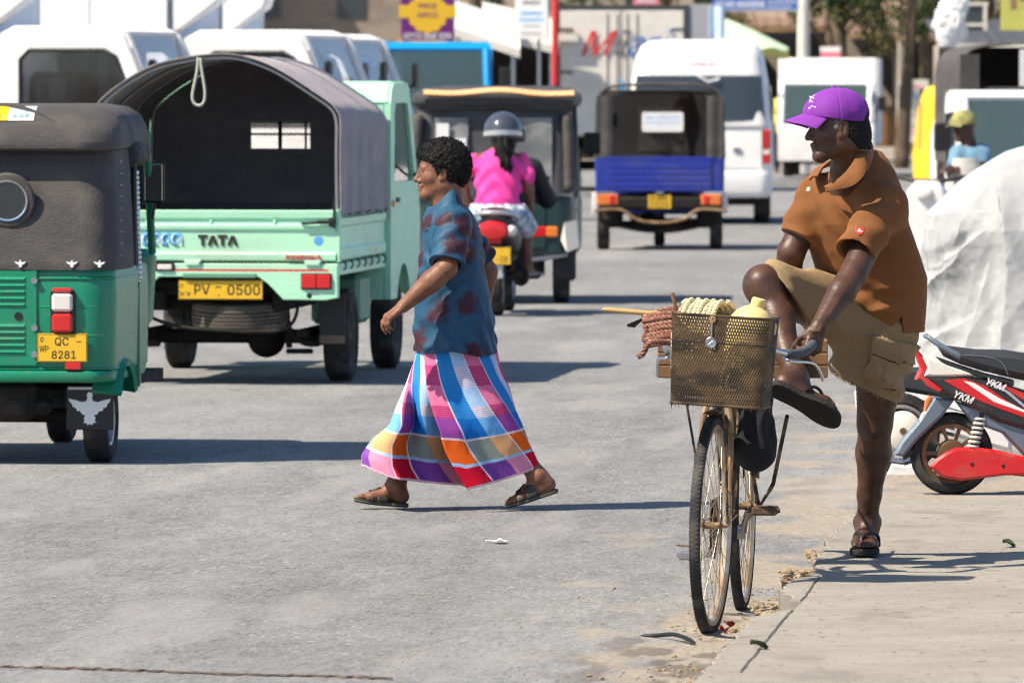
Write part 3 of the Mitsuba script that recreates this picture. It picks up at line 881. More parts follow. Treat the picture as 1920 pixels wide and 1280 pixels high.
# sandals
def sandal(t, Wf, sc, name='sandal', thick=.020, straps=True, m='sandal'):
    out = [(-.068, .0), (-.06, .026), (-.02, .034), (.05, .033), (.11, .046), (.15, .047), (.182, .034), (.19, .016), (.178, -.012), (.15, -.036), (.10, -.045), (.04, -.034), (-.02, -.033), (-.058, -.026)]
    pts = spline(out, 44, closed=True)
    z0, z1 = -.080, -.080 - thick
    bend = lambda x: np.interp(x, [-.07, .08, .19], [0, 0, .008])
    secs = []
    for z, g in ((z0, .985), (z0 - .003, 1.0), (z1 + .004, 1.0), (z1, .96)):
        c = pts.mean(0); q = c + (pts - c) * g
        secs.append([Wf(x, y, z + bend(x)) for x, y in q])
    k = t.part(name, loft(secs), m, 40)
    secs2 = [[Wf(*(pts.mean(0) + (q - pts.mean(0)) * 1.012), z + bend(q[0])) for q in pts] for z in (z0 - .008, z0 - .0115)]
    t.part('sole_edge', loft(secs2), 'sole_edge', 40, parent=k)
    return k


def band(Wf, x0, x1, ry, rz, base=-.080, lean=0.0, n=14, th=.005, rows=5, cy=0.0):
    g = []
    for i in range(rows):
        x = x0 + (x1 - x0) * i / (rows - 1)
        f_ = i / (rows - 1)
        r_y, r_z = ry[0] + (ry[1] - ry[0]) * f_, rz[0] + (rz[1] - rz[0]) * f_
        g.append([Wf(x + lean * math.cos(a), cy + r_y * math.cos(a), base + r_z * math.sin(a)) for a in np.linspace(0.0, math.pi, n)])
    return slab(g, th)


for Wf, nm in ((WL, 'left'), (WR, 'right')):
    k = sandal(walker, Wf, .9)
    walker.part('strap', band(Wf, .030, .082, (.042, .048), (.074, .050)), 'sandal', True, parent=k)
    walker.part('strap', band(Wf, .098, .128, (.050, .050), (.042, .036)), 'sandal', True, parent=k)
    walker.part('buckle', tube([Wf(.07, .02, -.015), Wf(.10, .012, -.032), Wf(.12, .0, -.036)], .006, 6), 'sandal', True, parent=k)
# ---------------------------------------------------------------- man in a purple cap leaning on his bicycle
mat('polo', proc(lambda p, n, uv: mix([0.165, 0.066, 0.023], [0.255, 0.108, 0.040], fbm(p.x * 6, p.y * 6, p.z * 5)) * (.92 + .16 * noise(p.x * 420, p.y * 420, p.z * 420))), rough=0.85, spec=0.2, sheen=0.5,
    bump=lambda p, n, uv: .5 * noise(p.x * 420, p.y * 420, p.z * 420) + 2.5 * fbm(p.x * 18, p.y * 18, p.z * 14), bscale=0.0022, eps=0.002)
mat('khaki', proc(lambda p, n, uv: mix([0.222, 0.150, 0.080], [0.345, 0.246, 0.140], fbm(p.x * 9, p.y * 9, p.z * 6)) * (.9 + .2 * noise(p.x * 300, p.y * 300, p.z * 300))), rough=0.85, spec=0.2,
    bump=lambda p, n, uv: fbm(p.x * 26, p.y * 26, p.z * 18), bscale=0.005, eps=0.003)
mat('cap', proc(lambda p, n, uv: mix([0.17, 0.026, 0.30], [0.24, 0.046, 0.38], fbm(p.x * 18, p.y * 18, p.z * 18)) * (.94 + .12 * noise(p.x * 500, p.y * 500, p.z * 500))), rough=0.75, spec=0.3, sheen=0.4)
mat('foam_black', proc(lambda p, n, uv: mix([0.012, 0.012, 0.012], [0.035, 0.033, 0.03], noise(p.x * 220, p.y * 220, p.z * 220))), rough=0.85, bump=lambda p, n, uv: noise(p.x * 260, p.y * 260, p.z * 260), bscale=0.004, eps=0.002)

rider = Thing('person', 'man in purple cap and orange brown polo shirt, one leg hooked over the bicycle', 'person')
b = Blob()
C = P(1572, 240, 26.20)
W, HR = add_head(b, C, (-1, -.14, -.07), (.02, 0, 1), .95)
b.rc(W(-.040, 0, -.04), P(1590, 345, 26.35), .060, .066, .03)
L2, F2 = A([.66, -.75]), A([-.75, -.66])
tors = [(300, 1618, .06, .06, 26.38), (340, 1610, .12, .085, 26.40), (380, 1601, .17, .095, 26.41), (420, 1606, .175, .11, 26.45), (470, 1618, .175, .12, 26.5), (540, 1634, .17, .125, 26.58), (610, 1640, .165, .125, 26.64)]
b.prof([(P(0, y, d)[2], P(cx, 0, d)[0], d, a, c_) for y, cx, a, c_, d in tors], R=[L2, F2], k=.04)
shL, elL, wrL = P(1658, 388, 26.28), P(1600, 515, 26.10), P(1537, 610, 25.94)
shR, elR, wrR = P(1536, 366, 26.50), P(1484, 472, 26.46), P(1466, 570, 26.56)
b.chain([shL, elL], [.058, .046], .03); b.chain([elL, elL + (wrL - elL) * .35, wrL], [.047, .048, .029], .012)
b.chain([shR, elR], [.058, .046], .03); b.chain([elR, elR + (wrR - elR) * .35, wrR], [.047, .046, .029], .012)
hd, hn = unit((-.30, -.22, -.93)), unit((-.66, .75, .03))
add_hand(b, wrL, hd, hn, np.cross(hn, hd), (1.0, 1.0, 1.0, 1.0), (.75, .30, .55), 1.0)
hd2, hn2 = unit((-.4, -.3, -.85)), unit((.3, .8, -.4))
add_hand(b, wrR, hd2, hn2, np.cross(hd2, hn2), s=.95)
hipR, knR, anR = P(1606, 592, 26.62), P(1434, 536, 26.22), P(1492, 706, 26.02)
hipL, knL, anL = P(1655, 610, 26.60), P(1641, 792, 26.74), P(1627, 980, 26.90)
b.chain([hipR, knR], [.102, .074], .03)
ax = unit(anR - knR); back_ = unit(A([.5, .8, .2]) - ax * (A([.5, .8, .2]) @ ax))
b.chain([knR, knR + (anR - knR) * .35 + back_ * .012, knR + (anR - knR) * .75, anR], [.058, .056, .040, .036], .02)
b.rc(knR + A([-.012, -.02, .01]), knR + A([-.004, -.03, -.02]), .050, .044, .03)
b.chain([hipL, knL], [.098, .062], .03)
b.chain([knL, knL + (anL - knL) * .30 + A([.004, .012, 0]), knL + (anL - knL) * .72, anL], [.056, .060, .040, .036], .02)
b.rc(knL + A([-.004, -.03, .015]), knL + A([-.004, -.03, -.02]), .038, .034, .02)
fR_, uR = unit((.86, .16, -.44)), unit((.22, .70, .66))
WR_ = add_foot(b, anR, fR_, uR, np.cross(uR, fR_), s=1.0)
fL_ = unit((-.10, -1, 0))
WL_ = add_foot(b, anL, fL_, (0, 0, 1), np.cross(fL_, (0, 0, 1)), s=1.02)
# tendons and veins of the forearm
r_ = np.random.default_rng(3)
for i in range(3):
    q0 = elL + (wrL - elL) * .3 + A([-.012 + .012 * i, -.042, .01]); q1 = elL + (wrL - elL) * 1.12 + A([-.010 + .010 * i, -.024, 0])
    b.rc(q0, q1, .006, .004, .006)
bm = blob_mesh(b, (.72, 25.6, .12), (1.48, 27.15, 1.80), .0038)
rider.part('body', bm, 'skin_dark', True)
for y in (-1, 1):
    e = trimesh.creation.icosphere(subdivisions=2, radius=.0122); e.apply_translation(W(.0812, y * .0305, .004)); rider.part('eye', e, 'eye_white', True)
    e = trimesh.creation.icosphere(subdivisions=2, radius=.0066); e.apply_translation(W(.0882, y * .0325, .003)); rider.part('iris', e, 'hair', True)
    rider.part('eyebrow', tube(spline([W(.091, y * .014, .024), W(.092, y * .028, .030), W(.080, y * .046, .024)], 12), np.r_[.003, np.full(10, .004), .002], 6), 'hair', True)
h = Blob()
h.ell(W(-.013, 0, .0), A([.100, .0815, .100]) * .95, HR, .03).rc(W(-.05, 0, -.04), W(-.055, 0, -.085), .058, .056, .03)


def hp(lo_x, hi_x, zl):
    def post(p, d):
        q = (p - C) @ HR.T / .95
        near = np.abs(d) < .02; nn = np.zeros(len(p))
        if near.any(): nn[near] = .006 * (meshkit.noise(p[near] * 180, 3) - .45)
        line = np.interp(q[:, 0], zl[0], zl[1])
        ear = np.linalg.norm((q - A([-.006, 0, -.006])) / A([.022, .2, .034]), axis=1) - 1
        return np.maximum(np.maximum(np.maximum(d - nn, q[:, 0] - hi_x), lo_x - q[:, 0]), np.maximum((line - q[:, 2]) * .7, -ear * .02))
    return post


h.post = hp(-.2, -.012, ([-.14, -.06, -.02], [-.088, -.080, -.03]))
rider.part('hair', blob_mesh(h, C - .2, C + .2, .003), 'hair', True)
h.post = hp(-.010, .030, ([-.02, .02, .05], [-.022, -.006, .02]))
rider.part('sideburn', blob_mesh(h, C - .2, C + .2, .0026), 'grey_hair', True, label='greying hair at the temple')

# cap
c = Blob(); cc = A([.006, 0, .052]); cr = A([.126, .096, .096]) * .955


def dome(x, z, side=1, out=0.0):
    q = A([(x - cc[0]) / cr[0], 0, (z - cc[2]) / cr[2]]); q[1] = side * math.sqrt(max(0, 1 - q[0] ** 2 - q[2] ** 2)); return W(*(cc + q * (cr + out)))


c.ell(W(*cc), cr * .95, HR, .01)


def cap_post(p, d):
    q = (p - C) @ HR.T / .95
    az = np.arctan2(q[:, 1], q[:, 0] - cc[0])
    seam = np.abs(((az + math.pi / 6) / (math.pi / 3) + .5) % 1 - .5) * math.pi / 3 * .09
    d = d + .0022 * sstep(.0032, 0, seam) + .0018 * np.sin(az * 9 + q[:, 2] * 60) * sstep(.09, .02, q[:, 2])
    d = np.maximum(d, -(d + .0055))
    return np.maximum(d, (.030 + .20 * q[:, 0] - q[:, 2]) * .98)


c.post = cap_post
cap = rider.part('cap', blob_mesh(c, C - .2, C + .2, .0026), 'cap', True)
tt = np.linspace(-1, 1, 25); rows_ = []
for k in np.linspace(0, 1, 9):
    rows_.append([W(cc[0] + cr[0] * 1.0 * math.cos(t * 1.12) * (1) + k * (.070 * (1 - .42 * t * t)) - .004, cr[1] * 1.0 * math.sin(t * 1.12) * (1 + .10 * k), (.058 - k * .020 - .022 * t * t) - .008 * k * (1 - t * t) * 0 - .012 * k * t * t) for t in tt])
rider.part('brim', slab(rows_, .004), 'cap', True, parent=cap)
rider.part('button', trimesh.creation.icosphere(subdivisions=1, radius=.008).apply_translation(W(cc[0], 0, cc[2] + cr[2])), 'cap', True, parent=cap)
lg = []
for q in ([(.080, .122), (.094, .112), (.103, .096)], [(.086, .110), (.096, .118)], [(.092, .098), (.100, .103)], [(.094, .082), (.099, .087), (.102, .078)], [(.104, .076), (.108, .081), (.110, .073)], [(.087, .078), (.091, .083)]):
    lg.append(tube([dome(x, z, 1, .002) for x, z in q], .0017, 5))
rider.part('logo', cat(lg), 'white_plain', True, parent=cap)
rider.part('stitching', cat([tube([dome(-.030 + .0006 * i, .025 + .0055 * i, 1, .0008), dome(-.030 + .0006 * i, .0275 + .0055 * i, 1, .0008)], .0009, 4) for i in range(22)]), 'hair', True, parent=cap)
rider.part('strap', tube(spline([W(-.088, .045, .026), W(-.100, .030, .05), W(-.102, .012, .066)], 10), .009, 8), 'liner', True, parent=cap)

# polo shirt
s = Blob()
rows = [(282, 1622, .045, .065, 26.40), (300, 1620, .075, .085, 26.40), (322, 1616, .115, .105, 26.40), (348, 1612, .155, .118, 26.41), (380, 1609, .186, .128, 26.42), (420, 1607, .205, .140, 26.45), (470, 1620, .212, .152, 26.5), (520, 1636, .205, .162, 26.56), (570, 1636, .198, .166, 26.60), (620, 1633, .196, .166, 26.64), (645, 1632, .196, .166, 26.65)]
s.prof([(P(0, y, d)[2], P(cx, 0, d)[0], d, a, c_) for y, cx, a, c_, d in rows], R=[L2, F2], k=.03, pw=2.15)
hmL, hmR = P(1602, 470, 26.13), P(1496, 444, 26.45)
axL, axR = unit(elL - shL), unit(elR - shR)
s.rc(P(1655, 388, 26.30), P(1560, 378, 26.46), .072, .070, .05)
sleeves = []
for a_, e_, ax_ in ((shL, hmL, axL), (shR, hmR, axR)):
    q = Blob()
    q.rc(a_, e_ + ax_ * .06, .077, .066, .02)
    if a_ is shL: q.rc(e_ - ax_ * .02, e_ + ax_ * .2, .053, .058, .003, -1)
    def cut(p, d, e_=e_, ax_=ax_, a_=a_):
        t_ = (p - a_) @ ax_
        d = d + .0042 * np.sin(t_ * 75 + (p[:, 0] - a_[0]) * 35) * sstep(.0, .06, t_) + .002 * sstep(.003, 0, np.abs((p - e_) @ ax_ + .024))
        return np.maximum(d, (p - e_) @ ax_)
    q.post = cut; sleeves.append(q)
s.rc(P(1594, 318, 26.33), W(-.03, 0, -.02), .060, .064, .003, -1)
s.rc(P(1548, 352, 26.26), P(1535, 300, 26.2), .030, .05, .01, -1)
s.rc(P(1566, 360, 26.24), P(1560, 382, 26.24), .012, .004, .004, -1)
cL = P(1640, 0, 26.5)


def polo_post(p, d):
    z = p[:, 2]; r = p - A([cL[0], 26.5, 1.2])
    u = r[:, 0] * .66 - r[:, 1] * .75; w = -r[:, 0] * .75 - r[:, 1] * .66
    low = sstep(1.22, 1.0, z) * sstep(-.12, .05, w)
    g = .0085 * np.sin(z * 62 + u * 16 + 4 * np.sin(u * 9 + w * 6)) * low * np.exp(-((z - 1.05) / .12) ** 2)
    g += .004 * np.sin(z * 105 - u * 40 + 2 * np.sin(w * 21)) * low
    g += .005 * np.sin(u * 62 + z * 18 + 2 * np.sin(z * 14)) * sstep(1.16, 1.32, z) * sstep(-.02, .08, w) * .8
    d = d + g
    hem = np.interp(p[:, 0], [P(1530, 0, 26.5)[0], P(1590, 0, 26.5)[0], P(1672, 0, 26.5)[0], P(1690, 0, 26.5)[0], P(1692, 0, 26.5)[0], P(1735, 0, 26.5)[0]],
                    [P(0, 552, 26.5)[2], P(0, 560, 26.5)[2], P(0, 612, 26.5)[2], P(0, 592, 26.5)[2], P(0, 624, 26.5)[2], P(0, 624, 26.5)[2]])
    d = d + .0022 * sstep(.003, 0, np.abs(z - hem - .022))
    d = np.maximum(d, (hem - z) * .9)
    aL = np.linalg.norm(np.cross(p - shL, axL), axis=1); tL = (p - shL) @ axL
    for q in sleeves: d = smin(d, q(p), .030)
    return d


s.post = polo_post
polo_m = blob_mesh(s, (.88, 25.95, .85), (1.46, 26.95, 1.62), .004)
polo = rider.part('shirt', polo_m, 'polo', True)
o1 = spline([P(1618, 250, 26.40), P(1614, 266, 26.28), P(1604, 296, 26.16), P(1588, 321, 26.15), P(1566, 339, 26.20), P(1545, 350, 26.26)], 26)
o2 = spline([P(1636, 274, 26.43), P(1636, 294, 26.26), P(1624, 322, 26.13), P(1606, 344, 26.11), P(1577, 354, 26.17), P(1548, 360, 26.24)], 26)
near_f = slab(np.stack([o1, (o1 + o2) / 2 + A([.004, -.012, .005]), o2]), .006)
o1 = spline([P(1618, 250, 26.40), P(1600, 262, 26.48), P(1570, 292, 26.50), P(1546, 312, 26.42), P(1534, 330, 26.32)], 22)
o2 = spline([P(1636, 274, 26.43), P(1602, 290, 26.56), P(1552, 312, 26.55), P(1524, 322, 26.46), P(1518, 338, 26.36)], 22)
far_f = slab(np.stack([o1, (o1 + o2) / 2 + A([-.004, .008, .005]), o2])[::-1], .006)
rider.part('collar', cat([near_f, far_f]), 'polo', True, parent=polo)
bc, bd = snap(polo_m, 1613, 430, .001)
ex = unit(np.cross([0, 0, 1.0], bd)) * -1; ez = np.cross(ex, bd) * -1
if ez[2] < 0: ez = -ez
shield = [(-.016, .012), (-.013, .020), (-.008, .013), (.008, .013), (.013, .020), (.016, .012), (.013, -.006), (0, -.018), (-.013, -.006)]
rider.part('badge', loft([[bc + ex * x * g + ez * z * g + bd * o for x, z in shield] for g, o in ((1, -.002), (1, .0015), (.9, .0025))]), 'red_print', 30, parent=polo, label='small red and white sleeve badge')
rider.part('badge_letter', cat([disc(bc + bd * .003 + ez * .003 + ex * .002, bd, .0045, .001), tube([bc + bd * .003 + ex * -.009 + ez * -.004, bc + bd * .003 + ex * .009 + ez * -.003], .0018, 5)]), 'white_plain', 30, parent=polo)
bp_, bn_ = snap(polo_m, 1508, 352, .001, 9)
rider.part('badge', disc(bp_, bn_, .009, .003, 8), 'canvas_rope', 30, parent=polo, label='pale patch on the far sleeve')
# cargo shorts
t = Blob()
t.ell(P(1640, 592, 26.62), [.165, .150, .115], None, .03)
t.rc(P(1648, 612, 26.60), P(1614, 745, 26.68), .140, .128, .03)
t.rc(P(1600, 595, 26.60), P(1455, 540, 26.24), .125, .092, .05)
h0, h1 = P(1545, 690, 26.6), P(1678, 757, 26.6)
k0, k1 = P(1424, 495, 26.3), P(1512, 592, 26.3)
nR = unit(A([-.746, -.10, -.60]))
hemdir = unit(h1 - h0); nL = unit(A([hemdir[2], 0, -hemdir[0]]))
t.rc(P(1616, 745, 26.68) + A([0, 0, .03]), P(1612, 800, 26.68), .108, .128, .004, -1)
t.rc(P(1415, 526, 26.18), P(1370, 508, 26.08), .070, .09, .004, -1)
pc = P(1655, 690, 26.5)


def shorts_post(p, d):
    z = p[:, 2]; r = p - pc
    g = .008 * np.sin(r[:, 0] * 46 + r[:, 2] * 30 + 2 * np.sin(r[:, 2] * 17)) * sstep(.10, -.08, r[:, 2])
    g += .004 * np.sin(r[:, 2] * 70 + r[:, 0] * 26 + r[:, 1] * 18)
    onthigh = sstep(P(1585, 0, 26.4)[0], P(1520, 0, 26.4)[0], p[:, 0])
    g += onthigh * .005 * np.sin((r[:, 0] * .75 + r[:, 2] * .66) * 80 + 2 * np.sin(r[:, 2] * 20))
    d = d + g
    # cargo pocket with flap on the outer side, its edges stitched
    x0, x1, xs_ = P(1632, 0, 26.5)[0], P(1700, 0, 26.5)[0], p[:, 0]
    zt, zm, zb = P(0, 626, 26.5)[2] - (xs_ - x0) * .25, P(0, 665, 26.5)[2] - (xs_ - x0) * .25, P(0, 722, 26.5)[2] - (xs_ - x0) * .28
    outer_ = p[:, 1] < 26.62
    flap = outer_ & (xs_ > x0) & (z < zt) & (z > zm); pouch = outer_ & (xs_ > x0 - .004) & (z <= zm) & (z > zb)
    d = d - np.where(flap, .017, 0) - np.where(pouch, .010 + .004 * np.sin((z - zm) * 70 + xs_ * 40), 0)
    side = xs_ - (x0 + (z - zb) * .12)
    d = d + .005 * sstep(.004, 0, np.abs(side + .012)) * (z < zt) * outer_ + .004 * sstep(.0035, 0, np.abs(z - zb - .03)) * pouch
    hemL_ = (p - h0) @ nL
    d = d + .0025 * sstep(.003, 0, np.abs(hemL_ + .024)) * (1 - onthigh)
    cutL = np.where(p[:, 0] > P(1530, 0, 26.5)[0], hemL_, -1)
    d = np.maximum(d, cutL)
    return np.maximum(d, (p - (k0 + k1) / 2) @ nR)


t.post = shorts_post
shorts_m = blob_mesh(t, (.80, 26.0, .58), (1.44, 26.95, 1.26), .004)
shorts = rider.part('shorts', shorts_m, 'khaki', True)


def patch(q, nu_, nv_, lift):
    q = A(q); g = []
    for j in np.linspace(0, 1, nv_):
        g.append([snap(shorts_m, *((q[0] * (1 - i) + q[1] * i) * (1 - j) + (q[3] * (1 - i) + q[2] * i) * j), 0, 8) for i in np.linspace(0, 1, nu_)])
    pts = A([[c_[0] for c_ in row] for row in g]); sm = pts.copy()
    for _ in range(3): sm[1:-1, 1:-1] = (sm[:-2, 1:-1] + sm[2:, 1:-1] + sm[1:-1, :-2] + sm[1:-1, 2:]) / 4
    return sm + A([0, -1, .1]) * lift


fp = patch([(1634, 630), (1696, 648), (1692, 690), (1626, 667)], 10, 6, .011)
fk = rider.part('pocket_flap', slab(fp, .004), 'khaki', 30, parent=shorts)
pp = patch([(1627, 670), (1689, 692), (1680, 734), (1614, 712)], 10, 6, .007)
pp[2:4, 3:7] += A([0, -.010, 0]); pp[1:5, 5] += A([0, .008, 0])
rider.part('pocket', slab(pp, .004), 'khaki', 30, parent=shorts)
st_l = [fp[-1], fp[:, 0], pp[-1], pp[:, 0]]
rider.part('stitching', cat([tube([(l_[i] * (1 - f_) + l_[i + 1] * f_) + A([0, -.004, .004]) for f_ in (.1, .4)], .0011, 4) for l_ in st_l for i in range(len(l_) - 1) if np.linalg.norm(l_[i + 1] - l_[i]) > .002] + [tube([(l_[i] * (1 - f_) + l_[i + 1] * f_) + A([0, -.004, .004]) for f_ in (.6, .9)], .0011, 4) for l_ in st_l for i in range(len(l_) - 1) if np.linalg.norm(l_[i + 1] - l_[i]) > .002]), 'leaf_brown', True, parent=shorts, kind='stuff')
fz = np.random.default_rng(8); fr_ = []
hv = np.asarray(shorts_m.vertices); hv = hv[(np.abs((hv - h0) @ nL) < .004) & (hv[:, 0] > P(1530, 0, 26.5)[0])]
for q_ in hv[fz.choice(len(hv), 260)]: fr_.append(tube([q_ + A([0, 0, .006]), q_ + A([fz.normal(0, .003), fz.normal(0, .003), -.004 - abs(fz.normal(0, .005))])], .0009, 3))
rider.part('frayed_hem', cat(fr_), 'khaki', False, parent=shorts, kind='stuff')


def flipflop(t, Wf, name, sc=1.0):
    out = [(-.078, .0), (-.066, .030), (-.02, .036), (.05, .037), (.11, .049), (.16, .050), (.192, .036), (.198, .012), (.184, -.018), (.15, -.040), (.10, -.047), (.04, -.036), (-.02, -.035), (-.066, -.028)]
    pts = spline(out, 48, closed=True); c0 = pts.mean(0)
    secs = [[Wf(*(c0 + (q - c0) * g * sc), z) for q in pts] for z, g in ((-.079, .97), (-.082, 1.0), (-.097, 1.01), (-.101, .98))]
    k = t.part(name, loft(secs), 'foam_black', 40)
    for y in (.042, -.042):
        t.part('strap', tube(spline([Wf(.035, y, -.078), Wf(.062, y * .95, -.042), Wf(.100, y * .5 + .006, -.030), Wf(.130, .012, -.046), Wf(.142, .018, -.078)], 18), .0058, 7), 'black', True, parent=k)


flipflop(rider, WR_, 'flip_flop')
flipflop(rider, WL_, 'flip_flop')
# ---------------------------------------------------------------- bicycle, seen from the front
mat('frame_paint', worn((0.03, 0.025, 0.022), (0.24, 0.15, 0.08), 16.0, 0.8, .42, .65), rough=0.5)
mat('rim', worn((0.55, 0.50, 0.42), (0.42, 0.25, 0.12), 9.0, 0.7, .45, .7), rough=0.32, metal=0.55)
mat('spoke', (0.55, 0.45, 0.33), rough=0.35, metal=0.8)
mat('tyre', worn((0.024, 0.025, 0.027), (0.11, 0.10, 0.09), 12.0, 0.6, .42, .7), rough=0.75, spec=0.35)
mat('pedal', worn((0.085, 0.05, 0.03), (0.18, 0.11, 0.06), 20.0, 0.6), rough=0.7)
mat('grip', worn((0.07, 0.075, 0.085), (0.16, 0.16, 0.17), 30.0, 0.6), rough=0.7)
mat('basket_wire', worn((0.038, 0.026, 0.017), (0.125, 0.078, 0.038), 14.0, 0.9, .35, .65), rough=0.5, metal=0.35)
mat('black_cloth', (0.010, 0.010, 0.013), rough=0.9, sheen=0.3, bump=lambda p, n, uv: fbm(p.x * 22, p.y * 22, p.z * 8), bscale=0.012, eps=0.003)
mat('rubber_red', (0.30, 0.07, 0.03), rough=0.6)

BX, BY, BYAW = .66, 25.54, 6.7
bike = Thing('bicycle', 'old rusty bicycle with a wire mesh front basket standing at the kerb', 'bicycle', frame(BX, BY, -.03, BYAW))
R_ = .361
ST = rotm(-4.0, [0, 0, 1], (0, .10, .4)) @ rotm(1.0, [0, 1, 0], (0, 0, 0))


def bicycle_wheel(name, c, M):
    n, out = 48, []
    tp = [(R_ - .031, -.0135), (R_ - .020, -.019), (R_ - .008, -.0165), (R_ - .002, -.009), (R_, 0), (R_ - .002, .009), (R_ - .008, .0165), (R_ - .020, .019), (R_ - .031, .0135), (R_ - .031, -.0135)]
    ring = revolve(tp, (0, 0, 0), (1, 0, 0), 96)
    k = bike.part(name, moved(moved(ring, *c), M=M), 'tyre', 35)
    tread = []
    for i in range(150):
        a = 2 * math.pi * i / 150
        for s in (-1, 1):
            q = box(s * .0085, 0, 0, .0135, .0075, .0035, rot=None); q.apply_transform(rotm(s * 24, [0, 0, 1])); q.apply_translation([0, 0, R_ - .0022])
            q.apply_transform(rotm(math.degrees(a), [1, 0, 0])); tread.append(q)
    bike.part('tread', moved(moved(cat(tread), *c), M=M), 'tyre', False, parent=k, kind='stuff')
    rp = [(R_ - .028, -.0145), (R_ - .030, -.016), (R_ - .046, -.013), (R_ - .052, -.005), (R_ - .052, .005), (R_ - .046, .013), (R_ - .030, .016), (R_ - .028, .0145), (R_ - .028, -.0145)]
    bike.part('rim', moved(moved(revolve(rp, (0, 0, 0), (1, 0, 0), 72), *c), M=M), 'rim', 30, parent=k)
    sp = []
    for i in range(32):
        a = 2 * math.pi * i / 32; s = 1 if i % 2 else -1; w = a + (.42 if (i // 2) % 2 else -.42)
        sp.append(tube([(s * .028, .020 * math.cos(w), .020 * math.sin(w)), (s * .002, (R_ - .050) * math.cos(a), (R_ - .050) * math.sin(a))], .0014, 5))
    bike.part('spokes', moved(moved(cat(sp), *c), M=M), 'spoke', True, parent=k, kind='stuff')
    bike.part('hub', moved(moved(revolve([(0, -.052), (.008, -.052), (.008, -.034), (.022, -.031), (.022, -.026), (.012, -.022), (.012, .022), (.022, .026), (.022, .031), (.008, .034), (.008, .052), (0, .052)], (0, 0, 0), (1, 0, 0), 20), *c), M=M), 'rust', 30, parent=k)
    return k


bicycle_wheel('front_wheel', (0, 0, R_), ST)
WB = 1.158
bicycle_wheel('rear_wheel', (0, WB, R_), np.eye(4))
def bpart(name, m, mt, sm=35, parent=None, M=None, **k): return bike.part(name, moved(m, M=M) if M is not None else m, mt, sm, parent, **k)


# frame
bb = A([0, .62, .30]); head0, head1 = A([0, .115, .80]), A([0, .155, 1.0]); seat = A([0, .80, .80])
bpart('frame', cat([tube([head0, head1], .019, 12), tube([head0 + [0, .01, .03], bb], .0165, 10), tube([head1 - [0, .008, .05], seat], .015, 10), tube([bb, seat + [0, .03, .08]], .0155, 10)]
                   + [tube([bb + [s * .02, .02, 0], A([s * .055, WB, R_])], .0085, 8) for s in (-1, 1)]
                   + [tube([seat + [s * .012, 0, -.01], A([s * .058, WB, R_])], .0075, 8) for s in (-1, 1)]), 'frame_paint', 40)
fork = []
for s in (-1, 1):
    fork.append(tube(spline([(s * .030, .092, .775), (s * .046, .075, .70), (s * .052, .045, .52), (s * .054, .0, R_)], 16), np.linspace(.011, .0075, 16), 8))
fork.append(box(0, .095, .775, .085, .03, .022, .006))
bpart('fork', cat(fork), 'rust', 40, M=ST)
arc = lambda r, a0, a1, n: [(r * math.cos(a), r * math.sin(a)) for a in np.radians(np.linspace(a0, a1, n))]
def mudguard(c, a0, a1):
    g = [[(c[0] + .029 * math.sin(t), c[1] + (R_ + .006 + .016 * math.cos(t)) * math.cos(a), c[2] + (R_ + .006 + .016 * math.cos(t)) * math.sin(a)) for t in np.linspace(-1.45, 1.45, 9)] for a in np.radians(np.linspace(a0, a1, 44))]
    return slab(g, .0014)
fm = bpart('mudguard', mudguard((0, 0, R_), 97, -18), 'frame_paint', 40, M=ST)
bpart('stay', cat([tube([(s * .054, 0, R_), (s * .030, (R_ + .02) * math.cos(.05), R_ + (R_ + .02) * math.sin(.05))], .0022, 6) for s in (-1, 1)]), 'rust', True, parent=fm, M=ST)
bpart('mudguard', mudguard((0, WB, R_), 150, 12), 'frame_paint', 40)
# handlebar
bars = []
for s in (-1, 1):
    g_ = 1.0 if s > 0 else .78
    bars.append(spline([(0, .135, .985), (s * .10 * g_, .110, .972), (s * .205 * g_, .160, .930), (s * .262 * g_, .27, .934), (s * .272 * g_, .385, .956)], 30))
hb = bpart('handlebar', cat([tube(q, .0115, 10) for q in bars] + [tube([(0, .150, .95), (0, .135, .990)], .0125, 10)]), 'chrome', True, M=ST)
for s, q in ((-1, bars[0]), (1, bars[1])):
    bpart('grip', tube(q[15:] + A([0, 0, 0]), .0165, 12), 'grip', True, parent=hb, M=ST)
    bpart('brake_lever', tube(A([1 if s > 0 else .80, 1, 1]) * spline([(s * .205, .17, .915), (s * .230, .150, .905), (s * .270, .20, .900), (s * .300, .30, .880), (s * .312, .35, .835)], 20), .0055, 8), 'chrome', True, parent=hb, M=ST)
# cranks and pedals
ca = math.radians(-30)
chainring = bpart('chainring', revolve([(.055, -.002), (.085, -.003), (.092, 0), (.085, .003), (.055, .002), (.055, -.002)], bb + A([-.045, 0, 0]), (1, 0, 0), 40), 'rust', 30)
bpart('chain_guard', extr(rrect(.52, .17, .07, 5, .83, .325), -.060, -.054, 'x', .001), 'frame_paint', 30)
for s, sg in ((1, 1), (-1, -1)):
    e = bb + A([s * .078, sg * -.147, sg * .085 + .0])
    k = bpart('crank', tube([bb + A([s * .05, 0, 0]), e], [.011, .009], 8), 'steel', True)
    pd = [box(s * .060 + e[0], e[1] + o, e[2], .085, .026, .030, .006) for o in (-.036, .036)] + [tube([e, e + A([s * .110, 0, 0])], .0085, 10)]
    bpart('pedal', cat(pd), 'pedal' if s > 0 else 'steel', 30, parent=k)
bpart('bottom_bracket', tube([bb + A([-.06, 0, 0]), bb + A([.06, 0, 0])], .021, 14), 'steel', 30)
bpart('saddle', hull([(x, .80 + y, .93 + z) for x, y, z in ((-.09, .12, .02), (.09, .12, .02), (-.09, .10, -.02), (.09, .10, -.02), (-.02, -.15, .01), (.02, -.15, .01), (-.02, -.13, -.02), (.02, -.13, -.02))]), 'black', 30)
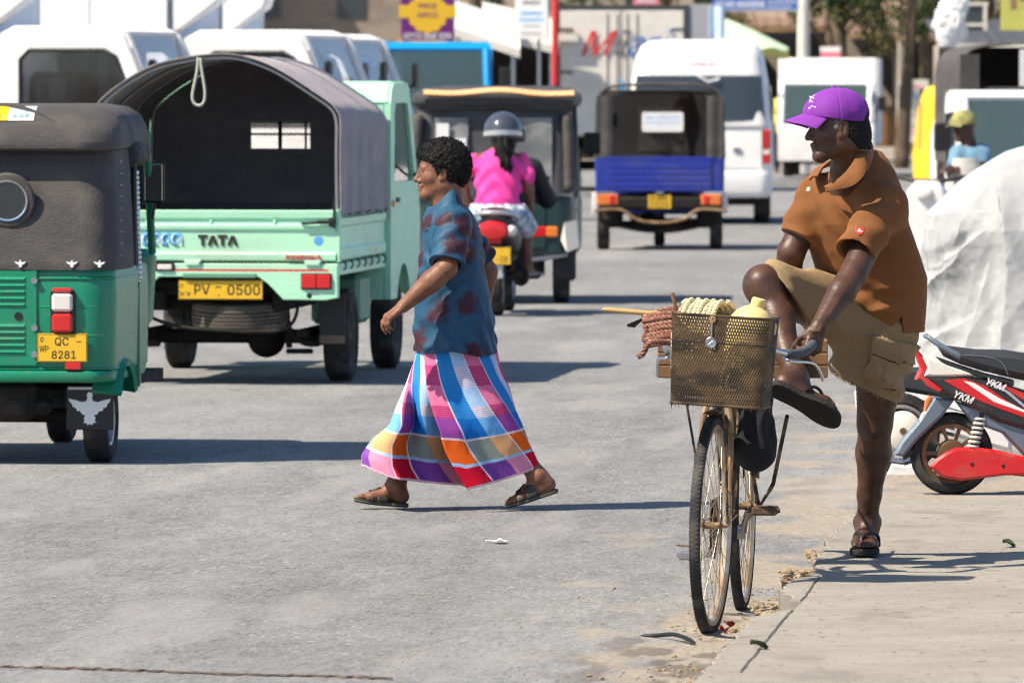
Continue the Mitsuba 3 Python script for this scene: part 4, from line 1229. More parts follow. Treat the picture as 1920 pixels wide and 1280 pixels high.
rk = [tube([(s * .06, .92, .80), (s * .065, WB + .22, .78)], .006, 6) for s in (-1, 1)] + [tube([(-.065, y, .79), (.065, y, .79)], .005, 6) for y in (.95, 1.1, 1.25, 1.37)]
bpart('rear_rack', cat(rk), 'frame_paint', True)
bpart('stand', cat([tube([(.185, .80, .690), (.125, .95, .45), (.105, 1.02, .42)], .0075, 8), tube([(.105, 1.02, .42), (.06, WB, R_)], .006, 6)]), 'frame_paint', True)
# basket
BR = ST @ np.array(T().translate([.064, 0, 0]).matrix, float) @ rotm(2.6, [0, 1, 0], (0, -.2, .92))
bw, bd_, bh, z0, yb = .330, .240, .292, .772, -.215
per = rrect(bw, bd_, .045, 6); per = np.vstack([per, per[:1]])
cum = np.r_[0, np.cumsum(np.linalg.norm(np.diff(per, axis=0), axis=1))]; PL = cum[-1]
def rim_pt(s, v):
    s = np.mod(s, PL); g = .93 + .07 * v
    return np.stack([np.interp(s, cum, per[:, 0]) * g, np.interp(s, cum, per[:, 1]) * g + yb, z0 + v * bh + 0 * s], -1)
wires = []
pitch, tall = .0088, .0108
ns = int(PL / pitch); n_ = int(bh / tall) * 2
for i in range(ns):
    for sg in (-1, 1):
        v = np.linspace(0, 1, 11); s = i * PL / ns + sg * v * bh / tall * .5 * pitch * 1.0
        c = rim_pt(s, v); w = .0027
        tang = rim_pt(s + .002, v) - rim_pt(s - .002, v); tang /= np.linalg.norm(tang, axis=1, keepdims=True)
        nrm = np.cross(tang, [0, 0, 1.0]) * .0006
        o = tang * w
        secs = np.stack([c - o, c + nrm * sg - o * 0 + nrm, c + o, c - nrm], 1)
        wires.append(loft(secs))
bk = bpart('basket', tube(rim_pt(np.linspace(0, PL, 60, endpoint=False), np.ones(60)), .0042, 8, closed=True), 'basket_wire', True, M=BR)
bpart('base_rim', tube(rim_pt(np.linspace(0, PL, 60, endpoint=False), np.zeros(60)), .0046, 8, closed=True), 'basket_wire', True, parent=bk, M=BR)
bpart('base_plate', cat([slab([[rim_pt(s, 0) * A([t, t, 1]) + A([0, yb * (1 - t), 0]) for t in (.02, 1.0)] for s in np.linspace(0, PL, 50)], .003)]), 'basket_wire', True, parent=bk, M=BR)
bpart('wire_mesh', cat(wires), 'basket_wire', False, parent=bk, M=BR, kind='stuff')
bpart('cord', tube(rim_pt(np.linspace(0, PL, 70, endpoint=False), np.full(70, .70)) * A([1.012, 1, 1]) + A([0, -.002, 0]), .0019, 6, closed=True), 'black', True, parent=bk, M=BR)
mp = rim_pt(np.array([PL * .5]), np.array([.70]))[0]
fx = -.024
bpart('medallion', cat([revolve([(0, -.003), (.016, -.003), (.0185, -.001), (.0185, .001), (.016, .003), (.013, .002), (0, .002)], (fx, yb - bd_ / 2 - .004, z0 + bh * .70), (0, -1, 0), 28),
                        tube([(fx - .006, yb - bd_ / 2 - .0065, z0 + bh * .70 - .006), (fx + .007, yb - bd_ / 2 - .0065, z0 + bh * .70 + .006)], .002, 5), tube([(fx, yb - bd_ / 2 - .004, z0 + bh * .70 + .015), (fx - .001, yb - bd_ / 2 - .004, z0 + bh * .96)], .003, 6)]), 'steel', 30, parent=bk, M=BR)
bpart('washer', revolve([(.004, -.002), (.012, -.002), (.012, .002), (.004, .002), (.004, -.002)], (fx + .0, yb - bd_ / 2 - .005, z0 + bh * .965), (0, -1, 0), 20), 'rust', 30, parent=bk, M=BR)
bpart('basket_stay', cat([tube([(s * .06, yb + .03, z0), (s * .052, -.04, .60), (s * .054, 0, R_)], .0045, 6) for s in (-1, 1)]), 'frame_paint', True, parent=bk, M=ST)
fr = np.random.default_rng(5); fringe = []
for i in range(60):
    s = fr.uniform(0, PL); q = rim_pt(np.array([s]), np.array([0.0]))[0]
    fringe.append(tube([q, q + A([fr.normal(0, .004), fr.normal(0, .003), -abs(fr.normal(.006, .006)) - .004])], .0012, 4))
bpart('frayed_lining', cat(fringe), 'black', True, parent=bk, M=BR, kind='stuff')

MB = bike.M @ BR
# things carried in and on the basket
mat('rope_pale', proc(lambda p, n, uv: mix([0.60, 0.50, 0.28], [0.80, 0.71, 0.48], noise(p.x * 140, p.y * 140, p.z * 140))), rough=0.85)
mat('rope_red', proc(lambda p, n, uv: mix(mix([0.17, 0.062, 0.042], [0.28, 0.125, 0.088], noise(p.x * 90, p.y * 90, p.z * 90)), [0.42, 0.30, 0.25], smoothstep(.72, .80, noise(p.x * 190 + 9, p.y * 190, p.z * 190)))), rough=0.85)


def rope(path, r, pitch, n=3, step=.0045):
    L = np.linalg.norm(np.diff(path, axis=0), axis=1).sum(); m = max(12, int(L / step))
    t = np.r_[0, np.cumsum(np.linalg.norm(np.diff(path, axis=0), axis=1))]; u = np.linspace(0, t[-1], m)
    p = np.stack([np.interp(u, t, path[:, k]) for k in range(3)], 1)
    tg = np.gradient(p, axis=0); tg /= np.linalg.norm(tg, axis=1, keepdims=True)
    a = np.cross(tg[0], [.3, .5, .8]); a /= np.linalg.norm(a); out = [[] for _ in range(n)]
    for i in range(m):
        a = a - tg[i] * (a @ tg[i]); a /= np.linalg.norm(a); b_ = np.cross(tg[i], a)
        for j in range(n):
            w = 2 * math.pi * (u[i] / pitch + j / n); out[j].append(p[i] + r * .50 * (math.cos(w) * a + math.sin(w) * b_))
    return cat([tube(q, r * .56, 6) for q in out])


turns = []
for i in range(8):
    x = -.150 + .0165 * i
    a = np.linspace(0, 2 * math.pi, 60)
    turns.append(np.stack([x + .03 * -np.sin(a) * 1.0 + .0165 * a / (2 * math.pi) + .018, yb + .01 + (.082 + .003 * (i % 3)) * np.cos(a + math.pi / 2), z0 + .180 + (.150 + .006 * math.sin(2.1 * i)) * np.sin(a + math.pi / 2)], 1))
solo('rope_coil', rope(np.vstack(turns), .0086, .034), 'rope_pale', 'coil of pale straw coloured rope standing up in the bicycle basket', 'rope', True, M=MB)
turns = []
for i in range(7):
    a = np.linspace(-2.6, 2.6 if i < 6 else 2.1, 60)
    zz = z0 + bh + .004 - .0155 * i + (.012 if i % 2 else 0) * .3
    turns.append(np.stack([-.170 - (.116 + .005 * math.sin(1.7 * i) - .002 * i) * np.cos(a) + .01, yb + .04 + .085 * np.sin(a) - .0022 * i, zz - .028 * np.clip(np.cos(a), 0, 1) ** 1.4 + .006 * np.sin(a)], 1))
pth = np.vstack(turns)
tail = spline([pth[-1], pth[-1] + A([-.02, -.10, -.02]), A([-.205, yb - .10, z0 + .195]), A([-.235, yb - .10, z0 + .185]), A([-.252, yb - .095, z0 + .150]), A([-.268, yb - .09, z0 + .142])], 30)
solo('rope_coil', rope(np.vstack([pth, tail]), .0102, .044), 'rope_red', 'coil of reddish brown rope hanging over the left side of the basket', 'rope', True, M=MB)
st = np.stack([[(x, yb + .015 + .0085 * math.cos(a) * g, z0 + bh - .014 + .002 + .0085 * math.sin(a) * g + .02 * (-.2 - x) * .5) for a in np.linspace(0, 2 * math.pi, 9)[:-1]] for x, g in ((-.415, .25), (-.408, .8), (-.39, .95), (-.30, 1.0), (-.20, 1.05), (-.10, 1.1), (.0, 1.1))])
solo('bamboo_stick', loft(st), 'bamboo', 'bamboo stick poking out to the left over the red rope', 'stick', 40, M=MB)
solo('twig', tube([(-.175, yb - .05, z0 + bh + .062), (-.165, yb - .05, z0 + bh + .03), (-.140, yb - .04, z0 + bh - .05)], [.0075, .006, .006], 7), 'wood', 'short brown stick end standing beside the pale rope', 'stick', True, M=MB)
solo('dark_leaf', slab([[(-.272 - .012 * i, yb - .04 + .006 * j, z0 + bh - .028 - .006 * i - .010 * j * (1 - abs(i - 2) / 3)) for i in range(5)] for j in range(3)], .002), 'black', 'dark leaf tip sticking out under the bamboo stick', 'leaf', True, M=MB)
mat('can_plastic', proc(lambda p, n, uv: mix([0.78, 0.56, 0.16], [0.80, 0.70, 0.36], fbm(p.x * 12, p.y * 12, p.z * 12))), rough=0.42, spec=0.5)
jc = Thing('plastic_can', 'yellow plastic can with a cap leaning in the right of the basket', 'can', MB @ np.array(T().translate([.036, yb + .015, z0 + .030]).rotate([0, 1, 0], 12).matrix, float))
pr = [(0, 0), (.05, 0), (.078, .012), (.083, .04), (.082, .225), (.077, .248), (.060, .278), (.038, .296), (.024, .302), (.019, .306), (.019, .310), (0, .310)]
jc.part('body', revolve(pr, (0, 0, 0), (0, 0, 1), 40), 'can_plastic', 40)
jc.part('lid', revolve([(0, .302), (.0225, .302), (.0235, .306), (.0235, .326), (.0205, .331), (0, .331)], (0, 0, 0), (0, 0, 1), 24), 'can_plastic', 30)
jc.part('handle', tube(spline([(.045, 0, .272), (.070, -.01, .262), (.074, -.01, .235), (.068, -.005, .215)], 14), .010, 8), 'can_plastic', True)
jc.part('string', tube(spline([(-.024, -.004, .300), (0, -.026, .299), (.024, -.006, .300), (.040, -.02, .285)], 20), .0024, 5), 'rope_red', True)
crate = Thing('wooden_box', 'weathered brown wooden box lying across the frame behind the basket', 'box', frame(.782, 26.19, .795, 2))
for k in range(3): crate.part('plank', box(0, -.075, .022 + .043 * k, .575, .014, .0405, .003), 'wood', False)
for k in range(3): crate.part('plank', box(0, .075, .022 + .043 * k, .575, .014, .0405, .003), 'wood', False)
for s in (-1, 1): crate.part('end_board', box(s * .279, 0, .066, .016, .133, .128, .003), 'wood', False)
crate.part('bottom_board', box(0, 0, .006, .54, .134, .012, .002), 'wood', False)
bag = Blob(); bc_ = P(1417, 815, 25.78)
bag.rc(bc_ + A([.0, 0, .115]), bc_ + A([0, 0, -.05]), .058, .066, .04).ell(bc_ + A([0, 0, -.045]), [.064, .055, .075], None, .03).rc(bc_ + A([-.03, .03, .12]), bc_ + A([-.03, .06, .2]), .02, .012, .03)
bag.post = lambda p, d: d + .004 * np.sin((p[:, 0] - bc_[0]) * 120 + 3 * np.sin(p[:, 2] * 22)) * sstep(-.1, .1, p[:, 2] - bc_[2] + .05)
solo('cloth_bag', blob_mesh(bag, bc_ - .2, bc_ + .26, .004), 'black_cloth', 'black cloth bag hanging under the basket behind the front wheel', 'bag', True)
# ---------------------------------------------------------------- vehicles: shared pieces
def ring(z, hx, y0, y1, r, n=6, cx=0.0):
    q = rrect(2 * hx, y1 - y0, r, n, cx, (y0 + y1) / 2); return np.column_stack([q, np.full(len(q), z)])


def road_wheel(t, c, R, w, rim=.6, m='rubber', hub='steel', name='wheel', M=None):
    c = A(c); h = w / 2
    p = [(R * rim, -h * .82), (R * (rim + .12), -h), (R * .90, -h), (R * .975, -h * .80), (R, -h * .55), (R, h * .55), (R * .975, h * .80), (R * .90, h), (R * (rim + .12), h), (R * rim, h * .82), (R * rim, -h * .82)]
    g = [revolve(p, c, (1, 0, 0), 40)]
    for o in (-.28, 0, .28): g.append(revolve([(R * .999, (o - .05) * w), (R * 1.006, (o - .045) * w), (R * 1.006, (o + .045) * w), (R * .999, (o + .05) * w)], c, (1, 0, 0), 40))
    k = t.part(name, moved(cat(g), M=M) if M is not None else cat(g), m, 30)
    q = revolve([(0, -h * .35), (R * rim * .45, -h * .35), (R * rim * .8, -h * .1), (R * rim * .92, -h * .8), (R * rim * 1.02, -h * .84), (R * rim * 1.02, h * .84), (R * rim * .92, h * .8), (R * rim * .8, h * .25), (R * rim * .45, h * .5), (R * rim * .2, h * .55), (R * rim * .18, h * .75), (0, h * .75)], c, (1, 0, 0), 28)
    t.part('rim', moved(q, M=M) if M is not None else q, hub, 30, parent=k)
    return k


def lamp(t, x, y, z, w, h, m, d=.03, parent=None, name='tail_lamp', b=.012):
    return t.part(name, box(x, y, z, w, d, h, b), m, 30, parent=parent)


def plate(t, x, y, z, w, h, lines, name='number_plate'):
    k = t.part(name, box(x, y, z, w, .008, h, .003), 'plate', False)
    t.part('plate_edge', cat([box(x, y - .004, z + s * (h / 2 - .004), w - .006, .003, .0035) for s in (-1, 1)] + [box(x + s * (w / 2 - .004), y - .004, z, .0035, .003, h - .012) for s in (-1, 1)]), 'ink', False, parent=k)
    for s, tx, tz, th, tw in lines:
        t.part('characters', moved(text(s, th, .002, True, tw), x + tx, y - .0045, z + tz), 'ink', False, parent=k, label='black characters')
    return k


# ---------------------------------------------------------------- green three-wheeler at the left edge
tk = Thing('three_wheeler', 'green three wheeler with grey canvas hood and a round rear window at the left edge', 'three-wheeler', frame(-2.44, 36.55, 0, 6.0))
RY = -.38
lower = [ring(.386, .585, RY + .05, .85, .12), ring(.40, .60, RY + .02, .85, .13), ring(.47, .615, RY, .85, .14), ring(.80, .62, RY - .005, .85, .15), ring(.915, .612, RY + .01, .85, .15), ring(.925, .60, RY + .02, .85, .14)]
bd = tk.part('body', loft(lower), 'green', 30)
tk.part('rib', cat([extr(rrect(1.235, .85 - RY + .012, .15, 6, 0, (RY + .85) / 2 - .001), z, z + .016, 'z', .006) for z in (.445, .600, .735, .868)]), 'green', 30, parent=bd)
hatch = tk.part('hatch', box(0, RY - .008, .69, .53, .016, .45, .006), 'green', False)
for cx in (-.115, .115):
    for z in (.875, .845, .815, .785, .755, .655, .625, .595, .565, .535):
        tk.part('louvre', hull([(cx + sx * .095, RY - .014, z + sz * .011) for sx in (-1, 1) for sz in (-1, 1)] + [(cx + sx * .088, RY - .028, z + .002 - .006) for sx in (-1, 1)]), 'green', False, parent=hatch)
for z in (.865, .645, .520): tk.part('hatch_bolt', revolve([(0, -.012), (.015, -.012), (.015, 0), (0, 0)], (.252, RY - .016, z), (0, 1, 0), 14), 'steel', 30, parent=hatch)
tk.part('hatch_handle', revolve([(0, -.006), (.019, -.006), (.019, 0), (0, 0)], (.175, RY - .018, .70), (0, 1, 0), 16), 'black', 30, parent=hatch)
for s in (-1, 1):
    x = s * .385
    tk.part('lamp_housing', box(x, RY - .012, .72, .118, .03, .212, .014), 'black', 30)
    lamp(tk, x, RY - .034, .765, .098, .085, 'clear_lamp', .03, name='reversing_lamp'); lamp(tk, x, RY - .034, .668, .098, .088, 'red_lamp', .03)
    lamp(tk, x, RY - .034, .822, .098, .02, 'red_lamp', .03)
plate(tk, .384, RY - .025, .552, .238, .134, [('QC', -.035, .012, .036, .066), ('-', .068, .016, .03, .022), ('8281', -.050, -.050, .036, .115), ('W', -.108, -.018, .028, .024), ('P', -.082, -.018, .028, .018), ('o', -.104, .028, .03, .016)])
tk.part('reflector', box(.435, RY - .02, .470, .075, .02, .04, .005), 'red_lamp', 30)
tk.part('bumper_sill', loft([ring(.392, .60, RY - .012, .3, .12), ring(.40, .612, RY - .024, .3, .13), ring(.437, .612, RY - .024, .3, .13), ring(.444, .60, RY - .012, .3, .12)]), 'green', 30)
# canvas hood
hood = [ring(.915, .628, RY - .018, .34, .15), ring(.955, .630, RY - .022, .34, .15), ring(1.2, .618, RY + .012, .36, .15), ring(1.42, .600, RY + .060, .40, .16), ring(1.475, .592, RY + .078, .42, .16)]
cv = tk.part('rear_curtain', loft(hood), 'canvas', 35)
roof = [ring(1.470, .600, RY - .005, 1.35, .2), ring(1.482, .632, RY - .035, 1.38, .21), ring(1.51, .640, RY - .040, 1.39, .22), ring(1.575, .632, RY - .020, 1.40, .23), ring(1.635, .600, RY + .03, 1.39, .24), ring(1.675, .53, RY + .12, 1.33, .25), ring(1.690, .42, RY + .22, 1.2, .25)]
rm = loft(roof); rm.vertices[:, 0] *= 1 - .17 * np.clip((rm.vertices[:, 1] - .1) / 1.3, 0, 1)
rf = tk.part('hood', rm, 'canvas', 40)
tk.part('strap', slab([[(.06 + .40 * t, RY + .035 + .13 * (1 - t) ** 1 * .9 - .02 - .045 * math.sin(t * 1.5), 1.672 - .185 * t ** 2.2 + .0 + dz) for dz in (0, .022)] for t in np.linspace(0, 1, 20)], .012), 'canvas_dark', 35, parent=rf)
tk.part('studs', cat([trimesh.creation.icosphere(subdivisions=1, radius=.0045).apply_translation((.627, RY + .20 + .0, z)) for z in np.linspace(.98, 1.42, 9)]), 'chrome', True, parent=cv)
tk.part('window_ring', revolve([(.094, -.012), (.120, -.010), (.130, 0), (.125, .01), (.094, .006), (.094, -.012)], (.125, RY - .012, 1.241), unit((0, 1, .10)), 40), 'canvas', 35, parent=cv)
tk.part('chrome_rim', revolve([(.088, -.018), (.096, -.020), (.099, -.012), (.088, -.008), (.088, -.018)], (.125, RY - .012, 1.241), unit((0, 1, .10)), 40), 'chrome', 35, parent=cv)
tk.part('round_window', revolve([(0, -.010), (.09, -.010), (.09, -.004), (0, -.004)], (.125, RY - .012, 1.241), unit((0, 1, .10)), 40), 'glass_dark', 30, parent=cv)
st_k = tk.part('sticker', slab([[(x, RY + yy - .008, zz_) for yy, zz_ in ((.012, 1.612), (.03, 1.635), (.075, 1.657), (.12, 1.677))] for x in np.linspace(-.5, .12, 12)], .004), 'yellow', False)
tk.part('sticker_end', slab([[(x, RY + yy - .008, zz_) for yy, zz_ in ((.012, 1.612), (.03, 1.635), (.075, 1.657), (.12, 1.677))] for x in np.linspace(.12, .245, 5)], .004), 'white_plain', False, parent=st_k)
tk.part('sticker_text', moved(moved(text('wwwooo', .016, .002, True, .15), M=rotm(-32, [1, 0, 0])), -.065, RY + .012, 1.634), 'red_print', False, parent=st_k)
tk.part('sticker_text', moved(moved(text('2:2S', .026, .002, True, .075), M=rotm(-32, [1, 0, 0])), .145, RY + .012, 1.632), 'sky_print', False, parent=st_k)


def eagle(w, h):
    half = [(0, .50), (.05, .48), (.07, .40), (.05, .32), (.09, .22), (.20, .20), (.34, .26), (.50, .30), (.47, .20), (.42, .14), (.40, .05), (.33, .02), (.30, -.07), (.22, -.08), (.18, -.17), (.10, -.20), (.14, -.28), (.12, -.36), (.16, -.42), (.08, -.44), (.05, -.50), (0, -.46)]
    pts = half + [(-x, z) for x, z in half[-2:0:-1]]
    return [(x * w, z * h) for x, z in pts]


flap = tk.part('mudflap', box(.485, -.225, .262, .225, .010, .20, .003), 'black', False)
tk.part('eagle_emblem', extr([(x + .485, z + .262) for x, z in eagle(.20, .155)], -.236, -.231, 'y'), 'silver_sticker', False, parent=flap, label='white eagle with spread wings')
tk.part('mudflap_bar', box(.485, -.235, .358, .21, .012, .016, .003), 'steel', False, parent=flap)
for x in (-.20, .186, .43, .56): tk.part('emblem', extr([(x + px, .945 + pz) for px, pz in eagle(.055, .034)], RY - .030, RY - .024, 'y'), 'silver_sticker', False, parent=cv)
for s in (-1, 1):
    road_wheel(tk, (s * .50, 0, .205), .205, .115)
    tk.part('wheel_arch', slab([[(s * (.50 + .135 * u), (.285 - .03 * u * u) * math.cos(a), .215 + (.285 - .03 * u * u) * math.sin(a)) for u in (0, .35, .7, .9, 1)] for a in np.linspace(.45, 2.69, 28)], .03), 'green', 35)
    tk.part('side_panel', slab([[(s * (.615 - .165 * t), .40 + 1.15 * t, z) for z in (.34, .60, .84)] for t in np.linspace(0, 1, 10)], .02), 'green', 35)
    tk.part('door_post', tube([(s * .600, .40, .90), (s * .585, .46, 1.50)], .016, 8), 'black', True)
    tk.part('windscreen_post', tube([(s * .50, 1.62, .95), (s * .51, 1.36, 1.55)], .02, 8), 'green', True)
    tk.part('rolled_curtain', tube(spline([(s * .585, .30, 1.44), (s * .585, .5, 1.455), (s * .54, .9, 1.44), (s * .49, 1.3, 1.46)], 30), .050 + .008 * np.sin(np.arange(30) * 1.7), 10), 'canvas', True)
bar = tube([(.612, .47, .84), (.592, .50, 1.36)], .010, 8)
tk.part('beaded_bar', cat([bar] + [trimesh.creation.icosphere(subdivisions=1, radius=.016).apply_translation((.612 - .02 * t, .47 + .03 * t, .86 + .5 * t)) for t in np.linspace(0, 1, 22)]), 'chrome', True)
tk.part('floor', box(0, .9, .36, 1.1, 1.5, .05), 'underbody', False)
tk.part('seat', cat([box(0, .55, .72, 1.05, .45, .18, .04), box(0, 1.25, .68, .62, .32, .14, .04)]), 'black', 30)
tk.part('front_cowl', loft([ring(.38, .30, 1.62, 1.98, .14), ring(.62, .47, 1.55, 2.0, .16), ring(.93, .50, 1.58, 1.90, .14), ring(.97, .46, 1.62, 1.84, .1)]), 'green', 35)
tk.part('windscreen', grid([[(x, 1.62 - .26 * t, .96 + .58 * t) for t in (0, 1)] for x in (-.49, .49)]), 'pane', False)
road_wheel(tk, (0, 1.92, .205), .205, .11, name='front_wheel')
mr = tk.part('mirror', box(.535, 1.46, 1.30, .105, .035, .20, .014), 'black', 30)
tk.part('mirror_glass', box(.535, 1.441, 1.30, .086, .004, .178, .002), 'chrome', False, parent=mr)
tk.part('mirror_arm', tube([(.52, 1.5, 1.12), (.54, 1.48, 1.24)], .008, 8), 'black', True, parent=mr)
tk.part('engine', cat([box(-.02, -.02, .30, .5, .55, .2, .04), tube([(-.45, 0, .22), (.45, 0, .22)], .035, 10), box(.25, -.20, .27, .10, .12, .08, .02)]), 'underbody', 30)
tk.part('exhaust', tube([(-.30, .1, .26), (-.32, -.28, .25)], .035, 10), 'underbody', True)
# ---------------------------------------------------------------- mint pickup with a canvas canopy
tt_ = Thing('pickup_truck', 'mint green small pickup truck with an arched grey canvas canopy open at the back', 'truck', frame(-1.67, 46.36, 0, 6.5))
p = tt_.part
TY = -.74
gate = [(.735, 0), (.745, -.016), (.775, -.018), (.790, -.004), (.812, -.002), (.905, -.004), (.925, -.020), (.945, -.022), (.955, -.006), (.985, -.004), (.992, -.022), (1.030, -.026), (1.036, -.008), (1.036, .03), (.735, .03)]
tg = p('tailgate', extr([(TY + y, z) for z, y in gate], -.722, .722, 'x'), 'mint', 30)
for x in (-.40, -.02, .36): p('gate_rib', box(x, TY - .010, .970, .014, .018, .034, .003), 'mint', False, parent=tg)
for x in (-.13, .585): p('hinge', cat([box(x, TY - .018, .722, .085, .03, .024, .004), tube([(x - .05, TY - .02, .735), (x + .05, TY - .02, .735)], .009, 8)]), 'mint', 30, parent=tg)
lt = p('latch', cat([box(.66, TY - .034, .965, .10, .022, .022, .004), box(.70, TY - .02, .965, .035, .03, .055, .006), tube([(.52, TY - .034, .957), (.66, TY - .036, .966)], .009, 8), tube([(.715, TY - .03, .93), (.715, TY - .03, 1.12)], .008, 8)]), 'black', 30, parent=tg)


def letters(s, h, w, x, y, z, m, parent, lab, shear=0.0):
    g = text(s, h, .004, True, w); g.vertices[:, 0] += shear * g.vertices[:, 2]
    return p('lettering', moved(g, x, y, z), m, False, parent=parent, label=lab)


# the maker's four wide letters, built stroke by stroke
def strokes(segs, w): return cat([hull([(x0 + s * w * nx, 0, z0 + s * w * nz) for s in (-1, 1)] + [(x1 + s * w * nx, 0, z1 + s * w * nz) for s in (-1, 1)] + [(x0 + s * w * nx, .006, z0 + s * w * nz) for s in (-1, 1)] + [(x1 + s * w * nx, .006, z1 + s * w * nz) for s in (-1, 1)])
                                          for (x0, z0, x1, z1) in segs for nx, nz in [unit((-(z1 - z0), (x1 - x0)))]])
def letter_t(x): return [(x, .054, x + .054, .054), (x + .027, .054, x + .027, 0)]
def letter_a(x): return [(x + .004, 0, x + .027, .056), (x + .050, 0, x + .027, .056)]
segs = letter_t(0) + letter_a(.060) + letter_t(.118) + letter_a(.178)
p('lettering', moved(strokes(segs, .0085), -.098, TY - .014, .828), 'ink', False, parent=tg, label='black capital letters TATA')
letters('PRESA', .026, .215, .425, TY - .026, .748, 'red_print', tg, 'thin red letters PRESA', .2)
loops = []
for i, x in enumerate((-.40, -.345, -.285, -.225)):
    loops.append(tube([(x + .024 * math.cos(a) * (1 + .2 * math.cos(2 * a)), TY - .010, .862 + .030 * math.sin(a)) for a in np.linspace(-.6, 4.6 + .3 * (i % 2), 22)], .0075, 6))
    if i % 2: loops.append(tube([(x + .02, TY - .010, .862), (x + .030, TY - .010, .835)], .007, 6))
p('script_halo', cat([tube(m_, .0145, 6) for m_ in ([(x + .024 * math.cos(a), TY - .0035, .862 + .030 * math.sin(a)) for a in np.linspace(-.6, 4.7, 20)] for x in (-.40, -.345, -.285, -.225))]), 'sky_print', True, parent=tg)
p('script', cat(loops), 'white_plain', True, parent=tg, label='white curly script outlined in blue')
p('sticker', cat([disc((.62, TY - .006, .855), (0, 1, 0), r_, .003, 7) for r_ in (.03,)]), 'sky_print', False, parent=tg)
p('tailgate_post', cat([box(s * .735, TY + .02, .885, .024, .05, .31, .004) for s in (-1, 1)]), 'mint', False)
# bumper with its deep cut-out
bpoly = [(-.735, .722), (-.735, .52), (-.66, .505), (-.47, .505), (-.38, .60), (-.33, .642), (.26, .642), (.32, .60), (.41, .508), (.66, .505), (.735, .52), (.735, .722)]
bm_ = p('bumper', extr(bpoly, TY - .012, TY + .05, 'y', .006), 'mint', False)
p('stripe', box(-.02, TY - .0135, .682, 1.40, .004, .013), 'red_print', False, parent=bm_)
for x in (-.607, .607):
    k = p('lamp_housing', box(x, TY - .014, .617, .185, .02, .098, .006), 'black', 30)
    lamp(tt_, x - .042 * (1 if x > 0 else -1), TY - .028, .617, .085, .082, 'red_lamp', .02, b=.006, parent=k); lamp(tt_, x + .045 * (1 if x > 0 else -1), TY - .027, .617, .082, .082, 'red_lamp', .02, name='indicator', b=.006, parent=k)
k = p('marker_housing', box(-.295, TY - .016, .700, .115, .02, .050, .006), 'black', 30); lamp(tt_, -.295, TY - .028, .700, .085, .030, 'clear_lamp', .012, k, 'marker_lamp', .004)
p('bumper_bolt', disc((.565, TY - .014, .533), (0, 1, 0), .016, .006, 12), 'black', 30, parent=bm_)
plate(tt_, .035, TY + .005, .566, .503, .116, [('PV', -.158, -.028, .058, .095), ('-', -.032, -.006, .05, .034), ('0500', .040, -.030, .060, .195), ('N', -.240, -.038, .026, .022), ('W', -.205, -.038, .026, .026), ('o', -.240, .014, .026, .016), ('=', -.020, -.040, .018, .016)])
p('plate_lamp', box(.03, TY + .0, .650, .44, .05, .030, .006), 'mint_dark', False)
# load bed
for s in (-1, 1):
    sd = [(.735, 0), (.745, .015), (.80, .017), (.815, .006), (.93, .004), (.945, .016), (.985, .018), (.995, .004), (1.03, .008), (1.036, -.03), (.735, -.03)]
    k = p('bed_side', extr([(s * .72 + s * o, z) for z, o in sd], TY + .045, 1.44, 'y'), 'mint', 30)
    p('bed_rail', box(s * .70, .36, .685, .06, 2.14, .07, .006), 'mint', False)
    for y in np.linspace(-.5, 1.3, 7): p('rope_hook', tube(spline([(s * .735, y, .735), (s * .75, y, .70), (s * .735, y, .680)], 6), .006, 5), 'black', True, parent=k)
    p('mudflap', box(s * .645, -.34, .40, .155, .012, .28, .003), 'black', False)
    p('mudflap_edge', box(s * .645, -.348, .262, .155, .010, .05, .003), 'dusty_rubber', False)
    road_wheel(tt_, (s * .65, 0, .278), .278, .150, m='rubber', hub='dusty_rubber'); road_wheel(tt_, (s * .65, 2.10, .278), .278, .145, hub='dusty_rubber', name='front_wheel')
p('bed_floor', box(0, .36, .70, 1.42, 2.12, .04), 'underbody', False)
p('bed_liner', cat([box(s * .685, .36, .88, .02, 2.1, .32) for s in (-1, 1)] + [box(0, TY + .05, .87, 1.35, .02, .27), box(0, 1.43, .88, 1.36, .02, .33)]), 'bed_paint', False)
p('fuel_tank', box(.52, .95, .47, .30, .52, .30, .03), 'mint_dark', False)
p('chassis', cat([box(s * .36, .9, .50, .08, 3.0, .12, .01) for s in (-1, 1)] + [box(0, y, .48, .72, .08, .10, .01) for y in (-.35, .5, 1.4, 2.3)] + [tube([(-.6, 0, .27), (.6, 0, .27)], .045, 10)]
                     + [moved(trimesh.creation.icosphere(subdivisions=2, radius=.115), .20, 0, .255)] + [box(s * .47, 0, .30, .06, .9, .05, .01) for s in (-1, 1)] + [box(0, -.30, .58, 1.1, .5, .10, .02)]
                     + [tube(spline([(.36, -.35, .36), (.46, -.33, .25), (.56, -.25, .24), (.58, 0, .30)], 12), .02, 8), tube([(.36, -.3, .5), (.38, -.3, .21)], .02, 6), box(.44, -.28, .19, .16, .05, .03, .008), box(-.58, -.2, .32, .16, .3, .16, .03), box(-.5, -.34, .24, .22, .05, .05, .01)]), 'underbody', 30)
sp_ = p('spare_wheel', revolve([(.17, -.075), (.21, -.082), (.265, -.075), (.283, -.05), (.286, 0), (.283, .05), (.265, .075), (.21, .082), (.17, .075), (.17, -.075)], (.10, -.42, .41), unit((0, -.08, 1)), 48), 'dusty_rubber', 30)
p('tread_groove', cat([revolve([(.284, o - .006), (.2875, o - .004), (.2875, o + .004), (.284, o + .006)], (.10, -.42, .41), unit((0, -.08, 1)), 48) for o in (-.03, -.01, .012, .034)]), 'rubber', 30, parent=sp_)
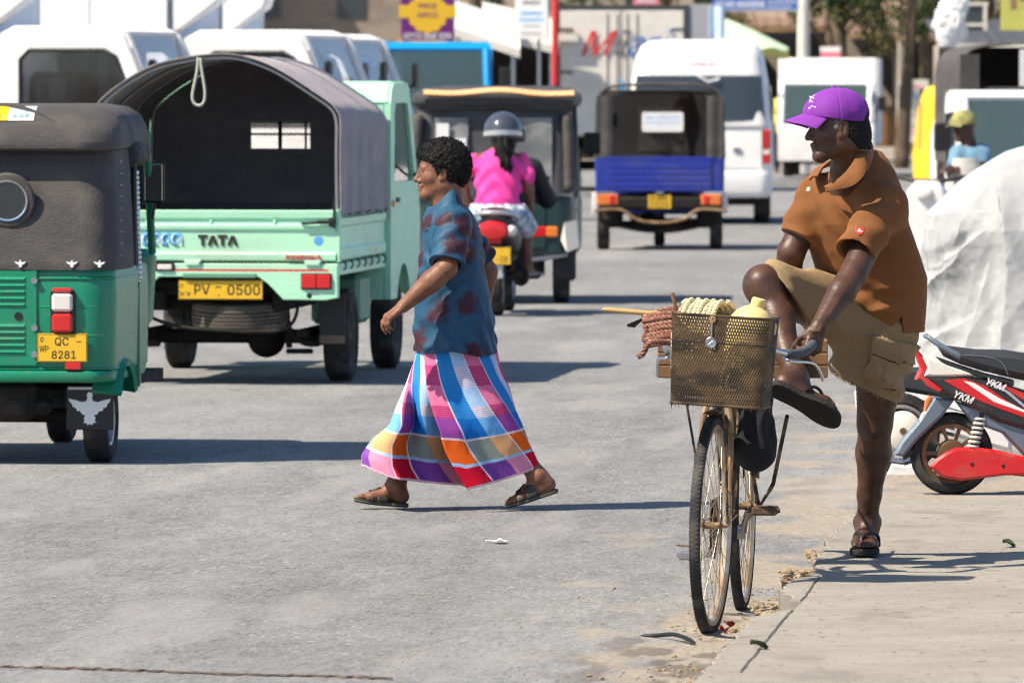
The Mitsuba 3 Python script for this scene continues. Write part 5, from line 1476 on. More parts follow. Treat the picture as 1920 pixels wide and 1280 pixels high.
p('spare_carrier', tube(spline([(-.55, -.55, .47), (-.30, -.60, .36), (.10, -.70, .322), (.42, -.62, .345), (.47, -.55, .48)], 30), .011, 8), 'underbody', True)
p('tow_rag', hull(A([(-.465, -.66, .42), (-.43, -.67, .43), (-.415, -.66, .39), (-.45, -.66, .36), (-.44, -.64, .40)])), 'cream', 30)
# canopy: one canvas over four hoops, sagging a little between them
arch = spline([(-.735, 1.0), (-.738, 1.40), (-.728, 1.60), (-.690, 1.682), (-.478, 1.838), (-.29, 1.914), (-.006, 1.957), (.15, 1.948), (.37, 1.868), (.62, 1.712), (.722, 1.625), (.738, 1.45), (.742, 1.0)], 64)
rr = np.random.default_rng(9); secs = []
for i, y in enumerate(np.linspace(-.715, 1.42, 60)):
    t = (y + .715) / 2.135; sag = .010 * math.sin(t * math.pi * 3) ** 2
    q = arch.copy(); q[:, 1] -= sag * (arch[:, 1] > 1.5) ; top = (arch[:, 1] > 1.62)
    q[:, 0] += np.where(~top, np.sign(q[:, 0]) * (.010 * math.sin(t * 31) * np.clip((1.62 - arch[:, 1]) * 3, 0, 1) + .006 * math.sin(t * 57 + 1)), 0)
    q[:, 1] -= .035 * t * (arch[:, 1] > 1.1)
    secs.append(np.column_stack([q[:, 0], np.full(len(q), y), q[:, 1]]))
cn = p('canopy', slab(secs, .006), 'canvas_pale', 45)
inn = [np.column_stack([s_[:, 0] * .982, s_[:, 1], 1.0 + (s_[:, 2] - 1.0) * .984]) for s_ in secs[1:]]
p('hoop', cat([tube(np.column_stack([arch[:, 0] * .972, np.full(64, y), 1.0 + (arch[:, 1] - 1.0) * .974]), .011, 8) for y in (-.68, 0.02, .72, 1.38)]), 'steel', True, parent=cn)
p('canopy_cord', tube(np.column_stack([np.full(30, .748), np.linspace(-.7, 1.4, 30), 1.005 + .008 * np.sin(np.arange(30) * 2.2)]), .006, 6), 'black', True, parent=cn)
p('front_curtain', extr([(x * .975, 1.0 + (z - 1.0) * .975) for x, z in arch] + [(.72, .99), (-.72, .99)], 1.425, 1.435, 'y') if False else cat([box(-.42, 1.43, 1.3, .62, .02, .62), box(.49, 1.43, 1.3, .45, .02, .62), box(.08, 1.43, 1.19, .40, .02, .38), extr([(x * .97, 1.0 + (z - 1.0) * .96) for x, z in arch if z > 1.56] , 1.42, 1.44, 'y')]), 'canvas_pale', False, parent=cn)
p('window_bar', cat([box(.075, 1.44, 1.46, .022, .02, .2), box(.09, 1.44, 1.468, .4, .02, .014), box(.235, 1.44, 1.46, .012, .02, .2)]), 'liner', False, parent=cn)
solo('rope_loop', tube(spline([(-.085, -.735, 1.93), (-.075, -.735, 1.85), (-.058, -.735, 1.73), (-.070, -.735, 1.665), (-.100, -.735, 1.652), (-.130, -.735, 1.680), (-.125, -.735, 1.76), (-.105, -.735, 1.86), (-.098, -.735, 1.935)], 50), .0085, 8), 'canvas_rope', 'pale loop of rope hanging from the canopy of the mint pickup', 'rope', True, M=tt_.M)
# cab
prof_ = [(1.47, .45), (1.47, 1.66), (1.52, 1.74), (1.62, 1.785), (2.25, 1.785), (2.38, 1.75), (2.86, 1.10), (2.92, .95), (2.92, .45)]
hole = [(1.66, 1.17), (1.66, 1.60), (1.72, 1.66), (2.26, 1.66), (2.32, 1.63), (2.62, 1.20), (2.60, 1.17)]
wheel_cut = Polygon([(2.10 + .36 * math.cos(a), .30 + .36 * math.sin(a)) for a in np.linspace(0, 6.28, 28)])
for s in (-1, 1):
    side = Polygon(prof_).difference(Polygon(hole)).difference(wheel_cut)
    k = p('door', extr(side, s * .74 - .02, s * .74 + .02, 'x'), 'mint', False)
    p('window_pane', grid([[(s * .738, y, z) for z in (1.16, 1.67)] for y in (1.64, 2.64)]), 'glass_dark' if s > 0 else 'pane', False, parent=k)
    p('side_repeater', box(s * .765, 1.56, 1.04, .02, .03, .04, .006), 'amber_lamp', False, parent=k)
    p('door_handle', box(s * .765, 1.78, 1.06, .02, .11, .03, .005), 'black', False, parent=k)
    p('mirror', cat([box(s * .90, 2.62, 1.30, .12, .04, .19, .012), tube([(s * .76, 2.6, 1.2), (s * .86, 2.6, 1.28)], .01, 6)]), 'black', 30)
strip = [(1.47, 1.66), (1.52, 1.74), (1.62, 1.785), (2.25, 1.785), (2.38, 1.75)]
p('cab_roof', slab([[(x, y, z + .0) for x in (-.74, 0, .74)] for y, z in strip], .02), 'mint', 30)
p('cab_front', slab([[(x, y, z) for x in (-.74, 0, .74)] for y, z in ((2.86, 1.10), (2.92, .95), (2.92, .45))], .02), 'mint', 30)
p('windscreen', grid([[(x, y, z) for x in (-.68, .68)] for y, z in ((2.38, 1.75), (2.86, 1.10))]), 'pane', False)
p('cab_back', cat([box(-.42, 1.475, 1.05, .62, .02, 1.2), box(.49, 1.475, 1.05, .45, .02, 1.2), box(.08, 1.475, .95, .42, .02, .86), box(.08, 1.475, 1.60, .42, .02, .13)]), 'mint', False)
p('cab_seat', cat([box(s * .36, 1.75, 1.05, .46, .12, .62, .04) for s in (-1, 1)]), 'black', 30)
# ---------------------------------------------------------------- dark three-wheeler ahead
mat('clear_sheet', worn((0.13, 0.135, 0.14), (0.30, 0.30, 0.30), 5.0, 0.6, .4, .7, .3), rough=0.25, spec=0.6)
mat('pink_cloth', proc(lambda p, n, uv: mix([0.78, 0.03, 0.28], [0.86, 0.08, 0.40], fbm(p.x * 12, p.y * 12, p.z * 8))), rough=0.8, sheen=0.3)
mat('skirt', proc(lambda p, n, uv: mix(mix([0.62, 0.64, 0.68], [0.16, 0.40, 0.46], smoothstep(.52, .62, noise(p.x * 34, p.y * 34, p.z * 34))), [0.24, 0.10, 0.34], smoothstep(.60, .68, noise(p.x * 40 + 9, p.y * 40, p.z * 40)))), rough=0.85)
mat('jacket', (0.012, 0.014, 0.022), rough=0.7)
mat('helmet', (0.05, 0.06, 0.085), rough=0.12, coat=1.0)
mat('silver', (0.55, 0.58, 0.62), rough=0.3, metal=0.5)

dk = Thing('three_wheeler', 'dark green three wheeler with grey canvas and an orange roof edge ahead of the scooter', 'three-wheeler', frame(-.14, 62.6, 0, 2.5))
RY = -.42
dk.part('body', loft([ring(.36, .60, RY + .04, 1.9, .12), ring(.42, .64, RY, 1.95, .14), ring(.80, .645, RY - .005, 1.95, .15), ring(.885, .63, RY + .02, 1.9, .15)]), 'deep_green', 30)
dk.part('rear_panel', box(0, RY - .012, .62, .86, .02, .34, .02), 'deep_green', 30)
dk.part('chrome_strip', box(0, RY - .01, .885, 1.28, .02, .022, .004), 'chrome', False)
ck = dk.part('curtain', loft([ring(.885, .645, RY - .005, 1.6, .13), ring(1.2, .635, RY + .03, 1.5, .13), ring(1.55, .62, RY + .06, 1.45, .14), ring(1.60, .60, RY + .07, 1.4, .14)]), 'canvas_dark', 35)
for s in (-1, 1): dk.part('curtain_fold', tube(spline([(s * .60, RY + .03, 1.52), (s * .615, RY + .01, 1.2), (s * .62, RY - .01, .92)], 12), .045, 8), 'canvas', True, parent=ck)
for x, w, mt in ((-.33, .27, 'clear_sheet'), (.26, .44, 'clear_sheet')):
    g = [[(x + w * (u - .5), RY - .006 + .035 * v + .008 * math.sin(9 * u + 4 * v) * 1.0, .90 + .60 * v) for v in np.linspace(0, 1, 12)] for u in np.linspace(0, 1, 14)]
    dk.part('clear_window', slab(g, .004), mt, 35, parent=ck)
dk.part('painted_bright_view', cat([box(-.40, RY - .004, 1.32, .10, .006, .27), box(-.26, RY - .002, 1.26, .10, .006, .15)]), 'white_plain', False, parent=ck, label='white panels painted for the bright gap seen through the left sheet')  # white panels paint the daylight that shows through the sheet
dk.part('hood', loft([ring(1.585, .63, RY - .0, 1.6, .2), ring(1.62, .66, RY - .04, 1.62, .21), ring(1.68, .655, RY - .03, 1.62, .22), ring(1.735, .58, RY + .08, 1.5, .24), ring(1.755, .40, RY + .3, 1.3, .22)]), 'canvas_dark', 40)
fl = [[(x, RY - .075 + .03 * v, 1.672 + .035 * v + .022 * math.cos(x * 2.4) + .010 * math.sin(x * 9 + 1)) for v in (0, .5, 1)] for x in np.linspace(-.55, .66, 40)]
dk.part('orange_edging', slab(fl, .02), 'orange', 35)
dk.part('flap_underside', slab([[(x, RY - .07 + .09 * v, 1.652 - .10 * v + .022 * math.cos(x * 2.4)) for v in (0, .5, 1)] for x in np.linspace(-.54, .65, 30)], .012), 'canvas_dark', 35)
for s in (-1, 1):
    lamp(dk, s * .37, RY - .02, .585, .14, .085, 'red_lamp'); lamp(dk, s * .48, RY - .02, .585, .10, .085, 'amber_lamp', name='indicator')
    road_wheel(dk, (s * .54, 0, .215), .215, .13)
    dk.part('mudguard', cat([box(s * .575, -.30, .36, .19, .05, .34, .03)]), 'black', 30)
    dk.part('door_post', tube([(s * .64, .35, .85), (s * .63, .4, 1.6)], .02, 8), 'black', True)
dk.part('splash_sheet', hull([(.58, RY - .02, .66), (.68, RY + .05, .68), (.70, RY + .02, .46), (.60, RY - .03, .42), (.55, RY - .01, .52), (.66, RY + .1, .45)]), 'cream', 30)
road_wheel(dk, (0, 2.0, .215), .215, .12, name='front_wheel')
dk.part('side_lettering', cat([moved(moved(text(s_, .07, .004, True, .30), M=rotm(90, [0, 0, 1])), .648, .1 , z) for s_, z in (('SHANI', .76), ('TOURS', .66))]), 'white_plain', False)
dk.part('plate_panel', box(-.05, RY - .03, .50, .3, .008, .15, .003), 'plate', False)
dk.part('rear_bumper', tube(spline([(-.6, RY + .05, .40), (-.3, RY - .03, .36), (.3, RY - .03, .36), (.6, RY + .05, .40)], 20), .018, 8), 'steel', True)
dk.part('engine', box(0, -.05, .30, .8, .5, .2, .04), 'underbody', 30)
mk_ = dk.part('mirror', box(.74, 1.5, 1.28, .14, .04, .18, .014), 'black', 30)
dk.part('mirror_arm', tube([(.60, 1.5, 1.15), (.72, 1.5, 1.26)], .01, 6), 'black', True, parent=mk_)

# ---------------------------------------------------------------- scooter with two people
SD = 59.3
sx = P(932, 0, SD)[0]
sc = Thing('motor_scooter', 'black motor scooter with a red tail lamp and yellow plate carrying a woman in pink', 'scooter', frame(sx, SD, 0, 4))
road_wheel(sc, (0, 0, .23), .23, .10, name='rear_wheel'); road_wheel(sc, (0, 1.24, .23), .23, .09, name='front_wheel')
sc.part('body', loft([[(hx * math.cos(a), y, zc + hz * math.sin(a)) for a in np.linspace(0, 2 * math.pi, 21)[:-1]] for y, hx, zc, hz in ((-.42, .02, .66, .03), (-.40, .10, .655, .09), (-.30, .155, .645, .13), (0, .19, .60, .18), (.35, .17, .56, .19), (.55, .11, .50, .15))]), 'black', 40)
sc.part('seat', loft([[(hx * math.cos(a), y, zc + hz * math.sin(a)) for a in np.linspace(0, 2 * math.pi, 17)[:-1]] for y, hx, zc, hz in ((-.30, .06, .79, .02), (-.24, .13, .785, .05), (.1, .15, .77, .055), (.5, .12, .74, .05), (.56, .05, .73, .02))]), 'black', 40)
sc.part('tail_lamp', loft([[(hx * math.cos(a), y, .655 + hz * math.sin(a)) for a in np.linspace(0, 2 * math.pi, 17)[:-1]] for y, hx, hz in ((-.44, .06, .04), (-.435, .10, .062), (-.40, .125, .078), (-.36, .13, .08))]), 'red_lamp', 40)
for s in (-1, 1): sc.part('indicator', moved(trimesh.creation.icosphere(subdivisions=2, radius=1.0).apply_scale([.045, .05, .045]), s * .135, -.36, .655), 'clear_lamp', True)
sc.part('grab_rail', tube(spline([(-.17, -.12, .74), (-.13, -.34, .785), (0, -.42, .795), (.13, -.34, .785), (.17, -.12, .74)], 24), .018, 8), 'silver', True)
sc.part('rear_fender', hull([(-.08, -.36, .55), (.08, -.36, .55), (-.09, -.38, .33), (.09, -.38, .33), (-.07, -.32, .55), (.07, -.32, .55), (-.08, -.34, .33), (.08, -.34, .33)]), 'black', 30)
plate(sc, 0.03, -.40, .465, .21, .135, [('WP', -.09, .020, .03, .05), ('XT-28', -.085, -.045, .04, .165)])
sc.part('reflector', box(.01, -.40, .575, .10, .012, .035, .004), 'red_lamp', False)
sc.part('fender_bracket', box(.0, -.37, .35, .15, .02, .12, .02), 'silver', 30)
sc.part('exhaust', tube([(.17, .25, .26), (.19, -.1, .29), (.20, -.34, .33)], [.03, .065, .06], 14), 'underbody', True)
sc.part('leg_shield', loft([ring(.25, .16, .85, 1.0, .05), ring(.6, .2, .90, 1.02, .05), ring(.95, .15, .98, 1.08, .04)]), 'black', 30)
sc.part('handlebar', tube([(-.34, .95, 1.04), (-.1, 1.0, 1.02), (.1, 1.0, 1.02), (.34, .95, 1.04)], .016, 8), 'black', True)
sc.part('floor_board', box(0, .65, .29, .30, .5, .06, .02), 'black', 30)
def sp2(px, py, o=0.0): return P(px, py, SD) + A([0, o, 0])


wm = Thing('person', 'woman in a bright pink top and dark helmet riding pillion on the scooter', 'person')
b = Blob()
b.rc(sp2(940, 262, .22), sp2(936, 285, .20), .055, .06, .03).ell(sp2(942, 248, .22), [.08, .09, .11], None, .02)
b.rc(sp2(893, 300, .2), sp2(975, 300, .2), .05, None, .03).rc(sp2(935, 310, .2), sp2(932, 390, .12), .12, .13, .05)
b.chain([sp2(885, 302, .2), sp2(868, 345, .22), sp2(878, 388, .50)], [.048, .040, .03], .02)
b.chain([sp2(980, 305, .2), sp2(992, 355, .18), sp2(994, 392, .40)], [.048, .040, .03], .02)
add_hand(b, sp2(994, 395, .42), (0, .8, -.3), (-.6, -.2, -.7), (-.7, .4, .5), s=.9); add_hand(b, sp2(878, 390, .52), (0, .8, -.3), (.6, -.2, -.7), (.7, .4, .5), s=.9)
for sg, hip, kn, an in ((1, sp2(958, 405, .12), sp2(984, 432, .46), sp2(990, 498, .34)), (-1, sp2(912, 405, .12), sp2(886, 432, .46), sp2(880, 498, .34))):
    b.chain([hip, kn], [.09, .062], .03); b.chain([kn, kn + (an - kn) * .35, an], [.055, .055, .034], .02)
    add_foot(b, an, (.45 * sg, .85, -.05), (0, 0, 1), (-sg * .8, .4, 0), s=.9)
wm.part('body', blob_mesh(b, (sx - .6, SD - .5, .2), (sx + .6, SD + 1.0, 1.7), .0085), 'skin_tan', True)
t_ = Blob()
t_.prof([(sp2(0, 398)[2], sp2(933, 0)[0], SD + .12, .165, .145), (sp2(0, 370)[2], sp2(934, 0)[0], SD + .14, .168, .145), (sp2(0, 350)[2], sp2(935, 0)[0], SD + .16, .178, .14), (sp2(0, 315)[2], sp2(935, 0)[0], SD + .19, .190, .14), (sp2(0, 295)[2], sp2(935, 0)[0], SD + .20, .150, .11), (sp2(0, 280)[2], sp2(936, 0)[0], SD + .20, .075, .08)], k=.03)
for a_, e_ in ((sp2(892, 300, .2), sp2(872, 326, .2)), (sp2(978, 300, .2), sp2(992, 335, .18))): t_.rc(a_, e_, .054, .054, .03)
t_.post = lambda p, d: np.maximum(d + .006 * np.sin(p[:, 2] * 46 + 5 * np.sin(p[:, 0] * 13)) * sstep(1.30, 1.05, p[:, 2]) + .004 * np.sin(p[:, 0] * 60 + p[:, 2] * 40), sp2(0, 390)[2] + .02 * np.sin(p[:, 0] * 9) - p[:, 2])
wm.part('top', blob_mesh(t_, (sx - .4, SD - .3, .75), (sx + .4, SD + .6, 1.4), .0075), 'pink_cloth', True)
k_ = Blob(); k_.ell(sp2(934, 405, .10), [.20, .19, .12], None, .05)
for px in (893, 972): k_.rc(sp2(px * .8 + 934 * .2, 405, .12), sp2(px + (12 if px > 934 else -8), 428, .42), .115, .095, .05)
k_.post = lambda p, d: np.maximum(d + .007 * np.sin(p[:, 0] * 50 + p[:, 2] * 30), p[:, 2] - sp2(0, 382)[2])
wm.part('skirt', blob_mesh(k_, (sx - .5, SD - .3, .55), (sx + .5, SD + .8, 1.0), .0085), 'skirt', True)
hc = sp2(943, 246, .22)
hl = wm.part('helmet', cat([trimesh.creation.icosphere(subdivisions=4, radius=1.0).slice_plane([0, 0, -.22], [0, -.15, .98]).apply_scale([.145, .165, .148]).apply_translation(hc)]), 'helmet', True)
wm.part('helmet_band', loft([[hc + A([rx * math.cos(a), ry * math.sin(a), z - .015 * math.sin(a)]) for a in np.linspace(0, 2 * math.pi, 41)[:-1]] for rx, ry, z in ((.143, .163, -.045), (.149, .169, -.043), (.150, .170, -.012), (.146, .166, -.008))], cap=False), 'silver', 40, parent=hl)
hb_ = Blob(); hb_.rc(hc + A([0, -.06, -.06]), hc + A([.005, -.10, -.15]), .10, .075, .03).chain([hc + A([.0, -.12, -.14]), hc + A([.02, -.155, -.24]), hc + A([.05, -.15, -.33])], [.065, .05, .02], .02)
hb_.post = lambda p, d: d + .008 * np.sin(p[:, 0] * 130 + 4 * np.sin(p[:, 2] * 20))
wm.part('hair', blob_mesh(hb_, hc - .5, hc + .3, .008), 'hair', True)
for sg, px in ((1, 990), (-1, 880)): wm.part('sandal', slab([[sp2(px, 498, .34) + A([sg * (.45 * u) * .28 + v * .04, .85 * u * .28, -.075]) for v in (-1, 1)] for u in np.linspace(-.3, .75, 6)], .02), 'canvas_pale', 30)

dr_ = Thing('person', 'scooter driver in a dark jacket mostly hidden behind the woman in pink', 'person')
b = Blob()
b.ell(sp2(952, 262, .66), [.08, .095, .11], None, .02).rc(sp2(952, 280, .62), sp2(950, 300, .6), .055, None, .03).rc(sp2(950, 320, .6), sp2(950, 395, .5), .13, .13, .05)
for sg in (-1, 1):
    s_ = sp2(958 + sg * 42, 318, .6)
    e_ = s_ + A([sg * .08 + .03, .18, -.24]); w_ = sp2(932 + sg * 76, 372, .95)
    b.chain([s_, e_, w_], [.055, .045, .03], .02); add_hand(b, w_, (0, .9, -.2), (0, -.3, -.9), (-sg, .1, 0), (.7, .7, .7, .7), s=.95)
    hip, kn, an = sp2(950 + sg * 20, 400, .5), sp2(950 + sg * 34, 420, .82), sp2(945 + sg * 24, 505, .78)
    b.chain([hip, kn], [.09, .062], .03); b.chain([kn, an], [.058, .036], .02); add_foot(b, an, (0, 1, 0), (0, 0, 1), (-sg, 0, 0))
dm = blob_mesh(b, (sx - .6, SD, .2), (sx + .7, SD + 1.5, 1.7), .010)
dr_.part('body', dm, 'skin_dark', True)
j = Blob()
j.rc(sp2(920, 318, .6), sp2(988, 318, .6), .085, None, .04).rc(sp2(952, 325, .6), sp2(950, 395, .5), .165, .165, .05)
for sg in (-1, 1):
    s_ = sp2(958 + sg * 42, 318, .6); e_ = s_ + A([sg * .08 + .03, .18, -.24]); w_ = sp2(932 + sg * 76, 372, .95)
    j.chain([s_, e_, e_ + (w_ - e_) * .85], [.078, .068, .048], .03)
dr_.part('jacket', blob_mesh(j, (sx - .6, SD, .5), (sx + .7, SD + 1.4, 1.4), .010), 'jacket', True)
q = Blob()
for sg in (-1, 1):
    hip, kn, an = sp2(950 + sg * 20, 400, .5), sp2(950 + sg * 34, 420, .82), sp2(945 + sg * 24, 505, .78)
    q.chain([hip, kn, kn + (an - kn) * .9], [.12, .085, .065], .04)
dr_.part('trousers', blob_mesh(q, (sx - .5, SD, .2), (sx + .6, SD + 1.4, 1.1), .010), 'jacket', True)
dr_.part('helmet', trimesh.creation.icosphere(subdivisions=3, radius=.14).slice_plane([0, 0, -.04], [0, 0, 1]).apply_translation(sp2(952, 258, .66)), 'black', True)


# ---------------------------------------------------------------- cargo three-wheelers
def cargo_trike(label, fr, bodym, hoodm, back=True, group=None):
    t = Thing('cargo_three_wheeler', label, 'three-wheeler', fr, group); RY = -.42
    t.part('bed', loft([ring(.62, .68, RY, 1.3, .04), ring(.97, .69, RY - .005, 1.3, .04), ring(.985, .68, RY + .005, 1.3, .04)]), bodym, 30)
    g = t.part('tailgate', box(-.01, RY - .015, .80, 1.12, .022, .34, .006), bodym, False)
    for z in (.69, .755, .82, .885): t.part('ridge', box(-.01, RY - .030, z, 1.06, .018, .024, .008), bodym, 30, parent=g)
    t.part('top_rail', tube([(-.58, RY - .02, .975), (.56, RY - .02, .975)], .016, 8), bodym, True, parent=g)
    hp_ = [(-.68, .97), (-.665, 1.55), (-.61, 1.68), (-.50, 1.735), (0, 1.755), (.50, 1.735), (.61, 1.68), (.665, 1.55), (.68, .97)]
    hs = spline(hp_[:2], 8).tolist() + spline(hp_[1:8], 30)[1:].tolist() + spline(hp_[7:], 8)[1:].tolist()
    k = t.part('hood', slab([[(x * (1 - .03 * u), RY + .02 + 1.35 * u, z) for x, z in hs] for u in np.linspace(0, 1, 8)], .012), hoodm, 45)
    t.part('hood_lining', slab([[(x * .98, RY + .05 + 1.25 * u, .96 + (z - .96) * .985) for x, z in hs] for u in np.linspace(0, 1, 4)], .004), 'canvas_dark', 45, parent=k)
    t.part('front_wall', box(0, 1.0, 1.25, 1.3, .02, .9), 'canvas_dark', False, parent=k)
    t.part('hood_edge', tube([(x, RY + .02, z) for x, z in hs], .018, 8), hoodm, True, parent=k)
    for s in (-1, 1):
        t.part('rear_flap', slab([[(s * (.67 - .17 * u), RY - .005 + .012 * math.sin(7 * u), .98 + .66 * v) for v in np.linspace(0, 1, 5)] for u in np.linspace(0, 1, 6)], .01), hoodm, 35, parent=k)
        lamp(t, s * .53 + (.01 if s > 0 else -.02), RY - .01, .535, .22, .115, 'amber_lamp', .05); lamp(t, s * .50, RY - .02, .535, .07, .10, 'red_lamp', .05)
        road_wheel(t, (s * .60, 0, .25), .25, .135); t.part('mudguard', box(s * .69, -.33, .50, .06, .03, .23, .008), 'white_plain', 30)
        t.part('underframe', box(s * .52, -.12, .38, .26, .4, .24, .06), 'underbody', 30)
    t.part('chassis', cat([box(0, .3, .50, 1.25, 1.5, .14, .03), tube([(-.6, 0, .27), (.6, 0, .27)], .04, 8), moved(trimesh.creation.icosphere(subdivisions=2, radius=.10), -.12, 0, .30), tube(spline([(-.55, -.2, .30), (-.2, -.25, .22), (.2, -.25, .22), (.55, -.2, .30)], 14), .03, 8)]), 'underbody', 30)
    t.part('bumper_bar', tube(spline([(-.70, RY - .02, .42), (-.38, RY - .03, .42), (-.25, RY - .05, .33), (.25, RY - .05, .33), (.38, RY - .03, .42), (.70, RY - .02, .42)], 30), .016, 8), 'rust', True)
    plate(t, .0, RY - .04, .515, .25, .145, [('HB', -.09, .012, .045, .17), ('7319', -.10, -.058, .050, .19)])
    t.part('plate_lamp', box(.0, RY - .05, .61, .09, .03, .03, .008), 'steel', 30)
    road_wheel(t, (0, 2.0, .25), .25, .12, name='front_wheel')
    t.part('cab', loft([ring(.35, .42, 1.35, 2.1, .18), ring(.9, .58, 1.32, 2.15, .22), ring(1.5, .55, 1.34, 1.9, .2), ring(1.68, .45, 1.36, 1.75, .2)]), bodym, 40)
    if back:
        t.part('cardboard', box(-.0, .55, 1.28, .46, .02, .46), 'rubble', False)
        n = t.part('notice', extr(rrect(.44, .21, .03, 4, .03, 1.36), RY + .005, RY + .011, 'y'), 'white_plain', False)
        for s_, z in (('abc defg hijk', 1.395), ('mno pqrs tuvw', 1.340), ('--- ---- ----', 1.285)): t.part('writing', moved(text(s_, .030, .002, True, .36), -.15, RY + .004, z), 'sky_print', False, parent=n)
        t.part('clear_curtain', grid([[(x, RY + .02, z) for z in (.98, 1.66)] for x in (-.52, .52)]), 'pane', False)
    return t


cargo_trike('blue cargo three wheeler with a dark canvas hood and white notice', frame(P(1237, 0, 82.4)[0], 82.4, 0, 1.0), 'blue_body', 'canvas')
cargo_trike('yellow three wheeler half hidden behind the dark canopy on the right', frame(P(1852, 0, 90)[0], 90.0, 0, -6.0), 'yellow', 'yellow', back=False)

# ---------------------------------------------------------------- white van
vn = Thing('van', 'white high roof van seen from behind', 'van', frame(P(1312, 0, 97.6)[0], 97.6, 0, 2.2))
vr = [(0, .34, .86, .12), (0, .42, .90, .14), (0, .80, .91, .15), (.02, 1.25, .905, .16), (.10, 1.75, .85, .2), (.18, 2.10, .79, .24), (.26, 2.24, .72, .28), (.40, 2.30, .60, .3), (.6, 2.31, .45, .3)]
vn.part('body', loft([ring(z, hx, -.95 + o, 3.7 - o, r) for o, z, hx, r in vr]), 'white', 40)
vn.part('rear_window', slab([[(x * (1 - .06 * v), -.945 + .012 + .045 * v - .004 + .06 * abs(x / .86) ** 4, 1.29 + .57 * v) for v in (0, .5, 1)] for x in np.linspace(-.83, .83, 14)], .02), 'glass_grey', 35)
vn.part('window_sticker', box(-.62, -.945, 1.33, .14, .008, .05), 'sky_print', False)
vn.part('bumper', loft([ring(.34, .88, -1.00, 0, .14), ring(.40, .915, -1.04, 0, .16), ring(.62, .92, -1.04, 0, .16), ring(.66, .90, -1.01, 0, .15)]), 'white', 40)
vn.part('tailgate_seam', cat([box(0, -.957, 1.235, 1.6, .02, .012), box(0, -.957, .70, 1.5, .02, .012)] + [box(s * .79, -.955, 1.0, .012, .03, .6) for s in (-1, 1)]), 'canvas_pale', False)
for s in (-1, 1):
    lamp(vn, s * .845, -.925, 1.06, .11, .26, 'red_lamp', .08, b=.03); lamp(vn, s * .845, -.925, .84, .11, .16, 'red_lamp', .08, name='indicator', b=.02); lamp(vn, s * .845, -.93, .90, .09, .06, 'clear_lamp', .08, name='reversing_lamp')
    for y in (0, 2.57): road_wheel(vn, (s * .78, y, .31), .31, .20)
    vn.part('side_window', slab([[(s * (.918 - .05 * v), y, 1.30 + .42 * v) for v in (0, 1)] for y in np.linspace(-.5, 2.4, 6)], .02), 'glass_grey', 35)
    vn.part('mudflap', box(s * .78, -.32, .24, .2, .02, .22), 'black', False)
vn.part('badge', extr([(.055 * math.cos(a) + .48, .035 * math.sin(a) + .93) for a in np.linspace(0, 6.28, 18)[:-1]], -.975, -.955, 'y'), 'steel', 30)
vn.part('roof_lettering', moved(text('SUPER GL', .045, .004, True, .34), -.12, -.80, 1.975), 'pink_print', False)
vn.part('wiper', tube([(-.02, -.96, 1.86), (.12, -.95, 1.78), (.26, -.95, 1.82)], .02, 6), 'white_plain', True)
vn.part('handle', box(0, -.975, 1.16, .34, .03, .05, .012), 'white', 30)
vn.part('underbody', cat([box(0, 1.2, .32, 1.5, 4.0, .16, .04), box(.1, -.55, .27, .3, .3, .16, .05), tube([(-.7, 0, .3), (.7, 0, .3)], .05, 8)]), 'underbody', 30)


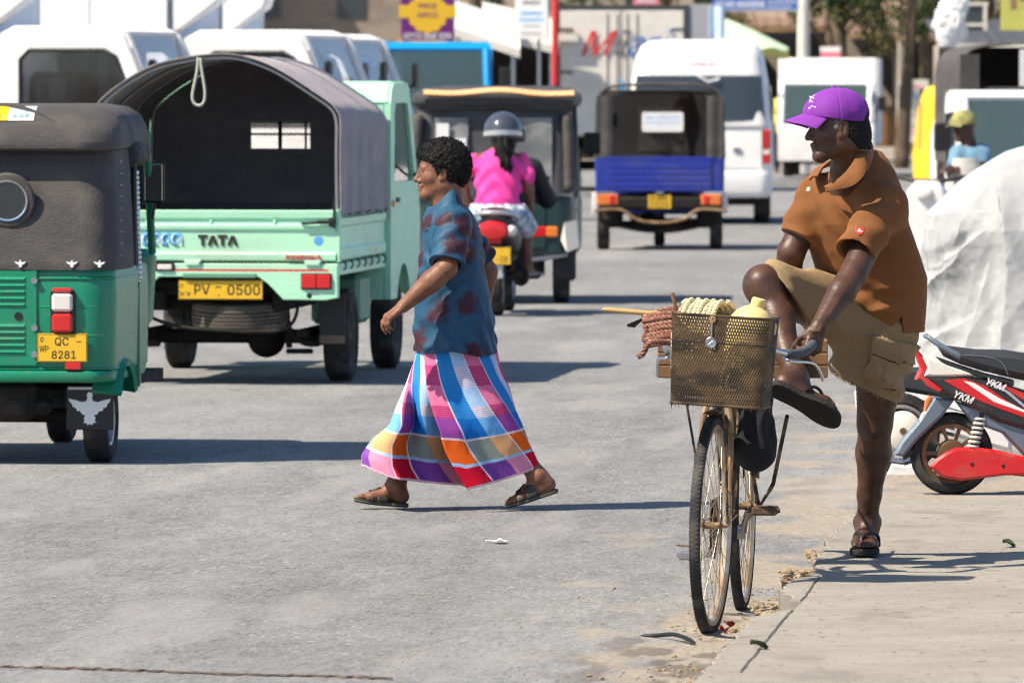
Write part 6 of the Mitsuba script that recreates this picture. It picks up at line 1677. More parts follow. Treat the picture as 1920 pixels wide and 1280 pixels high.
# ---------------------------------------------------------------- trucks
def truck(label, fr, w, prof, hole, wind, paint, box_=None, wheel_y=(.55, 2.6), zf=.42, R=.33, group=None, peak=None, panes=('pane', 'pane'), cat_='truck'):
    """A forward-control truck: local y from 0 (back of the cab) to the nose; the load body stands behind it (negative y)."""
    t = Thing('truck', label, cat_, fr, group); h = w / 2
    for s in (-1, 1):
        k = t.part('door', extr(Polygon(prof).difference(Polygon(hole)), s * h - .03, s * h + .03, 'x'), paint, False)
        t.part('side_window', grid([[(s * (h + .0), y, z) for z in (min(q[1] for q in hole) - .02, max(q[1] for q in hole) + .02)] for y in (min(q[0] for q in hole) - .02, max(q[0] for q in hole) + .02)]), panes[0], False, parent=k)
        t.part('window_seal', tube(np.column_stack([np.full(len(hole) + 1, s * (h + .03)), A(hole + hole[:1])]), .018, 6), 'black', True, parent=k)
        t.part('mirror', cat([box(s * (h + .18), prof[wind + 1][0] - .05, prof[wind][1] - .35, .16, .05, .26, .02), tube([(s * h, prof[wind + 1][0] - .15, prof[wind][1] - .6), (s * (h + .16), prof[wind + 1][0] - .05, prof[wind][1] - .4)], .012, 6)]), 'black', 30)
    n = len(prof)
    for i in range(n - 2):
        (y0, z0_), (y1, z1_) = prof[i], prof[i + 1]
        if i == wind:
            t.part('windscreen', grid([[(x, y0 + (y1 - y0) * u, z0_ + (z1_ - z0_) * u) for u in (0.02, .98)] for x in (-h + .06, h - .06)]), panes[1], False)
            for s in (-1, 1): t.part('windscreen_pillar', tube([(s * (h - .045), y0, z0_), (s * (h - .045), y1, z1_)], .05, 8), paint, True)
    for a_, b_ in ((0, wind + 1), (wind + 1, n - 1)):
        seg = A(prof[a_:b_ + 1]) if False else A(prof[a_:(b_ if b_ == wind + 1 else b_ + 1)])
        if len(seg) > 1: t.part('cab_shell', slab([[(x, y, z) for x in (-h, h)] for y, z in seg], .04), paint, 30)
    t.part('cab_shade_sheet', slab([[(-h + .10 + .02 * math.sin(30 * u), .10 + .80 * u, z) for z in (prof[0][1] + .6, prof[wind][1] - .12)] for u in np.linspace(0, 1, 24)], .01), 'canvas_dark', 35)  # added dark sheet, paints the shaded cab interior behind the side window
    t.part('cab_floor', box(0, .7, prof[0][1] + .1, w - .06, 1.3, .1), 'underbody', False)
    t.part('seat', cat([box(s * w * .24, .35, prof[0][1] + .75, w * .38, .18, .75, .06) for s in (-1, 1)]), 'black', 30)
    t.part('dashboard', box(0, prof[wind + 1][0] - .22, prof[wind + 1][1] - .1, w - .1, .34, .2, .05), 'black', 30)
    t.part('steering_wheel', tube([(w * .24 + .19 * math.cos(a), prof[wind + 1][0] - .45 - .10 * math.sin(a), prof[wind + 1][1] + .04 + .16 * math.sin(a)) for a in np.linspace(0, 2 * math.pi, 20)[:-1]], .018, 6, closed=True), 'black', True)
    L = box_[0] if box_ else 2.2
    t.part('chassis', cat([box(s * .35, -L / 2 + .4, zf + .14, .1, L + 1.6, .16, .02) for s in (-1, 1)] + [tube([(-h + .1, y, R) for y in (wheel_y[0],)] + [(h - .1, wheel_y[0], R)], .05, 8)]), 'underbody', 30)
    for s in (-1, 1):
        road_wheel(t, (s * (h - .14), wheel_y[0], R), R, .2); road_wheel(t, (s * (h - .16), -wheel_y[1] + .9, R), R, .24)
    if box_:
        L, bw_, z0_, z1_ = box_
        k = t.part('load_body', box(0, -.12 - L / 2, (z0_ + z1_) / 2, bw_, L, z1_ - z0_, .03), 'white', 30)
        for s in (-1, 1): t.part('side_trim', cat([box(s * (bw_ / 2 + .006), -.12 - L * u, (z0_ + z1_) / 2, .02, .05, z1_ - z0_ - .06) for u in (.012, .34, .66, .988)] + [box(s * (bw_ / 2 + .006), -.12 - L / 2, z, .02, L - .08, .05) for z in (z0_ + .04, z1_ - .04)]), 'white_plain', False, parent=k)
        if peak: t.part('wind_deflector', extr(peak, bw_ / 2 - .34, bw_ / 2 - .04, 'x', .02), 'white', 30)
    return t


cabp = [(0, .75), (0, 2.06), (.05, 2.18), (.18, 2.25), (1.02, 2.25), (1.16, 2.20), (1.52, 1.32), (1.60, 1.10), (1.60, .55), (.9, .55)]
cabh = [(.24, 1.38), (.24, 1.98), (.32, 2.06), (1.00, 2.06), (1.10, 2.0), (1.36, 1.38)]
pk_ = [(-.10, 2.24), (-.10, 2.75), (.44, 2.75), (.36, 2.53), (.0, 2.27)]
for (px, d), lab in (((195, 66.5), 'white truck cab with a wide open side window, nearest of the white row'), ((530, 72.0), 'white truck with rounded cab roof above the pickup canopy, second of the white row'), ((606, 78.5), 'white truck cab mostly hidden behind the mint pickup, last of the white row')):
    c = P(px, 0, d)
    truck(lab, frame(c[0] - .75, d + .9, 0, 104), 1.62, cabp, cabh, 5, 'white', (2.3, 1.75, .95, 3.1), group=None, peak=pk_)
azp = [(0, .75), (0, 2.12), (.06, 2.22), (.2, 2.27), (.95, 2.27), (1.12, 2.19), (1.45, 1.32), (1.52, 1.10), (1.52, .55), (.9, .55)]
azh = [(.24, 1.38), (.24, 1.98), (.32, 2.06), (.95, 2.06), (1.05, 2.0), (1.30, 1.38)]
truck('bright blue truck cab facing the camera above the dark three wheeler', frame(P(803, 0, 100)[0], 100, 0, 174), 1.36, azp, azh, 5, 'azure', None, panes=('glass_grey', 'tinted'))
wvp = [(0, .5), (0, 1.55), (.05, 1.64), (.2, 1.69), (.9, 1.69), (1.05, 1.63), (1.45, .98), (1.52, .85), (1.52, .35), (.9, .35)]
wvh = [(.2, 1.0), (.2, 1.48), (.9, 1.50), (1.2, 1.0)]
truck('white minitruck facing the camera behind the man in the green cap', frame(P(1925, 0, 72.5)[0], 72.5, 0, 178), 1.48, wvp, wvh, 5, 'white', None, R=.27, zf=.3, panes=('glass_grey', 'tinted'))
bxp = [(0, .5), (0, 1.65), (.05, 1.74), (.2, 1.80), (.9, 1.80), (1.05, 1.72), (1.45, .98), (1.52, .85), (1.52, .32), (.9, .32)]
bxh = [(.2, 1.0), (.2, 1.55), (.9, 1.58), (1.25, 1.0)]
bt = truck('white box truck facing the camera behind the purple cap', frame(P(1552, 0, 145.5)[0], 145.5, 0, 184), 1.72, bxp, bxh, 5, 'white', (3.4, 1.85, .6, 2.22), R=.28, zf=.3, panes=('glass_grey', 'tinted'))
# lorry body with painted lettering
lr = Thing('lorry', 'cream lorry body seen from behind with slanted red and blue lettering', 'lorry', frame(P(1166, 0, 125)[0], 125, 0, 0))
lk = lr.part('load_body', box(0, 2.2, 1.93, 2.05, 4.4, 2.06, .02), 'cream', False)
for s in (-1, 1):
    dk_ = lr.part('door', box(s * .505, -.025, 1.93, .98, .05, 1.98, .01), 'cream', False)
    lr.part('lock_rod', cat([tube([(s * x, -.065, .98), (s * x, -.065, 2.88)], .016, 6) for x in (.08, .24)]), 'canvas_pale', True, parent=dk_)
    for z in (1.25, 1.93, 2.62): lr.part('hinge', box(s * .90, -.06, z, .22, .02, .045, .004), 'canvas_dark', False, parent=dk_)
    lr.part('frame_post', box(s * 1.04, -.01, 1.93, .05, .09, 2.1, .005), 'canvas_dark', False)
    for y in (1.0, 3.6): road_wheel(lr, (s * .80, y, .42), .42, .30)
lr.part('frame_head', box(0, -.01, 2.985, 2.12, .09, .05, .005), 'canvas_dark', False)
for s_, x, m_, w_ in (('M', -.66, 'red_print', .42), ('il', -.14, 'canvas_dark', .17), ('ani', .08, 'blue_print', .58)):
    g = text(s_, .40, .006, False, w_); g.vertices[:, 0] += .42 * g.vertices[:, 2]
    lr.part('lettering', moved(g, x, -.085, 2.20), m_, False, parent=lk, label='slanted painted letters ' + s_)
lr.part('painted_wave', slab([[(-.07 + .09 * u + .05 * v, -.056, 1.50 + .34 * v * (1 - .3 * u)) for v in np.linspace(0, 1, 5)] for u in (0, .5, 1)], .004), 'sky_print', False, parent=lk)
lr.part('chassis', cat([box(0, 2.2, .78, 1.2, 4.6, .2, .02), box(0, .1, .60, 1.9, .12, .14, .02), tube([(-.9, 1.0, .42), (.9, 1.0, .42)], .08, 8)]), 'underbody', 30)
lr.part('tail_lamp', cat([box(s * .82, .03, .62, .22, .03, .10, .01) for s in (-1, 1)]), 'red_lamp', False)
lr.part('cab', loft([ring(.6, 1.0, 4.6, 6.0, .2), ring(1.5, 1.0, 4.6, 6.0, .2), ring(2.3, .9, 4.6, 5.7, .25)]), 'cream', 35)
# ---------------------------------------------------------------- right side: canopy truck, man on a scooter, tarpaulin, red scooter
cx_ = P(1908, 0, 80)[0]
cp = Thing('canopy_truck', 'truck with a tall dark grey canvas canopy and a white sheet hung in its opening', 'truck', frame(cx_, 80, 0, -3.0))
ca_ = spline([(-.60, .95), (-.60, 1.6), (-.585, 1.95), (-.50, 2.10), (-.2, 2.17), (.3, 2.20), (.9, 2.17), (1.2, 2.10), (1.29, 1.95), (1.30, 1.6), (1.30, .95)], 60)
kk = cp.part('canopy', slab([[(x, y, z) for x, z in ca_] for y in np.linspace(0, 2.4, 6)], .012), 'canvas', 40)
cp.part('canopy_lining', slab([[(x * .985, y, z - .015) for x, z in ca_] for y in np.linspace(.02, 2.3, 4)], .004), 'canvas_dark', 40, parent=kk)
cp.part('front_curtain', box(.35, 2.3, 1.5, 1.85, .02, 1.3), 'canvas_dark', False, parent=kk)
cp.part('rear_flap', slab([[(-.60 + .20 * u, -.01 + .02 * math.sin(9 * v), .55 + 1.52 * v) for v in np.linspace(0, 1, 10)] for u in np.linspace(0, 1, 6)], .02), 'canvas', 35, parent=kk)
cp.part('flap_edge', slab([[(-.60 + .20 * u, -.035, 1.50 + .02 * math.cos(u * 40) + .05 * v) for v in (0, 1)] for u in np.linspace(0, 1, 30)], .01), 'canvas_dark', 35, parent=kk)
cp.part('hanging_sheet', slab([[(.02 + 1.2 * u, .03 + .015 * math.sin(8 * u), 1.74 + .38 * v) for v in (0, .5, 1)] for u in np.linspace(0, 1, 20)], .008), 'white_plain', 35)
cp.part('cross_board', box(.42, .05, 1.66, 1.6, .03, .14, .01), 'canvas', False)
cp.part('bed', cat([box(.35, 1.15, .72, 1.9, 2.3, .46, .02), box(.35, 1.15, .5, 1.2, 3.0, .12)]), 'underbody', 30)
cp.part('cab', loft([ring(.45, .85, 2.5, 4.0, .15, cx=.35), ring(1.2, .85, 2.5, 4.0, .2, cx=.35), ring(1.8, .75, 2.5, 3.6, .2, cx=.35)]), 'white', 35)
for x in (-.35, 1.05):
    for y in (.3, 3.3): road_wheel(cp, (x, y, .3), .3, .18)

MD = 64.0
def mp_(px, py, o=0.0): return P(px, py, MD) + A([0, o, 0])


ms = Thing('motor_scooter', 'white motor scooter half hidden behind the white tarpaulin', 'scooter', frame(mp_(1812, 0)[0], MD, 0, -158))
road_wheel(ms, (0, 0, .22), .22, .10, name='rear_wheel'); road_wheel(ms, (0, 1.2, .22), .22, .10, name='front_wheel')
ms.part('body', loft([[(hx * math.cos(a), y, zc + hz * math.sin(a)) for a in np.linspace(0, 2 * math.pi, 17)[:-1]] for y, hx, zc, hz in ((-.40, .06, .62, .06), (-.25, .16, .58, .15), (.1, .18, .55, .2), (.5, .12, .40, .12))]), 'white', 40)
ms.part('front_shield', loft([ring(.30, .13, .80, .92, .05), ring(.62, .21, .86, .98, .06), ring(.90, .17, .94, 1.06, .05), ring(.98, .10, .97, 1.03, .03)]), 'white', 40)
ms.part('front_fender', slab([[(.06 * math.cos(b_), 1.2 + .26 * math.cos(a), .22 + (.24 + .03 * math.sin(b_)) * math.sin(a)) for b_ in np.linspace(0, math.pi, 7)] for a in np.linspace(.1, 2.6, 14)], .008), 'white', 40)
ms.part('seat', box(0, .0, .77, .26, .75, .10, .04), 'black', 30)
ms.part('handlebar', tube([(-.34, .88, 1.02), (-.1, .96, .98), (.1, .96, .98), (.34, .88, 1.02)], .018, 8), 'black', True)
ms.part('head_lamp', moved(trimesh.creation.icosphere(subdivisions=2, radius=1).apply_scale([.08, .05, .07]), 0, 1.05, .88), 'clear_lamp', True)
ms.part('floor_board', box(0, .62, .28, .30, .5, .06, .02), 'white', 30)
mat('blue_shirt', proc(lambda p, n, uv: mix([0.10, 0.22, 0.34], [0.20, 0.36, 0.48], fbm(p.x * 8, p.y * 8, p.z * 6))), rough=0.85)
mat('olive_cap', worn((0.36, 0.34, 0.12), (0.18, 0.19, 0.08), 14.0, 0.8, .4, .6), rough=0.85)
mm = Thing('person', 'man in an olive cap and blue shirt sitting on the white scooter at the right', 'person')
b = Blob(); hC = mp_(1808, 240)
Wm, Hm = add_head(b, hC, (-.75, -.66, -.05), (0, 0, 1), .95)
b.rc(Wm(-.03, 0, -.05), mp_(1818, 280), .06, .065, .03).rc(mp_(1800, 292), mp_(1838, 290), .06, None, .04).rc(mp_(1820, 300), mp_(1824, 355), .12, .12, .05)
aL_ = [mp_(1842, 285, .05), mp_(1838, 312, -.12), mp_(1790, 317, -.38)]; aR_ = [mp_(1796, 288, -.05), mp_(1786, 314, -.15), mp_(1776, 316, -.42)]
for c_ in (aL_, aR_): b.chain(c_, [.055, .045, .03], .02); add_hand(b, c_[2], (-.8, -.6, -.1), (0, 0, -1), (.6, -.8, 0), (.7, .7, .7, .7), s=.95)
for sg in (-1, 1):
    hip, kn, an = mp_(1822 + sg * 14, 355, .05), mp_(1812 + sg * 22, 368, -.42), mp_(1808 + sg * 20, 470, -.30)
    b.chain([hip, kn], [.09, .06], .03); b.chain([kn, an], [.058, .036], .02); add_foot(b, an, (-.3, -.95, 0), (0, 0, 1), (-sg, 0, 0))
mm.part('body', blob_mesh(b, mp_(1740, 520, -.9) - .1, mp_(1870, 190, .5) + .1, .0095), 'skin_dark', True)
b2 = Blob(); b2.rc(mp_(1800, 296), mp_(1840, 293), .078, None, .04).rc(mp_(1820, 305), mp_(1824, 365), .15, .155, .05)
for c_ in (aL_, aR_): b2.rc(c_[0], c_[0] + (c_[1] - c_[0]) * .75, .075, .065, .03)
mm.part('shirt', blob_mesh(b2, mp_(1740, 420, -.6), mp_(1870, 250, .5), .0095), 'blue_shirt', True)
b3 = Blob()
for sg in (-1, 1):
    hip, kn, an = mp_(1822 + sg * 14, 355, .05), mp_(1812 + sg * 22, 368, -.42), mp_(1808 + sg * 20, 470, -.30)
    b3.chain([hip, kn, kn + (an - kn) * .9], [.115, .082, .06], .03)
mm.part('trousers', blob_mesh(b3, mp_(1740, 520, -.9) - .1, mp_(1870, 300, .5) + .1, .010), 'jacket', True)
cpm = trimesh.creation.icosphere(subdivisions=3, radius=1.0).slice_plane([0, 0, -.1], [0, 0, 1]).apply_scale([.115, .10, .11])
cpm.apply_transform(rotm(221, [0, 0, 1])); cpm.apply_translation(Wm(.005, 0, .045)); kcap = mm.part('cap', cpm, 'olive_cap', True)
mm.part('brim', slab([[Wm(.10 + .075 * k * (1 - .4 * t * t), .085 * t, .045 - .012 * k - .02 * t * t) for t in np.linspace(-1, 1, 11)] for k in (0, .5, 1)], .006), 'olive_cap', True, parent=kcap)
pb = Thing('carrier_bag', 'pale blue bag held on the lap of the man with the olive cap', 'bag')
pb.part('body', loft([[mp_(1806, 0, -.34) * A([1, 1, 0]) + A([a_ * math.cos(t), .06 * math.sin(t), z]) for t in np.linspace(0, 6.28, 17)[:-1]] for z, a_ in ((.86, .02), (.87, .11), (1.0, .13), (1.10, .12), (1.16, .10))]), 'cream', 40)

# the tarpaulin over a parked vehicle
TD = 41.0
def tp(px, py): return P(px, py, TD)


mat('tarp', proc(lambda p, n, uv: mix([0.31, 0.325, 0.34], [0.39, 0.40, 0.41], fbm(p.x * 6, p.y * 6, p.z * 6)) * (.95 + .08 * noise(p.x * 90, p.y * 90, p.z * 90))), rough=0.55, spec=0.35,
    bump=lambda p, n, uv: 1.0 * fbm(p.x * 9, p.y * 9, p.z * 9) + .5 * noise(p.x * 34, p.y * 34, p.z * 34), bscale=0.007, eps=0.006)
zl = A([803, 760, 700, 640, 590, 540, 480, 430, 395, 360, 325, 300, 285, 275, 268])
xl = A([1612, 1640, 1688, 1706, 1714, 1718, 1724, 1731, 1745, 1778, 1818, 1856, 1880, 1910, 1960])
creases = [(A(q)[np.argsort(A(q)[:, 1])], a_, w_) for q, a_, w_ in (([(1720, 565), (1770, 522), (1815, 478), (1850, 430), (1872, 395)], .085, 26), ([(1732, 520), (1790, 470), (1830, 440), (1872, 418)], .040, 16), ([(1718, 660), (1780, 615), (1832, 575)], .050, 22),
    ([(1893, 290), (1888, 380), (1895, 500), (1880, 640), (1870, 740)], .060, 26), ([(1868, 300), (1850, 360), (1810, 420), (1775, 470)], .035, 22), ([(1960, 300), (1950, 420), (1985, 600), (1990, 760)], .06, 26), ([(1735, 430), (1760, 410), (1800, 380)], .03, 14), ([(1860, 470), (1840, 560), (1800, 690), (1780, 760)], .035, 24), ([(1700, 740), (1740, 690), (1762, 640)], .04, 18))]
secs = []; nz_ = 170; nt = 640
zz = np.linspace(803, 268, nz_)
for i, py in enumerate(zz):
    zc = P(0, py, TD + .8)[2] if py < 790 else 0.0; hw = 2.75 - .0 - tp(np.interp(-py, -zl, xl), 0)[0] + .62
    xc = 3.37
    hw = xc - P(np.interp(-py, -zl, xl) + 6, 0, TD + 1.15)[0]
    hd = 1.42 * min(1.0, hw / 1.32) ** .9 + .10 * max(0, .9 - zc)
    th = np.linspace(0, 2 * math.pi, nt, endpoint=False)
    cs, sn = np.cos(th), np.sin(th); e = .62
    x = xc + hw * np.sign(cs) * np.abs(cs) ** e; y = TD + 1.15 + hd * np.sign(sn) * np.abs(sn) ** e
    v = (803 - py) / 535
    # tension folds run from the high point down to the corners
    w = np.zeros(nt)
    for k, (f0, amp, sl, ph) in enumerate(((9, .018, 1.6, .3), (15, .007, -2.2, 1.9), (31, .003, 3.0, 2.0))):
        s_ = np.sin(f0 * th + sl * v * 6 + ph + .6 * math.sin(v * 7 + k)); w += amp * (1 - np.abs(s_) * 1.6) * (.35 + .9 * (1 - v))
    qx = 960 + F * x / TD; near = (sn < .2)
    for (line, amp, wd) in creases:
        dd = np.interp(py, line[:, 1], line[:, 0], left=np.nan, right=np.nan)
        if np.isnan(dd): continue
        e_ = min(abs(py - line[0, 1]), abs(py - line[-1, 1])) / 60.0
        s_ = (qx - dd) / wd
        w += near * amp * min(1, e_) * np.where(s_ > 0, np.exp(-s_ * .8), np.exp(s_ * 5.0)) - near * amp * .5 * min(1, e_) * np.exp(-((s_ + 1.2) / .8) ** 2)
    g = .5 + .5 * min(1, hw / .8)
    secs.append(np.column_stack([x + w * cs * g, y + w * sn * g, np.full(nt, zc) + .006 * np.sin(5 * th + v * 9) * (v > .05)]))
solo('tarpaulin', loft(secs), 'tarp', 'large white tarpaulin draped over a parked vehicle behind the man in the brown shirt', 'tarpaulin', True)

# red and black electric scooter
ED = 33.6
mat('scooter_red', worn((0.60, 0.010, 0.014), (0.38, 0.10, 0.08), 9.0, 0.45), rough=0.22, coat=0.8)
mat('scooter_black', worn((0.014, 0.015, 0.018), (0.06, 0.055, 0.05), 7.0, 0.5), rough=0.28, coat=0.8)
mat('seat_vinyl', (0.035, 0.038, 0.045), rough=0.5, bump=lambda p, n, uv: noise(p.x * 300, p.y * 300, p.z * 300), bscale=0.001)
mat('bronze', worn((0.16, 0.10, 0.055), (0.30, 0.20, 0.11), 20.0, 0.6), rough=0.5, metal=0.5)
mat('blue_steel', (0.16, 0.20, 0.25), rough=0.4, metal=0.3)
es = Thing('motor_scooter', 'red and black electric scooter with a white tail parked in front of the tarpaulin', 'scooter')
def E(px, py, o=0.0): return P(px, py, ED) + A([0, o, 0])
def side(name, px, o0, o1, m, bev=.006, parent=None, **k):
    q = [(E(a, b_)[0], E(a, b_)[2]) for a, b_ in px]
    return es.part(name, extr(q, ED + o0, ED + o1, 'y', bev), m, 30, parent=parent, **k)


def side_wheel(t, c, R, w, name='wheel', hub='bronze'):
    k = t.part(name, revolve([(R * .70, -w * .36), (R * .78, -w * .5), (R * .92, -w * .44), (R, -w * .16), (R, w * .16), (R * .92, w * .44), (R * .78, w * .5), (R * .70, w * .36), (R * .70, -w * .36)], c, (0, 1, 0), 64), 'rubber', 30)
    t.part('rim', cat([revolve([(R * .62, -w * .36), (R * .72, -w * .42), (R * .72, w * .42), (R * .62, w * .36), (R * .62, -w * .36)], c, (0, 1, 0), 48), revolve([(0, -w * .40), (R * .30, -w * .40), (R * .34, -w * .3), (R * .34, w * .3), (R * .3, w * .4), (0, w * .4)], c, (0, 1, 0), 32)]
                      + [hull([A(c) + A([rr_ * math.cos(a + s * .09 * f), o, rr_ * math.sin(a + s * .09 * f)]) for rr_, f in ((R * .30, 1.3), (R * .66, .8)) for s in (-1, 1) for o in (-w * .24, w * .24)]) for a in np.arange(10) * 2 * math.pi / 10]), hub, 30, parent=k)


Rr = .180
side_wheel(es, E(1785, 852) * A([1, 1, 0]) + A([0, .02, Rr]), Rr, .10, 'rear_wheel')
side('motor_cover', [(1742, 873), (1756, 858), (1772, 847), (1792, 838), (1830, 837), (1872, 843), (1930, 858), (2010, 870), (2010, 893), (1930, 890), (1884, 890), (1800, 900), (1764, 893)], -.075, -.03, 'scooter_red', .012)
for px, py in ((1822, 869), (1880, 872)): es.part('cover_bolt', disc(E(px, py, -.077), (0, 1, 0), .008, .006, 10), 'black', 30)
side('swing_arm', [(1770, 866), (1990, 872), (2000, 900), (1775, 880)], -.03, .06, 'underbody')
pts = [E(1838, 782, -.05), E(1822, 842, -.05)]; axs = unit(pts[1] - pts[0]); Ls = np.linalg.norm(pts[1] - pts[0])
u1 = unit(np.cross(axs, [0, 1, 0])); u2 = np.cross(axs, u1)
sk = es.part('shock_spring', tube([pts[0] + axs * Ls * t + .021 * (math.cos(t * 44) * u1 + math.sin(t * 44) * u2) for t in np.linspace(0, 1, 150)], .0062, 6), 'cream', True)
es.part('shock_body', tube([pts[0] - axs * .03, pts[0] + axs * .04, pts[1], pts[1] + axs * .03], [.016, .014, .012, .010], 10), 'black', True, parent=sk)
side('mudguard', [(1752, 742), (1790, 748), (1768, 778), (1722, 822), (1694, 856), (1676, 852), (1690, 826), (1722, 788)], -.05, .05, 'blue_steel', .012)
side('tail_bracket', [(1690, 848), (1712, 838), (1716, 850), (1695, 862)], -.03, .03, 'black')
side('rear_reflector', [(1735, 748), (1742, 740), (1748, 744), (1738, 768), (1731, 772)], -.045, -.02, 'amber_lamp'); side('number_holder', [(1728, 774), (1740, 766), (1745, 776), (1728, 796), (1722, 792)], -.045, -.02, 'cream')
blk = side('body_side', [(1726, 704), (1752, 702), (1800, 702), (1860, 712), (1935, 735), (2020, 760), (2060, 800), (2050, 850), (1990, 846), (1925, 806), (1870, 790), (1830, 768), (1800, 752), (1765, 738)], -.085, .085, 'scooter_black', .02)
side('under_cowl', [(1790, 750), (1930, 800), (2020, 850), (2010, 880), (1925, 860), (1880, 812), (1820, 790)], -.06, .06, 'blue_steel', .012)
side('red_panel', [(1768, 712), (1806, 708), (1845, 722), (1890, 752), (1935, 775), (1935, 787), (1880, 768), (1830, 748)], -.0925, -.080, 'scooter_red', .003, blk)
side('red_panel', [(1722, 704), (1738, 708), (1765, 728), (1760, 734), (1736, 722)], -.0925, -.080, 'scooter_red', .003, blk); side('red_panel', [(1870, 716), (1935, 742), (1935, 758), (1905, 742)], -.0925, -.080, 'scooter_red', .003, blk)
side('silver_stripe', [(1804, 712), (1824, 716), (1870, 744), (1925, 770), (1925, 774), (1862, 752)], -.0950, -.082, 'white_plain', .002, blk); side('silver_stripe', [(1850, 716), (1884, 734), (1925, 768), (1925, 762), (1890, 732), (1858, 714)], -.0950, -.082, 'silver', .002, blk)
side('tail_fairing', [(1728, 662), (1748, 668), (1790, 684), (1828, 702), (1790, 707), (1750, 708), (1728, 706), (1735, 688)], -.080, .080, 'cream', .016)
side('tail_wing', [(1712, 655), (1722, 657), (1742, 686), (1734, 712), (1716, 711), (1726, 690)], -.070, .070, 'scooter_red', .008)
se = side('seat', [(1752, 640), (1775, 648), (1830, 655), (1885, 656), (1935, 664), (2000, 690), (2030, 720), (1935, 716), (1890, 706), (1840, 694), (1800, 682), (1770, 668)], -.095, .095, 'seat_vinyl', .03)
es.part('seat_seam', tube(spline([E(1800, 664, -.097), E(1850, 668, -.0985), E(1878, 680, -.0985), E(1888, 702, -.0975)], 16), .0022, 5), 'blue_steel', True, parent=se)
side('seat_shadow_strip', [(1755, 668), (1800, 684), (1850, 700), (1900, 712), (1900, 722), (1830, 704), (1770, 684)], -.075, .075, 'scooter_black', .004)  # black strip painting the shadow gap under the seat
es.part('grab_rail', tube(spline([E(1738, 630, -.06), E(1752, 640, -.075), E(1778, 656, -.085), E(1800, 668, -.085)], 14), np.linspace(.010, .016, 14), 8), 'blue_steel', True); es.part('grab_rail', tube(spline([E(1738, 630, .06), E(1752, 640, .075), E(1778, 656, .085), E(1800, 668, .085)], 14), np.linspace(.010, .016, 14), 8), 'blue_steel', True)
es.part('grab_bar', tube([E(1738, 630, -.06), E(1735, 630, 0), E(1738, 630, .06)], .010, 8), 'blue_steel', True)
for px, py in ((1783, 736), (1843, 712)):
    q = text('YKM', .030, .002, True, .088); q.vertices[:, 0] += .25 * q.vertices[:, 2]
    M = rotm(21, [0, 1, 0]); q.apply_transform(M); q.apply_translation(E(px, py, -.094) - A([0, 0, .012])); es.part('lettering', q, 'white_plain', False, parent=blk, label='white slanted letters YKM')
e0 = E(1785, 852) * A([1, 1, 0])
side_wheel(es, e0 + A([1.22, .02, Rr]), Rr, .09, 'front_wheel')
es.part('floor_board', box(e0[0] + .66, ED, .27, .46, .24, .06, .02), 'scooter_black', 30)
es.part('leg_shield', hull([e0 + A(q) for q in ((.82, -.16, .28), (.82, .16, .28), (.96, -.17, .7), (.96, .17, .7), (1.02, -.12, .92), (1.02, .12, .92), (1.0, 0, .28), (1.1, 0, .8))]), 'scooter_red', 30)
es.part('handlebar', tube([e0 + A([.93, -.33, 1.0]), e0 + A([1.0, -.1, .98]), e0 + A([1.0, .1, .98]), e0 + A([.93, .33, 1.0])], .014, 8), 'black', True)
es.part('fork', cat([tube([e0 + A([1.02, s * .06, .75]), e0 + A([1.22, s * .06, Rr])], .016, 8) for s in (-1, 1)]), 'steel', True)
es.part('stand', tube([e0 + A([.35, -.05, .2]), e0 + A([.42, -.13, .0])], .010, 6), 'steel', True)

# a second scooter, its rear wheel showing past the man's leg
ws = Thing('motor_scooter', 'white scooter behind the red one with only its rear wheel and pale flank showing', 'scooter')
WDp = 35.4
def E2(px, py, o=0.0): return P(px, py, WDp) + A([0, o, 0])
def side2(name, px, o0, o1, m, bev=.006, parent=None):
    q = [(E2(a, b_)[0], E2(a, b_)[2]) for a, b_ in px]; return ws.part(name, extr(q, WDp + o0, WDp + o1, 'y', bev), m, 30, parent=parent)


w0 = E2(1688, 0) * A([1, 1, 0])
side_wheel(ws, w0 + A([0, .02, .185]), .185, .10, 'rear_wheel', 'steel')
ws.part('hub_cover', revolve([(0, -.075), (.05, -.075), (.085, -.06), (.09, -.04), (0, -.04)], w0 + A([.01, .0, .20]), (0, 1, 0), 28), 'cream', 30); ws.part('axle_nut', disc(w0 + A([.01, -.08, .20]), (0, 1, 0), .016, .02, 8), 'bronze', 30)
side2('fender', [(1660, 895), (1690, 905), (1730, 890), (1722, 862), (1700, 872), (1672, 868)], -.07, -.03, 'white', .008)
side2('body_side', [(1604, 735), (1650, 728), (1700, 742), (1800, 770), (1900, 800), (1900, 850), (1800, 822), (1700, 800), (1625, 785), (1608, 770)], .02, .14, 'white', .02)
side2('trim_line', [(1640, 752), (1700, 770), (1790, 800), (1790, 806), (1700, 777), (1640, 758)], .012, .03, 'black', .002); side2('trim_line', [(1660, 776), (1720, 792), (1790, 815), (1790, 819), (1720, 797), (1660, 780)], .012, .03, 'black', .002)
side2('swing_arm', [(1640, 802), (1700, 822), (1770, 850), (1760, 862), (1690, 840), (1635, 822)], .0, .06, 'black', .006)
side2('seat', [(1640, 690), (1800, 690), (1900, 720), (1900, 770), (1760, 745), (1650, 726)], .0, .16, 'seat_vinyl', .02)
side_wheel(ws, w0 + A([1.25, .06, .185]), .185, .09, 'front_wheel', 'steel')
ws.part('leg_shield', hull([w0 + A(q) for q in ((.85, -.1, .28), (.85, .22, .28), (1.0, -.1, .7), (1.0, .22, .7), (1.06, -.06, .95), (1.06, .18, .95), (1.04, .06, .28))]), 'white', 30)
ws.part('floor_board', box(w0[0] + .66, WDp + .06, .27, .5, .24, .06, .02), 'black', 30)

# litter
def gz_at(x, y): return float(ground_z(x, y))


